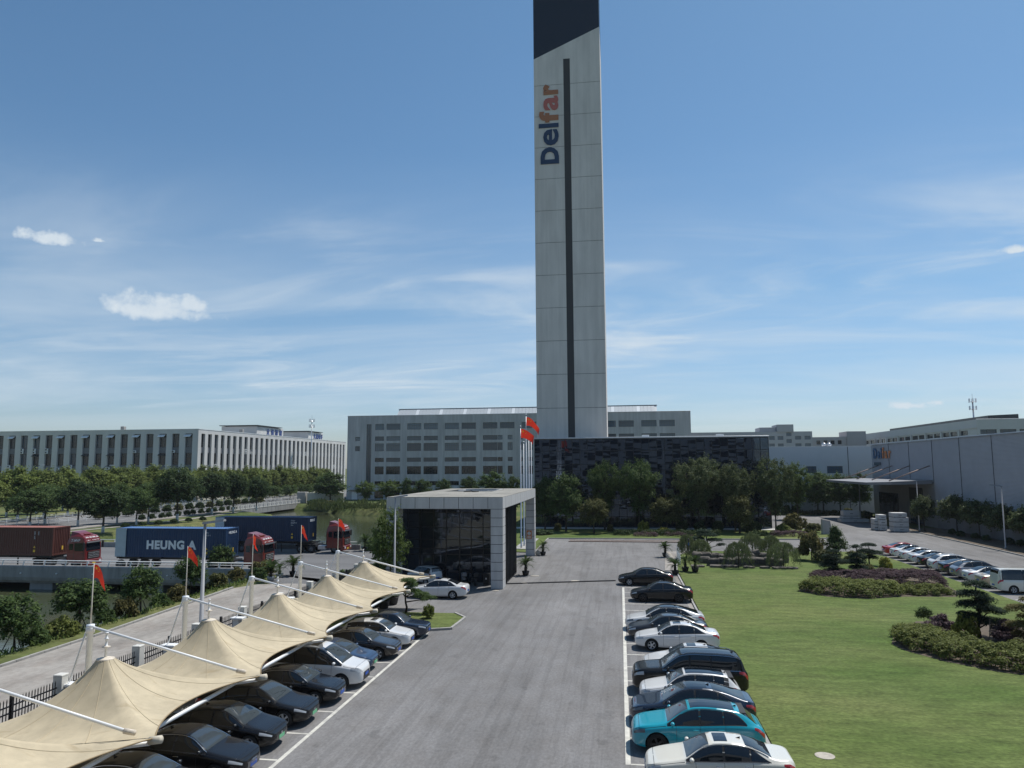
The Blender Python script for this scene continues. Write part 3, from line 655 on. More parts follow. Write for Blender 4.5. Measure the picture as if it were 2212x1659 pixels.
def left_building():
    Y = 218.; X1 = -131.7; H = 22.6; L = 128.
    t = thing('office_building', 'long four storey pale building with tall white piers beyond the plane trees', 'building', (X1, Y, 0))
    Mw = layered('pier_render', (.64, .63, .61), [((.2, .2, .05), 5, .90, 1.05, .35, .65)], .9, .08, 10)
    Ms = mat('spandrel', (.17, .175, .19), .7, var=.1, scale=.6)
    rows = [(1.0, 4.7), (5.9, 9.9), (11.4, 15.2), (17.0, 21.2)]
    rg = random.Random(8)
    ac = MB().cbox(0, .95, -.38, 0, 0, .8, .03).mesh('air_conditioner', M_WHITE); fan = MB().lathe([(.3, 0), (.3, -.03), (.25, -.03), (.01, -.02)], 14, axis='y').mesh('fan_grille', M_DKMET)
    def face(n, pier, bay, origin, rotz, Lf, aw):
        root = bpy.data.objects.new('facade', None); COL.objects.link(root); root.parent = t; root.location = origin; root.rotation_euler = (0, 0, rotz)
        ops = []
        for i in range(n):
            a = pier+i*(pier+bay)
            ops.append((a, a+bay, .6, 21.3))
        b = wall_open(MB(), 0, Lf, 0, H, ops, .9); b.build('piers', Mw, root)
        pane = {}
        back = MB()
        for i in range(n):
            a = pier+i*(pier+bay)
            for j, (z0, z1) in enumerate(rows):
                window(root, a+.01, .62, z0, bay-.02, z1-z0, 3, (.72,), G_DARK if rg.random() < .75 else G_GREY, .10)
            zz = [.6]+[v for r in rows for v in r]+[21.3]
            for k in range(0, len(zz), 2):
                back.box(a+.005, a+bay-.005, .5, .85, zz[k]+.01, zz[k+1]-.01)
            if aw and i % 2 == 1: MB().add([(a-.3, -.75, 20.35), (a+bay*.8, -.75, 20.35), (a+bay*.8, .4, 21.1), (a-.3, .4, 21.1), (a-.3, -.75, 20.25), (a+bay*.8, -.75, 20.25), (a+bay*.8, .4, 21.0), (a-.3, .4, 21.0)], [(0, 1, 2, 3), (7, 6, 5, 4), (0, 4, 5, 1), (1, 5, 6, 2), (3, 7, 4, 0)]).build('awning', M_WHITE, root)
            if aw and i % 2 == 1 and rg.random() < .7: MB().add([(a-.1, -.5, 14.5), (a+bay*.9, -.5, 14.5), (a+bay*.9, .4, 15.0), (a-.1, .4, 15.0), (a-.1, -.5, 14.42), (a+bay*.9, -.5, 14.42)], [(0, 1, 2, 3), (0, 4, 5, 1)]).build('awning', M_DKMET, root)
            if rg.random() < (.55 if aw else .3):
                z = rg.choice((9.95, 15.3) if aw else (9.95, 9.95, 15.3)); n_ = 2 if rg.random() < .6 else 1
                for q in range(n_):
                    o = ob('air_conditioner', ac, root, (a+bay*(.05 if aw else .3), .3, z+q*.86)); ob('fan_grille', fan, o, (.38, -.385, .4))
        back.build('spandrels', Ms, root); tag(root.children[-1], kind=None)
    # front face (towards the camera side) and road face
    pier, bay = 1.35, 2.5; n = 24; face(n, pier+.62, bay, (-n*(pier+.62+bay)-pier-.62, 0, 0), 0, n*(pier+.62+bay)+pier+.62, True)
    n = 32; p2, b2 = 1.75, 2.2; Lf = n*(p2+b2)+p2; face(n, p2, b2, (0, 0, 0), RAD(90), Lf, False)
    MB().box(-99, -.9, .9, Lf, 0, H-.4).build('core', M_CONC, t)
    MB().box(-100, .08, -.08, .5, H+.003, H+.18).build('coping', M_WHITE, t); MB().box(-.5, .08, .51, Lf+.1, H+.003, H+.18).build('coping', M_WHITE, t)
    ink = mat('roof_sign_blue', (.05, .09, .28), .5)
    for y, l, w, s in ((40, 22, 14, '立强精密'), (86, 16, 13, '久鼎电子')):
        r = MB().cbox(-w-1, -1, y, y+l, H-.4, H+3.1, .05).build('stair_house', Mw, t)
        MB().box(-w-1.6, -.4, y-.6, y+l*.9, H+3.3, H+3.55).build('roof_slab', M_DKMET, r); MB().box(-w, -2, y+1, y+l-1, H+3.1, H+3.3).build('roof_upstand', M_CONC, r)
        for k, ch in enumerate(s):
            o = ob('letter', text_mesh(ch, 2.3, .1, ink, .02), r); o.matrix_local = face_matrix((-.9, y+l*.35+k*l*.16, H+.55), (0, 1, 0), (0, 0, 1))
    for x, y in ((-30, 4), (-2.5, 30)): MB().cbox(x, x+1.2, y, y+1.2, H-.39, H+1.5, .05).build('roof_unit', M_CONC, t)
left_building()
def shed():
    X, Y0, Y1, H = 51., 60., 161.2, 14.3
    t = thing('warehouse', 'large grey ribbed metal warehouse with entrance canopy on the right', 'warehouse', (X, 0, 0))
    Mr = mat('ribbed_sheet', (.42, .43, .46), .5, metal=.15, var=.05, scale=.6)
    Mb = mat('warehouse_base', (.20, .20, .205), .85, var=.12, scale=.4)
    MB().box(.25, 60, Y0, Y1, 0, H-.05).build('core', Mb, t)
    # ribbed panels, 10 m each, above a rendered base
    y = Y1; base = lambda y: 4.1 if y < 131 else 7.4
    k = 0
    while y > Y0:
        a = max(y-10, Y0); zb = 4.1 if y < 131.6 else 7.4
        b = MB(); p = .17; n = int((H-zb)/p); prof = []
        for i in range(n):
            z = zb+i*p; prof += [(0.0, z), (-.06, z+.05), (-.06, z+.10), (0, z+p-.015)]
        vs = [(px, a+.02, pz) for px, pz in prof]+[(px, y-.02, pz) for px, pz in prof]; m = len(prof)
        b.add(vs, [(i, i+1, m+i+1, m+i) for i in range(m-1)])
        b.build('ribbed_panel', Mr, t); MB().box(-.10, .04, a-.02, a+.02, zb, H).build('panel_joint', M_DKMET, t)
        y = a; k += 1
    MB().cbox(-.22, .4, Y0, Y1+.1, H+.0, H+.16, .03).build('coping', M_STEEL, t)
    MB().box(-.03, .24, Y0, 130.9, 0, 4.09).build('base_wall', Mb, t)
    # entrance
    MB().box(-.02, .24, 130.9, Y1, 0, 7.2).build('entrance_wall', mat('entrance_render', (.24, .235, .23), .85, var=.1, scale=.5), t)
    d = MB().box(-.06, -.021, 136.2, 142.2, .01, 6.3).build('door', mat('door_recess', (.02, .02, .022), .6), t)
    for q in range(3): MB().box(-.10, -.062, 136.5+q*1.9, 138.3+q*1.9, .3, 4.2).build('door_leaf', G_GREY, d)
    w = MB().box(-.06, -.021, 147.6, 158.0, 1.0, 5.0).build('window', M_DKMET, t)
    for q in range(5): MB().box(-.09, -.062, 147.8+q*2.04, 149.7+q*2.04, 1.15, 4.85).build('pane', G_DARK, w)
    c = MB().add([(-9.8, 134.0, 7.35), (-9.8, 158.5, 7.35), (-.13, 158.5, 7.75), (-.13, 131.6, 7.75), (-6.5, 131.6, 7.48), (-9.8, 134, 6.95), (-9.8, 158.5, 6.95), (-.13, 158.5, 7.1), (-.13, 131.6, 7.1), (-6.5, 131.6, 7.0)],
             [(4, 3, 2, 1, 0), (5, 6, 7, 8, 9), (0, 1, 6, 5), (1, 2, 7, 6), (2, 3, 8, 7), (3, 4, 9, 8), (4, 0, 5, 9)]).build('canopy', mat('canopy_sheet', (.24, .24, .25), .5, metal=.3, var=.08, scale=.5), t)
    for yy in (157.5, 149.6, 141.0, 132.4): MB().tube([(-.1, yy, 10.1), (-6.6, yy, 7.62)], .09, 8).build('tie_rod', mat('rusty_tie', (.30, .22, .18), .6, metal=.3), t, True)
    ink_b = mat('sign_blue2', (.03, .10, .22), .4); ink_o = mat('sign_orange2', (.65, .22, .06), .4)
    s = thing('warehouse_sign', 'company name letters in blue and orange on the warehouse corner', 'sign', (X, 0, 0))
    yy = 159.6
    for ch, M, adv in zip('Delfar', (ink_b, ink_b, ink_b, ink_o, ink_o, ink_o), (.735, .585, .27, .385, .59, .42)):
        o = ob('letter', text_mesh(ch, 2.9, .05, M, .022), s); o.matrix_local = face_matrix((-.2, yy, 10.9+.7), (0, -1, 0), (0, 0, 1)); yy -= adv*2.9*1.16
    MB().box(-.19, -.14, 155.6, 159.4, 10.2, 10.8).build('name_plate', mat('plate_dark', (.05, .08, .10), .5), s)
    rail = thing('roof_ladder_rail', 'small pipe guard on the warehouse roof corner', 'railing', (X+.6, 158, H+.1))
    for q in range(3): MB().tube([(q*.8, 0, 0), (q*.8, 0, 1.1), (q*.8, 1.2, 1.1), (q*.8, 1.2, 0)], .04, 6).build('hoop', M_STEEL, rail)
shed()
def white_hall():
    t = thing('white_hall', 'plain white hall with two small windows behind the dark garden trees', 'building', (30, 172, 0))
    Mw = mat('white_sheet', (.56, .575, .60), .6, var=.03, scale=.3)
    ops = [(10.6, 12.8, 8.5, 10.05), (15.05, 18.3, 8.5, 10.05)]
    b = wall_open(MB(), 0, 19.45, 0, 14.3, ops, .2); b.build('wall_panel', Mw, t)
    wall_open(MB(), 19.6, 34, 0, 14.3, [], .2).build('wall_panel', Mw, t)
    MB().box(0, 34, .25, 40, 0, 14.2).build('core', Mw, t); MB().box(19.46, 19.59, -.02, .2, 0, 14.3).build('downpipe', M_DKMET, t)
    MB().box(-.05, 34.05, -.05, .3, 14.301, 14.45).build('coping', M_STEEL, t)
    for o in ops: window(t, o[0], .1, o[2], o[1]-o[0], o[3]-o[2], max(3, round((o[1]-o[0])/.65)), (.5,), G_BLUE, .07)
    for x in (16.2, 17.3):
        v = MB().lathe([(.25, 0), (.25, .3), (.45, .4), (.55, .75), (.4, 1.05), (.05, 1.15)], 12).build('roof_vent', M_STEEL, t, True, (x, 6, 14.2))
white_hall()
def far_blocks():
    Mw = mat('far_wall', (.40, .405, .42), .85, var=.06, scale=.2, stretch=(1, 1, .3)); 
    t = thing('far_block', 'distant grey block with stair tower between the glass building and the white hall', 'building', (0, 240, 0))
    H = 20.7
    cols = [(46.1, 47.8), (48.7, 50.4), (53.9, 55.7), (56.7, 58.5)]+[(26+k*3.1, 27.7+k*3.1) for k in range(6)]
    rows = [(18.2, 19.3), (15.9, 17.0), (13.6, 14.7), (11.3, 12.4)]
    ops = [(a, b, c, d) for a, b in cols for c, d in rows]+[(51.3, 52.85, 19.3, 20.4), (51.3, 52.85, 17.2, 18.3), (51.3, 52.85, 14.8, 15.9)]
    wall_open(MB(), 22.3, 59, 0, H, ops, .25).build('wall', Mw, t); MB().box(22.3, 59, .3, 30, 0, H-.2).build('core', Mw, t)
    MB().cbox(48.6, 53.5, -.3, 8, H-.1, 22.9, .03).build('stair_tower', Mw, t); MB().cbox(43.6, 48.5, 1, 9, H-.1, 22.1, .03).build('roof_house', Mw, t)
    for a, b, c, d in ops: window(t, a, .15, c, b-a, d-c, 3, (), G_BLUE, .07)
    t = thing('far_block', 'low pinkish grey block far behind the silver roof vents', 'building', (0, 300, 0))
    Mp = mat('pinkish_wall', (.42, .39, .385), .85, var=.06, scale=.2)
    ops = [(75.2+k*2.6, 76.6+k*2.6, z, z+1.5) for k in range(4) for z in (18.2, 14.6, 11)]
    wall_open(MB(), 72.5, 86.2, 0, 21, ops, .25).build('wall', Mp, t); MB().box(72.5, 86.2, .3, 26, 0, 20.9).build('core', Mp, t)
    for a, b, c, d in ops: window(t, a, .15, c, b-a, d-c, 2, (), G_DARK, .08)
    MB().cbox(86.3, 93.2, -.5, 10, 0, 23.1, .04).build('stair_tower', Mp, t)
    # long white block behind the warehouse
    t = thing('white_factory', 'long white factory with a strip of windows rising behind the warehouse roof', 'building', (100, 225.8, 0))
    Mx = mat('white_factory_wall', (.52, .52, .515), .8, var=.05, scale=.15, stretch=(1, 1, .3))
    H = 22.9; L = 97.
    root = bpy.data.objects.new('facade', None); COL.objects.link(root); root.parent = t; root.location = (0, L, 0); root.rotation_euler = (0, 0, RAD(-90))
    ops = []; y = 1.0
    while y < L-6: ops += [(y, y+4.8, 18.7, 20.05), (y+5.4, y+10.2, 18.7, 20.05), (y, y+4.8, 15, 16.5), (y+5.4, y+10.2, 15, 16.5)]; y += 12.2
    ops = [o for o in ops if o[1] < L-.5]
    wall_open(MB(), 0, L, 0, H, ops, .4).build('wall', Mx, root)
    for o in ops: window(root, o[0], .25, o[2], o[1]-o[0], o[3]-o[2], 5, (), G_DARK, .07)
    for k in range(8): MB().cbox(k*12.2+.25, k*12.2+.85, -.35, -.003, 13, 20.4, .03).build('pilaster', Mx, root)
    MB().box(0, L, -.2, -.003, 20.5, 20.9).build('string_course', Mx, root)
    ops = [(.8+k*5.1, 5.1+k*5.1, 18.8, 20.05) for k in range(5)]
    wall_open(MB(), 0, 40, 0, H, ops, .4).build('wall', Mx, t)
    for o in ops: window(t, o[0], .25, o[2], o[1]-o[0], o[3]-o[2], 5, (), G_GREY, .07)
    MB().box(.5, 40, .5, L, 0, H-.3).build('core', Mx, t)
    MB().add([(4, 2, H-.3), (4, 80, H-.3), (4, 80, H+1.2), (4, 2, H+1.2), (12, 2, H+1.5), (12, 80, H+1.5), (12, 2, H-.3)], [(0, 1, 2, 3), (3, 2, 5, 4), (0, 3, 4, 6)]).build('roof_monitor', M_DKMET, t)
    MB().cbox(-.05, 40, -.05, .4, H+.001, H+.15, .03).build('coping', M_STEEL, t)
far_blocks()
def mast(x, y, z0, z1, label, r=.35):
    t = thing('antenna_mast', label, 'antenna mast', (x, y, 0))
    MB().tube([(0, 0, z0), (0, 0, z1-2.2)], [r, r*.6], 8).build('pole', M_STEEL, t, True); MB().tube([(0, 0, z1-2.3), (0, 0, z1)], .06, 6).build('lightning_rod', M_STEEL, t)
    for z in (z1-2.6, z1-5.0):
        MB().lathe([(.9, z-.05), (.95, z), (.9, z+.05), (.35, z+.05), (.35, z-.05)], 12).build('platform', M_STEEL, t)
        for k in range(6):
            a = k*math.pi/3+.3; c, s = math.cos(a), math.sin(a)
            MB().cbox(-.13, .13, -.09, .09, -.2, 1.1, .02).build('antenna_panel', M_WHITE, t, False, (c*1.05, s*1.05, z), a)
    for z in (z0+1, z0+2.2): MB().cbox(-.25, .25, -.5, -.3, z, z+.6, .02).build('equipment_box', M_WHITE, t)
mast(113.5, 258, 0, 33.0, 'slim antenna mast rising behind the white factory on the right')
mast(-126, 292, 0, 32.0, 'slim antenna mast behind the long pale building on the left', .22)

# ------------------------------------------------------------------ gatehouse
M_GMUL = mat('gatehouse_mullion', (.006, .007, .008), .35)
def gatehouse():
    X0, X1, Y0, Y1, H, F = -20.3, -10., 63.4, 88.4, 7.72, 6.72
    t = thing('gatehouse', 'modern gatehouse with stone clad roof slab, two pillars and dark glass walls', 'gatehouse', (0, 0, 0))
    Mp = layered('stone_cladding', (.52, .515, .505), [((.9, .9, .25), 5, .88, 1.05, .35, .65), ((3, 3, .4), 4, .94, 1.03, .4, .6)], .7, .08, 18)
    Mr = layered('roof_slab_stone', (.31, .295, .26), [((.35, .2, 1), 6, .78, 1.08, .35, .65), ((2, 2, 1), 6, .88, 1.06, .35, .65)], .85, .15, 14)
    Mj = mat('cladding_joint', (.02, .02, .02), .9)
    # ring beam core (leave the roof opening)
    hx0, hx1, hy0, hy1 = -17.6, -13.4, 79.3, 85.3
    core = MB()
    for a, b, c, d in ((X0+.03, X1-.03, Y0+.03, hy0), (X0+.03, X1-.03, hy1, Y1-.03), (X0+.03, hx0, hy0, hy1), (hx1, X1-.03, hy0, hy1)): core.box(a, b, c, d, F+.03, H-.04)
    core.build('roof_core', Mj, t)
    # roof slabs
    nx, ny = 6, 14; sx, sy = (X1-X0)/nx, (Y1-Y0)/ny
    for i in range(nx):
        for j in range(ny):
            a, b, c, d = X0+i*sx, X0+(i+1)*sx, Y0+j*sy, Y0+(j+1)*sy
            if a < hx1-.1 and b > hx0+.1 and c < hy1-.1 and d > hy0+.1:
                continue
            MB().box(a+.014, b-.014, c+.014, d-.014, H-.039, H+random.uniform(-.004, .004)).build('roof_slab', Mr, t)
    rim = MB()
    oc = [(hx0+.9, hy0-.35), (hx1-.7, hy0-.35), (hx1+.1, hy0+1.2), (hx1+.1, hy1-.8), (hx1-.8, hy1+.1), (hx0+.9, hy1+.1), (hx0-.1, hy1-.9), (hx0-.1, hy0+1.2)]
    n = 8; vs = [(x, y, H-.045) for x, y in oc]+[(x, y, H+.05) for x, y in oc]+[((x+15.5)*.93-15.5, (y-82.3)*.95+82.3, H+.05) for x, y in oc]+[((x+15.5)*.93-15.5, (y-82.3)*.95+82.3, F) for x, y in oc]
    rim.add(vs, [(l*8+k, l*8+(k+1) % 8, (l+1)*8+(k+1) % 8, (l+1)*8+k) for l in range(3) for k in range(8)]).build('roof_opening_rim', Mp, t)
    tag(MB().tube([(-16.1, 76.2, H+.03), (-15.4, 76.6, H+.08), (-15.0, 76.0, H+.05), (-14.6, 76.5, H+.04)], .07, 6).build('cable_coil', M_DARK), 'small dark bundle lying on the gatehouse roof', 'bundle')
    # fascia
    def fascia(a, b, n, axis, at):
        st = (b-a)/n
        for i in range(n):
            p, q = a+i*st+.022, a+(i+1)*st-.022
            if axis == 'x': MB().box(p, q, at, at+.029, F, H-.045).build('fascia_panel', Mp, t)
            else: MB().box(at-.029, at, p, q, F, H-.045).build('fascia_panel', Mp, t)
    fascia(X0, X1, 8, 'x', Y0); fascia(Y0, Y1, 15, 'y', X1); fascia(Y0, Y1, 15, 'y', X0+.029); fascia(X0, X1, 8, 'x', Y1-.029)
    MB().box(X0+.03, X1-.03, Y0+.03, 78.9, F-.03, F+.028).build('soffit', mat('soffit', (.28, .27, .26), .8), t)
    # pillars
    for a, b, c, d in ((X1-1.04, X1, Y0, Y0+1.5), (X0, X0+1.04, Y0, Y0+1.5), (X1-1.04, X1, Y1-1.3, Y1), (X0, X0+1.04, Y1-1.3, Y1)):
        MB().box(a+.03, b-.03, c+.03, d-.03, 0, F-.035).build('pillar_core', Mj, t)
        z = 0.; st = (F-.03)/9
        for k in range(9): MB().box(a, b, c, d, k*st+.022, (k+1)*st-.022).build('pillar_stone', Mp, t)
    # glass box
    g = glassmat('gatehouse_glass', (.026, .031, .040), .02, .12, .6, .7, see=.32, tint=(.62, .74, .95))
    gx0, gx1, gy0, gy1 = -20.0, -10.22, 66.8, 73.0
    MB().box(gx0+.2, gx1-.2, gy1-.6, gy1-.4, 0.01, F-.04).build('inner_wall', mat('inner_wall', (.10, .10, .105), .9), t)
    MB().box(gx0, gx1, gy0, gy1, .004, .06).build('floor', M_PATH, t)
    xs = [-19.95, -19.3, -18.1, -16.92, -15.73, -14.48, -13.42, -12.33, -11.3, -10.24]; zs = [.06, .9, 2.44, 2.97, 3.76, 4.86, 6.2, F-.04]
    for x in xs: MB().box(x-.035, x+.035, gy0-.06, gy0+.07, .06, F-.035).build('mullion', M_GMUL, t)
    for z in zs: MB().box(gx0, gx1, gy0-.05, gy0+.05, z-.03, z+.03).build('transom', M_GMUL, t)
    rg = random.Random(3)
    for i in range(len(xs)-1):
        for j in range(len(zs)-1):
            w, h = xs[i+1]-xs[i]-.07, zs[j+1]-zs[j]-.06
            o = MB().add([(-w/2, 0, -h/2), (w/2, 0, -h/2), (w/2, 0, h/2), (-w/2, 0, h/2)], [(0, 1, 2, 3)]).build('pane', g, t, False, ((xs[i]+xs[i+1])/2, gy0, (zs[j]+zs[j+1])/2))
            o.rotation_euler = (rg.gauss(0, .004), 0, rg.gauss(0, .004))
    ys = [gy0+.06+k*.88 for k in range(8)]; ys[-1] = gy1
    for y in ys: MB().box(gx1-.06, gx1+.06, y-.03, y+.03, .06, F-.035).build('mullion', M_GMUL, t)
    for z in (.06, F-.04): MB().box(gx1-.05, gx1+.05, gy0, gy1, z-.03, z+.03).build('transom', M_GMUL, t)
    for i in range(7):
        for z0, z1 in ((.09, 2.94), (3.0, F-.07)):
            w = ys[i+1]-ys[i]-.06; o = MB().add([(0, -w/2, z0), (0, w/2, z0), (0, w/2, z1), (0, -w/2, z1)], [(0, 1, 2, 3)]).build('pane', g, t, False, (gx1, (ys[i]+ys[i+1])/2, 0))
            o.rotation_euler = (0, rg.gauss(0, .003), rg.gauss(0, .004))
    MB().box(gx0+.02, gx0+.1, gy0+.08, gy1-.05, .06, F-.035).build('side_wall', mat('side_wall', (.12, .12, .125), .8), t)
    # orange notice on the far pillar
    s = thing('notice', 'orange notice board with white emblem on the far gatehouse pillar', 'notice', (X1-.62, Y1-1.3, 1.95))
    MB().box(-.3, .3, -.04, -.004, 0, .95).build('board', mat('notice_orange', (.50, .17, .05), .6), s)
    MB().lathe([(.2, 0), (.2, -.012), (.15, -.012), (.15, 0)], 18, (0, -.042, .62), 'y').build('ring', M_WHITE, s); MB().box(-.12, .12, -.056, -.042, .56, .68).build('emblem', M_WHITE, s)
    for k in range(3): MB().box(-.2, .2, -.05, -.042, .08+k*.1, .13+k*.1).build('text_line', M_WHITE, s)
    # things seen through and in front of the glass
    dk = thing('reception_desk', 'dark desk with papers behind the gatehouse glass', 'desk', (-15.2, 69.2, .06))
    MB().cbox(-1.5, 1.5, -.35, .35, .72, .78, .02).build('desk_top', mat('desk_wood', (.10, .07, .05), .5), dk); 
    for x in (-1.45, 1.37): MB().box(x, x+.08, -.3, .3, 0, .72).build('leg', M_DKMET, dk)
    for k, (x, w) in enumerate(((-.9, .4), (-.2, .3), (.6, .5))): tag(MB().cbox(-w/2, w/2, -.12, .12, 0, .22+.06*k, .01).build('paper_box', M_WHITE, None, False, (-15.2+x, 69.2, .841)), ('white box on the left of the desk behind the gatehouse glass', 'small white box at the centre of the gatehouse desk', 'wide white box on the right of the gatehouse desk')[k], 'box')
gatehouse()
def mailbin():
    b = thing('wheelie_bin', 'black wheeled bin with a white mark beside the near gatehouse pillar', 'bin', (-11.75, 65.4, 0))
    MB().add([(-.25, -.28, .08), (.25, -.28, .08), (.25, .28, .08), (-.25, .28, .08), (-.31, -.36, .98), (.31, -.36, .98), (.31, .36, .98), (-.31, .36, .98)], [(3, 2, 1, 0), (4, 5, 6, 7), (0, 1, 5, 4), (1, 2, 6, 5), (2, 3, 7, 6), (3, 0, 4, 7)]).build('body', M_DARK, b)
    MB().cbox(-.33, .33, -.4, .38, .985, 1.06, .02).build('lid', M_BLACK, b); MB().add([(-.09, -.345, .55), (.09, -.345, .55), (0, -.355, .72)], [(0, 1, 2)]).build('mark', M_WHITE, b)
    for x in (-.26, .26): MB().lathe([(.1, -.03), (.1, .03)], 12, (x, .24, .1), 'x').build('wheel', M_DARK, b)
mailbin()
def scooter(x, y, rz, label, col):
    s = thing('scooter', label, 'scooter', (x, y, 0), rz); body = mat('scooter_'+label.split()[0], col, .35)
    for q in (-.62, .62):
        w = MB().lathe([(.14, -.05), (.25, -.05), (.27, 0), (.25, .05), (.14, .05)], 16, (q, 0, .27), 'y').build('wheel', M_DARK, s, True); MB().lathe([(.13, -.03), (.13, .03)], 12, (q, 0, .27), 'y').build('hub', M_STEEL, w)
    MB().add([(-.75, -.13, .5), (-.1, -.15, .42), (.3, -.13, .28), (.42, -.1, .3), (.5, -.12, .9), (.45, -.12, .95), (.3, -.12, .42), (-.1, -.14, .62), (-.72, -.12, .68)]+[(-.75, .13, .5), (-.1, .15, .42), (.3, .13, .28), (.42, .1, .3), (.5, .12, .9), (.45, .12, .95), (.3, .12, .42), (-.1, .14, .62), (-.72, .12, .68)],
             [tuple(range(8, -1, -1)), tuple(range(9, 18))]+[(i, (i+1) % 9, 9+(i+1) % 9, 9+i) for i in range(9)]).build('body', body, s)
    MB().cbox(-.6, .05, -.13, .13, .7, .8, .03).build('seat', M_DARK, s); MB().tube([(.62, 0, .27), (.46, 0, .98)], .03, 6).build('fork', M_STEEL, s); MB().tube([(.4, -.32, 1.02), (.47, 0, .98), (.4, .32, 1.02)], .018, 6).build('handlebar', M_BLACK, s)
    MB().cbox(-.98, -.62, -.2, .2, .82, 1.15, .04).build('top_box', body, s)
scooter(-13.0, 65.2, 2.2, 'dark scooter parked under the gatehouse roof near the pillar', (.03, .03, .035))
scooter(-13.9, 65.6, 1.9, 'grey scooter parked under the gatehouse roof left of the dark one', (.18, .18, .19))

# office block that the photograph was taken from: it shows in the mirrored glass
def own_block():
    t = thing('viewing_block', 'pale office block with window bands mirrored in the dark glass', 'building', (0, -1.6, 0))
    Mw = mat('own_wall', (.25, .265, .29), .85)
    ops = [(-38+k*3.8, -35.2+k*3.8, z, z+2.0) for k in range(21) for z in (1., 5., 9.2, 13.2, 17.2)]
    b = wall_open(MB(), -42, 44, 0, 22, [], .3)
    v = [(x, -y, z) for x, y, z in b.v]
    MB().box(-42, 44, -14, -.05, 0, 22).build('wall', Mw, t)
    me = MB().box(0, 12.4, -.045, .0, 0, 1.9).mesh('window', G_DARK)
    for k in range(6):
        for z in (1., 5., 9.2, 13.2, 17.2): ob('window', me, t, (-40+k*13.9, 0, z))
own_block()
# ------------------------------------------------------------------ membrane carport
M_MEMB = layered('canopy_membrane', (.58, .495, .345), [((.35, .35, .35), 6, .86, 1.06, .35, .65), ((2.2, 2.2, 1), 6, .92, 1.04, .38, .62), ((.5, 2.6, 1), 5, (.80, .76, .70), 1.0, .27, .40)], .75, .05, 30)
def add_translucency(M, fac):
    nt = M.node_tree; N = nt.nodes; L = nt.links; p = N['Principled BSDF']; src = p.inputs['Base Color'].links[0].from_socket
    t = N.new('ShaderNodeBsdfTranslucent'); L.new(src, t.inputs[0]); mx = N.new('ShaderNodeMixShader'); mx.inputs[0].default_value = fac
    L.new(p.outputs[0], mx.inputs[1]); L.new(t.outputs[0], mx.inputs[2]); L.new(mx.outputs[0], N['Material Output'].inputs[0])
add_translucency(M_MEMB, .12)
M_RUST = mat('rusty_white', (.62, .55, .45), .6, var=.25, scale=9)
CP = 6.7; XT, XR, XP = -14.0, -21.9, -18.2; ZT, ZR, ZP = 2.27, 1.55, 3.62
POSTY = [14.8+CP*k for k in range(7)]
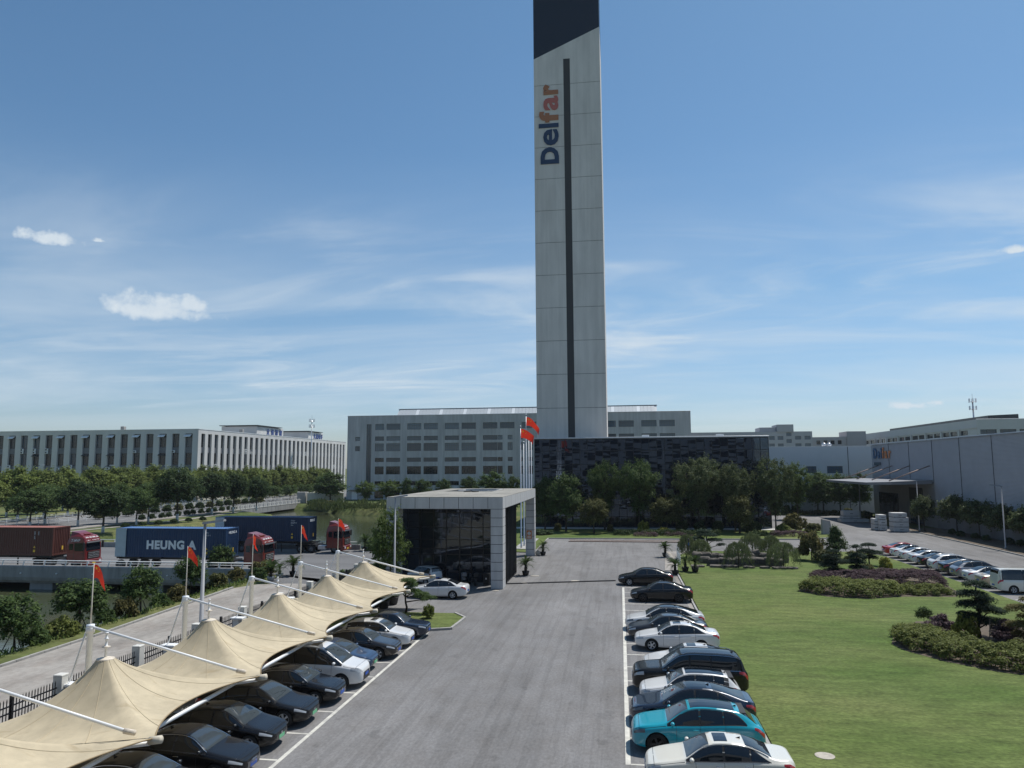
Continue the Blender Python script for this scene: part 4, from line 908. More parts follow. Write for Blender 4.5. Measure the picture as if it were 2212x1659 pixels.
def canopy(y0, y1, label):
    ym = (y0+y1)/2; t = thing('shade_canopy', label, 'canopy', (0, 0, 0), 0, 'membrane parking canopies')
    nr, na = 14, 72; vs = []
    # boundary point at each angle: quadrilateral with inward curved front and back edges
    def bound(a):
        c, s = math.cos(a), math.sin(a); hx0, hx1, hy = XP-XR, XT-XP, (y1-y0)/2-.03
        # intersect ray with the rectangle
        tx = (hx1 if c > 0 else hx0)/max(abs(c), 1e-6); ty = hy/max(abs(s), 1e-6); r = min(tx, ty); x, y = c*r, s*r
        if tx < ty: x -= math.copysign(1.0*(1-(y/hy)**2), c)
        f = (x+hx0)/(hx0+hx1); z = ZR+(ZT-ZR)*f
        z += .10*(1-(y/hy)**2) if tx < ty else -.08*math.sin(math.pi*f)
        return x, y, z
    angs = [2*math.pi*k/na for k in range(na)]
    # put the corners exactly on the grid
    for cx, cy in ((XT-XP, (y1-y0)/2-.03), (XT-XP, -(y1-y0)/2+.03), (XR-XP, (y1-y0)/2-.03), (XR-XP, -(y1-y0)/2+.03)):
        a = math.atan2(cy, cx) % (2*math.pi); k = min(range(na), key=lambda i: abs(angs[i]-a)); angs[k] = a
    rr = .27
    for i in range(nr+1):
        u = i/nr
        for a in angs:
            bx, by, bz = bound(a); e = u**1.15; x0, yy0 = rr*math.cos(a), rr*math.sin(a)
            z = bz+(ZP-bz)*(1-u)**1.95
            # faint radial seams and slack
            z += .015*math.cos(a*8)*math.sin(math.pi*u)
            vs.append((XP+x0+(bx-x0)*e, ym+yy0+(by-yy0)*e, z))
    m = MB().add(vs, [(i*na+k, i*na+(k+1) % na, (i+1)*na+(k+1) % na, (i+1)*na+k) for i in range(nr) for k in range(na)])
    m.build('membrane', M_MEMB, t, True)
    for q in range(0, na, 6):
        MB().tube([(vs[i*na+q][0], vs[i*na+q][1], vs[i*na+q][2]+.004) for i in range(0, nr+1, 1)], .011, 4, caps=False).build('seam', mat('membrane_seam', (.48, .405, .275), .8), t)
    front = [vs[nr*na+k] for k in sorted(range(na), key=lambda k: ((angs[k]+math.pi) % (2*math.pi))) if vs[nr*na+k][0] > XP+1 and abs(vs[nr*na+k][1]-ym) < (y1-y0)/2-.01 and abs(angs[k] if angs[k] < math.pi else angs[k]-2*math.pi) < .72]
    if len(front) > 3: MB().tube(front, .022, 6).build('edge_cable', mat('edge_hem', (.30, .22, .12), .7), t, True)
    MB().tube([(-15.0, y0+.02, 1.98), (-15.0, y1-.02, 1.98)], .07, 10).build('front_beam', M_WHITE, t, True)
    MB().lathe([(.24, -.10), (.30, -.05), (.30, .0), (.24, .02), (.16, .04), (.07, .05)], 18, (XP, ym, ZP)).build('peak_ring', M_RUST, t, True)
    MB().lathe([(.045, 0), (.045, .38), (.10, .39), (.10, .41), (.045, .42), (.04, .66), (.075, .67), (.075, .69), (.04, .70), (.04, .86), (.06, .87), (.06, .89), (.01, .90)], 12, (XP, ym, ZP)).build('peak_mast', M_WHITE, t, True)
    MB().lathe([(.14, .385), (.15, .40), (.06, .43)], 12, (XP, ym, ZP)).build('mast_collar', M_RUST, t, True)
def flag_pts(w, h, seed, droop, curl):
    rg = random.Random(seed); ph = rg.random()*6; f = {}
    def S(u, v):     # u along the fly, v down the hoist
        a = curl*u; x = w*(math.sin(a)/curl if curl > .01 else u)*.9; dz = -w*droop*u*u-.03*math.sin(6*u+ph)
        y = .16*w*math.sin(5.2*u+ph+v*1.3)*u+.06*w*math.sin(11*u+v*3+ph)*u
        shrink = 1-.22*u*droop
        return Vector((x, y, -h*v*shrink+dz))
    return S
def flag(parent, S, loc, rz, n=12, m=8, back=True):
    vs = [S(i/n, j/m) for j in range(m+1) for i in range(n+1)]
    o = MB().add(vs, [(j*(n+1)+i, j*(n+1)+i+1, (j+1)*(n+1)+i+1, (j+1)*(n+1)+i) for j in range(m) for i in range(n)]).build('cloth', M_FLAG, parent, True, loc, rz)
    def star(cu, cv, r, rot=0):
        b = MB(); pts = []
        for k in range(10):
            a = math.pi*2*k/10+rot; q = r if k % 2 == 0 else r*.4; pts.append((cu+q*math.sin(a)*.66, cv-q*math.cos(a)))
        for sgn in (-.006, .006): b.add([S(u, v)+Vector((0, sgn, 0)) for u, v in [(cu, cv)]+pts], [(0, 1+k, 1+(k+1) % 10) for k in range(10)])
        b.build('star', M_STAR, o)
    star(.17, .26, .15)
    for cu, cv in ((.34, .10), (.40, .20), (.40, .34), (.34, .44)): star(cu, cv, .05, .4)
def post(i, y):
    label = f'white carport post with slanted strut and flag, {ORD[i-1] if i else "nearest"} from the front' if i > 1 else 'white carport post and strut nearest the camera at the left edge'
    if i > 1: label = f'white carport post and strut, {ORD[i-1]} counted from the camera'
    t = thing('canopy_post', label, 'post', (-21.4, y, 0), 0, 'carport posts')
    MB().lathe([(.12, 0), (.12, 3.9), (.16, 3.91), (.16, 4.02), (.05, 4.04)], 14).build('column', M_POST, t, True); MB().cbox(-.3, .3, -.3, .3, .003, .03, .01).build('base_plate', M_STEEL, t)
    MB().tube([(.1, 0, 3.92), (6.45, 0, 2.42)], .055, 8).build('strut', M_WHITE, t, True)
    MB().tube([(6.40, 0, 2.42), (6.75, 0, 2.38)], .085, 8).build('strut_end', M_RUST, t, True)
    MB().tube([(.1, 0, 1.0), (7.25, 0, 2.10)], [.11, .065], 10).build('cantilever_beam', M_WHITE, t, True)
    MB().tube([(7.25, 0, 2.17), (7.62, 0, 2.23)], .12, 10).build('beam_end_cap', mat('cap_cream', (.55, .50, .40), .6), t, True)
    MB().tube([(-.12, 0, 3.92), (-1.0, .25, 1.66)], .035, 6).build('tie_rod', M_WHITE, t, True)
    MB().cbox(-1.35, -.55, .05, .55, 1.52, 1.62, .02).build('anchor_plate', M_WHITE, t); MB().cbox(-1.2, -.8, .15, .45, 0, 1.52, .02).build('anchor_stub', M_WHITE, t)
    MB().lathe([(.17, 3.7), (.17, 3.9), (.13, 3.95)], 12).build('collar', M_WHITE, t, True)
    if i < 2: return
    f = thing('flag', f'small red flag with yellow stars on the {ORD[i-1] if i else "zeroth"} carport post', 'flag', (-21.4, y, 4.03), 0, 'small red flags on the carport posts')
    MB().tube([(0, 0, 0), (0, 0, .75), (.0, 0, 2.42)], [.035, .03, .015], 6).build('pole', mat('flag_pole_cream', (.62, .58, .50), .5), f, True)
    S = flag_pts(.54, .56, i*7+3, (.95, .95, 1.3, 1.1, .9, 1.2, .9)[i], .5)
    flag(f, S, (.015, 0, 2.36), RAD((-15, -25, 60, 50, -35, 65, 0)[i]))
for i in range(6): canopy(POSTY[i], POSTY[i+1], f'cream membrane canopy with pointed peak over the parked cars, {ORD[i]} from the camera' if i else 'cream membrane canopy in the bottom left corner, nearest the camera')
for i in range(1, 7): post(i, POSTY[i])

# ------------------------------------------------------------------ boundary fence
def fence():
    ys = [23.39+4.92*k for k in range(9)]
    pm = MB().cbox(-.2, .2, -.2, .2, 0, 1.95, .02).mesh('shaft', M_PILLAR)
    pk = MB(); pk.box(-.014, .014, -.014, .014, .12, 1.75); pk.add([(-.014, -.014, 1.75), (.014, -.014, 1.75), (.014, .014, 1.75), (-.014, .014, 1.75), (0, 0, 1.83)], [(0, 1, 4), (1, 2, 4), (2, 3, 4), (3, 0, 4)])
    pk = pk.mesh('picket', M_BLACK)
    for i, y in enumerate(ys):
        if i:
            o = ob('fence_pillar', None, None, (-22.68, y, 0)); tag(o, f'square pale concrete fence pillar, {ORD[i-1]} along the carport fence from the camera', 'fence pillar', 'concrete fence pillars')
            ob('shaft', pm, o); MB().cbox(-.205, .205, -.205, .205, 1.952, 2.02, .02).build('cap', M_PILLAR, o)
        if i == len(ys)-1: break
        L = 4.92-.42; p = thing('fence_panel', f'black picket fence panel behind the carport, {ORD[i]} from the camera', 'fence', (-22.68, y+.21, 0), 0, 'black picket fence panels')
        n = 30
        for k in range(n): ob('picket', pk, p, (0, (k+.5)*L/n, 0))
        for z in (.35, 1.25, 1.5): MB().box(-.02, .02, 0, L, z, z+.05).build('rail', M_BLACK, p)
        MB().cbox(-.06, .06, L/2-.06, L/2+.06, 0, 1.9, .01).build('middle_post', M_BLACK, p)
fence()

# ------------------------------------------------------------------ lamp posts and flag poles
def lamp(x, y, h, label, arm=.9, rz=0., r=.085):
    t = thing('lamp_post', label, 'lamp post', (x, y, 0), rz)
    MB().lathe([(r*1.6, 0), (r*1.6, .3), (r*1.05, .34), (r*.62, h)], 12).build('pole', M_LAMP, t, True)
    MB().tube([(0, 0, h-.03), (arm*.5, 0, h+.07), (arm, 0, h+.13)], .04, 6).build('arm', M_STEEL, t, True)
    MB().add([(-.12, -.12, h-.06), (arm*1.25, -.16, h+.12), (arm*1.25, .16, h+.12), (-.12, .12, h-.06), (-.10, -.10, h+.08), (arm*1.25, -.12, h+.24), (arm*1.25, .12, h+.24), (-.10, .10, h+.08)], [(3, 2, 1, 0), (4, 5, 6, 7), (0, 1, 5, 4), (1, 2, 6, 5), (2, 3, 7, 6), (3, 0, 4, 7)]).build('lamp_head', M_LAMP, t)
lamp(-23.35, 39.7, 7.2, 'tall grey lamp post behind the fence between the carport and the trucks', .95, 0, .12)
lamp(-18.15, 59.0, 7.85, 'slim grey lamp post in front of the left gatehouse corner', .8, .2)
lamp(45.9, 124.8, 7.9, 'lamp post beside the stacked white boxes at the warehouse', 1.0, math.pi)
lamp(45.6, 152.3, 8.0, 'lamp post near the low slab stack in front of the warehouse window', 1.0, math.pi)
lamp(46.3, 99.5, 7.6, 'lamp post in the planting strip along the ribbed warehouse wall', 1.0, math.pi)
for k, y in enumerate((137, 158, 179, 200, 224)):
    t = thing('street_lamp', f'dark curved street lamp on the far road behind the plane trees, {ORD[k]} from the left', 'street lamp', (-119.5, y, 0), 0, 'curved street lamps')
    MB().tube([(0, 0, .1), (0, 0, 9.2), (.4, 0, 10.3), (1.4, 0, 11.0), (2.6, 0, 11.1)], [.1, .08, .06, .05, .05], 8).build('pole', M_BLACK, t, True); MB().cbox(2.2, 3.1, -.14, .14, 11.05, 11.2, .03).build('lamp_head', M_STEEL, t)
def flagpole(x, y, h, label, fl=None):
    t = thing('flagpole', label, 'flagpole', (x, y, 0))
    MB().lathe([(.11, 0), (.11, .5), (.09, .52), (.045, h)], 12).build('pole', M_STEEL, t, True); MB().lathe([(.01, h), (.10, h+.05), (.10, h+.15), (.01, h+.22)], 10).build('finial', M_STEEL, t, True)
    if fl:
        f = thing('flag', fl[0], 'flag', (x, y, h), 0); flag(f, flag_pts(1.95, 1.15, fl[1], fl[2], .5), (.06, 0, -.25), RAD(-12), 22, 12)
flagpole(-12.45, 93.8, 15.3, 'silver flagpole nearest the gatehouse carrying a large red flag', ('large red flag with yellow stars on the lower left flagpole', 5, .5))
flagpole(-12.42, 96.5, 13.4, 'bare silver flagpole, second from the gatehouse')
flagpole(-12.45, 99.5, 17.2, 'tallest silver flagpole carrying the upper red flag', ('large red flag with yellow stars on the tallest flagpole', 9, .8))
flagpole(-12.45, 102.4, 14.0, 'bare silver flagpole, fourth from the gatehouse')
flagpole(-12.45, 105.2, 14.2, 'bare silver flagpole nearest the dark glass building')
struct('flagpole_plinth', MB().prism([(-13.3, 92.8), (-11.6, 92.8), (-11.6, 106.3), (-13.3, 106.3)], .0, .17), M_KERB)

# ------------------------------------------------------------------ container trucks
def wheel_truck(parent, x, y, r=.5, w=.3, out=-1):
    o = MB().lathe([(r*.55, -w/2), (r*.94, -w/2), (r, -w/2+.05), (r, w/2-.05), (r*.94, w/2), (r*.55, w/2)], 20, axis='y', caps=False).build('wheel', M_DARK, parent, True, (x, y, r))
    MB().lathe([(r*.54, -w*.42*-out), (r*.5, -w*.3*-out), (.14, -w*.2*-out), (.12, -w*.5*-out), (.01, -w*.5*-out)], 16, axis='y', caps=False).build('rim', mat('truck_rim', (.16, .16, .165), .5, metal=.5), o, True)
def container(x0, y0, z0, L, col, label, ident, texts, open_door):
    "x0 = rear (left) end, near side at y0"
    W, H = 2.44, 2.9; x1 = x0+L; t = thing('container', label, 'container', (x0, y0, z0)); M = mat('container_'+ident, col, .5, var=.12, scale=1.2, detail=8)
    Mt = mat('container_top_'+ident, tuple(min(1, c*2.6) for c in col), .55, var=.15, scale=.8)  # roof colour lightened, sunlight from above painted into it
    fr = MB()
    for x in (0, L-.16):
        for y in (0, W-.16): fr.box(x, x+.16, y, y+.16, .0, H)
    for y in (0, W-.1): fr.box(.17, L-.17, y, y+.1, 0, .16); fr.box(.17, L-.17, y, y+.1, H-.1, H)
    for x in (0, L-.1): fr.box(x, x+.1, .17, W-.17, 0, .16); fr.box(x, x+.1, .17, W-.17, H-.12, H)
    fr.build('frame', M, t)
    def corr(n, length, h, dep):
        p = length/n; pr = []
        for i in range(n): pr += [(i*p, 0), (i*p+p*.25, 0), (i*p+p*.42, dep), (i*p+p*.83, dep)]
        pr.append((length, 0)); return pr
    for y, sg in ((.02, 1), (W-.02, -1)):
        pr = corr(44, L-.32, 1, .04); b = MB(); m = len(pr)
        b.add([(x+.16, y+sg*d, .16) for x, d in pr]+[(x+.16, y+sg*d, H-.1) for x, d in pr], [(i, i+1, m+i+1, m+i) for i in range(m-1)]); b.build('side_panel', M, t)
    pr = corr(9, W-.32, 1, -.045); m = len(pr); MB().add([(L-.02+d, y+.16, .16) for y, d in pr]+[(L-.02+d, y+.16, H-.12) for y, d in pr], [(i, i+1, m+i+1, m+i) for i in range(m-1)]).build('end_panel', M, t)
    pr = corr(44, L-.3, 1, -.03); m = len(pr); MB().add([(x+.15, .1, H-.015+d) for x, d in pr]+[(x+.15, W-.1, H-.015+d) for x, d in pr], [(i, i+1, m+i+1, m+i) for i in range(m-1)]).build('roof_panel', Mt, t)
    cc = MB().cbox(-.01, .17, -.01, .17, 0, .13, .01).mesh('corner_casting', M)
    for x in (0, L-.16):
        for y in (0, W-.16):
            for z in (-.005, H-.12): ob('corner_casting', cc, t, (x, y, z))
    Mi = mat('container_inside', (.42, .50, .54), .55, var=.06, scale=2)
    if open_door:
        d = MB().cbox(.02, 1.2, -.10, -.05, .02, H-.05, .01).build('door', Mi, t)
        for z in (.1, .75, 1.4, 2.05, 2.7): MB().box(.06, 1.16, -.13, -.101, z, z+.06).build('rib', Mi, d)
    else: MB().box(-.05, -.005, .1, W-.1, .05, H-.05).build('door', M, t)
    Mtx = mat('container_lettering', (.74, .78, .80), .6); Mye = mat('warning_yellow', (.75, .48, .05), .6)
    for s, tx, tz, size, bold, where in texts:
        o = ob('lettering', text_mesh(s, size, .004, Mtx, bold, 0, 1.12 if size > 1 else 1.), t)
        if where == 'side': o.matrix_local = face_matrix((tx, -.012, tz), (1, 0, 0), (0, 0, 1))
        elif where == 'vert': o.matrix_local = face_matrix((tx, -.012, tz), (0, 0, -1), (1, 0, 0))
        else: o.matrix_local = face_matrix((L+.012, tx, tz), (0, 1, 0), (0, 0, 1))
    MB().add([(L-2.25, -.012, .78), (L-1.97, -.012, .78), (L-2.11, -.012, 1.02)], [(0, 1, 2)]).build('warning_label', Mye, t); MB().box(L-2.23, L-1.99, -.02, -.011, .35, .6).build('warning_label', Mye, t)
    MB().box(L+.005, L+.015, 1.3, 1.5, .5, .9).build('warning_label', Mye, t)
    return t
def truck(x_front, y0, label, red, ident, wheels_seen=True):
    "tractor unit and skeletal trailer; near side at y0, front bumper at x_front, drives to +x"
    t = thing('truck', label, 'truck', (x_front, y0, 0)); P = mat('truck_paint_'+ident, red, .35, coat=.5, var=.06, scale=2); W = 2.45
    # cab: side outline, lofted across with narrower roof
    side = [(-2.15, .62), (-2.18, 2.55), (-2.12, 3.05), (-1.9, 3.32), (-1.2, 3.40), (-.55, 3.33), (-.22, 3.08), (-.10, 2.72), (-.02, 1.70), (0, .95), (-.03, .62)]
    ys = [(.0, .10, .96), (.10, .0, 1.), (W-.10, .0, 1.), (W, .10, .96)]
    vs = []; n = len(side)
    for y, ins, sc in ys:
        for x, z in side: vs.append((-1.1+(x+1.1)*sc, y+(.10 if z > 2.9 and y < 1 else (-.10 if z > 2.9 and y > 1 else 0)), .62+(z-.62)*sc if z > 1 else z))
    f = [tuple(range(n-1, -1, -1)), tuple(range(3*n, 4*n))]+[(l*n+k, l*n+(k+1) % n, (l+1)*n+(k+1) % n, (l+1)*n+k) for l in range(3) for k in range(n)]
    cab = MB().add(vs, f).build('cab', P, t, False)
    # windscreen and visor, side window
    MB().add([(-.045, .16, 1.82), (-.045, W-.16, 1.82), (-.135, W-.2, 2.66), (-.135, .2, 2.66)], [(0, 1, 2, 3)]).build('windscreen', G_DARK, t).location = (.012+.03, 0, 0)
    MB().add([(-.02, .1, 2.76), (.12, .12, 2.62), (.12, W-.12, 2.62), (-.02, W-.1, 2.76)], [(0, 1, 2, 3)]).build('sun_visor', M_BLACK, t)
    for y in (-.012, W+.012):
        MB().add([(-1.25, y, 1.8), (-.22, y, 1.8), (-.27, y, 2.15), (-.42, y, 2.62), (-1.25, y, 2.62)], [(0, 1, 2, 3, 4)] if y < 0 else [(4, 3, 2, 1, 0)]).build('side_window', G_DARK, t)
        MB().box(-1.9, -1.45, min(y, y+.001), max(y, y+.004), 1.9, 2.55).build('rear_side_window', G_DARK, t)
        MB().cbox(-.12, .04, y-.28 if y < 0 else y+.1, y-.1 if y < 0 else y+.28, 1.95, 2.7, .03).build('mirror', M_BLACK, t)
        for a, b in ((-1.33, -1.30), (-.24, -.215)): MB().box(a, b, y-.003, y+.003, .75, 2.68).build('door_seam', M_BLACK, t)
        MB().box(-.5, -.3, y-.015, y+.015, 1.55, 1.6).build('door_handle', M_BLACK, t)
    MB().cbox(.0, .05, .35, W-.35, 1.0, 1.72, .02).build('grille', M_BLACK, t)
    for z in (1.08, 1.24, 1.40, 1.56): MB().box(.05, .07, .4, W-.4, z, z+.05).build('grille_bar', M_STEEL, t)
    MB().lathe([(.14, .07), (.14, .09), (.10, .09), (.10, .07)], 16, (0, W/2, 1.42), 'x').build('emblem', M_STEEL, t)
    bp = MB().cbox(-.35, .12, -.02, W+.02, .35, .9, .05).build('bumper', P, t)
    for y in (.12, W-.5): MB().cbox(.121, .14, y, y+.38, .55, .78, .01).build('headlight', mat('truck_lamp', (.6, .62, .65), .15), bp)
    MB().box(.122, .135, .95, 1.45, .45, .6).build('number_plate', mat('plate_yellow', (.7, .5, .05), .5), bp)
    # roof deflector
    MB().add([(-1.95, .25, 3.30), (-.75, .35, 3.38), (-.75, W-.35, 3.38), (-1.95, W-.25, 3.30), (-1.95, .35, 3.78), (-1.25, .5, 3.62), (-1.25, W-.5, 3.62), (-1.95, W-.35, 3.78)], [(4, 5, 6, 7), (0, 1, 5, 4), (1, 2, 6, 5), (2, 3, 7, 6), (3, 0, 4, 7)]).build('wind_deflector', P, t)
    MB().cbox(-1.15, -.75, .8, W-.8, 3.4, 3.52, .04).build('roof_hatch', P, t)
    Mwt = mat('truck_lettering', (.75, .75, .74), .5)
    for k, ch in enumerate('陕汽德龙'):
        o = ob('letter', text_mesh(ch, .46, .004, Mwt, .016), t); o.matrix_local = face_matrix((-.19+.035, .30+k*.48, 2.88), (0, 1, 0), (-.45, 0, 1))
    if ident == 'a':
        o = ob('letter', text_mesh('T-MVP', .36, .004, Mwt, .012, .25), t); o.matrix_local = face_matrix((-1.75, .035, 2.76), (1, 0, 0), (0, .02, 1))
    # chassis, fifth wheel, trailer skeleton
    for y in (.75, 1.55): MB().box(-6.2, -.4, y, y+.15, .75, .95).build('chassis_rail', M_BLACK, t)
    MB().cbox(-5.0, -3.9, .7, 1.75, .96, 1.12, .03).build('fifth_wheel', M_BLACK, t)
    for x in (-1.15, -4.1, -5.5):
        for y in (.18, W-.18): wheel_truck(t, x, y, .5, .32, -1 if y < 1 else 1)
        if x < -2: MB().add([(x-.62, .0, .75), (x-.55, .0, 1.02), (x+.55, .0, 1.02), (x+.62, .0, .75), (x-.62, W, .75), (x-.55, W, 1.02), (x+.55, W, 1.02), (x+.62, W, .75)], [(0, 1, 5, 4), (1, 2, 6, 5), (2, 3, 7, 6)]).build('mudguard', M_BLACK, t)
    MB().cbox(-3.3, -2.3, .1, .7, .45, .9, .05).build('fuel_tank', M_STEEL, t)
    MB().tube([(-2.3, .5, 1.0), (-2.3, .5, 2.6)], .08, 8).build('air_intake', M_BLACK, t, True)
    L0 = -3.9
    for y in (.55, 1.75): MB().box(L0-12.3, L0-.1, y, y+.16, 1.02, 1.28).build('trailer_beam', M_BLACK, t)
    for q in range(6): MB().box(L0-12.2+q*2.4, L0-12.05+q*2.4, .02, W-.02, 1.14, 1.3).build('cross_member', M_BLACK, t)
    for x in (L0-9.2, L0-10.5, L0-11.8):
        for y in (.18, W-.18): wheel_truck(t, x, y, .5, .32, -1 if y < 1 else 1)
    MB().tube([(L0-4.2, .4, .1), (L0-4.2, .4, 1.02)], .07, 6).build('landing_leg', M_BLACK, t)
    return t
RED_A, RED_B = (.17, .015, .015), (.185, .021, .014)
truck(-55.1, 71.2, 'dark red tractor unit pulling the brown container at the left edge', RED_A, 'a')
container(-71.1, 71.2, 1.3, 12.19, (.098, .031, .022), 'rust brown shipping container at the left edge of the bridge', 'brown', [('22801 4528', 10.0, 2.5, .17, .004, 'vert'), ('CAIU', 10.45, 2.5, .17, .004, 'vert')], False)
truck(-35.45, 71.2, 'red tractor unit pulling the lettered blue container on the bridge', RED_B, 'b')
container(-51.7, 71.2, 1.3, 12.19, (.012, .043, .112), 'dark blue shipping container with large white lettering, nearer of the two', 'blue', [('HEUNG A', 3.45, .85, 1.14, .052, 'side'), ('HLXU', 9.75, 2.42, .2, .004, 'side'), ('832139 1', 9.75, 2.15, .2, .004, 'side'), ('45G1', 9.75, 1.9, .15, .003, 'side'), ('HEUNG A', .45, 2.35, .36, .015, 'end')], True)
truck(-33.25, 87.2, 'red tractor unit of the farther blue container truck by the water', RED_B, 'c')
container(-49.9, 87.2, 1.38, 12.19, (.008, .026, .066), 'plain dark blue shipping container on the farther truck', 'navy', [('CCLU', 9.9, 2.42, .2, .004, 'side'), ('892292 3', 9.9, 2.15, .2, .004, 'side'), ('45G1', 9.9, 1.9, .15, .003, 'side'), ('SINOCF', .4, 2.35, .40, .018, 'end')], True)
# ------------------------------------------------------------------ cars
def pchip(keys):
    xs = [k[0] for k in keys]; ys = [k[1] for k in keys]; n = len(xs)
    h = [xs[i+1]-xs[i] for i in range(n-1)]; d = [(ys[i+1]-ys[i])/h[i] for i in range(n-1)]
    m = [d[0]]+[0 if d[i-1]*d[i] <= 0 else 3*(h[i-1]+h[i])/((2*h[i]+h[i-1])/d[i-1]+(h[i]+2*h[i-1])/d[i]) for i in range(1, n-1)]+[d[-1]]
    def f(x):
        if x <= xs[0]: return ys[0]
        if x >= xs[-1]: return ys[-1]
        i = 0
        while xs[i+1] < x: i += 1
        t = (x-xs[i])/h[i]; t2 = t*t; t3 = t2*t
        return (2*t3-3*t2+1)*ys[i]+(t3-2*t2+t)*h[i]*m[i]+(-2*t3+3*t2)*ys[i+1]+(t3-t2)*h[i]*m[i+1]
    return f
PLAN = [(0, .50), (.010, .64), (.03, .78), (.06, .88), (.11, .955), (.17, .99), (.25, 1), (.78, 1), (.88, .975), (.94, .92), (.975, .83), (.99, .75), (1, .64)]
BOT = [(0, .34), (.02, .25), (.12, .20), (.5, .18), (.88, .21), (.97, .28), (1, .36)]
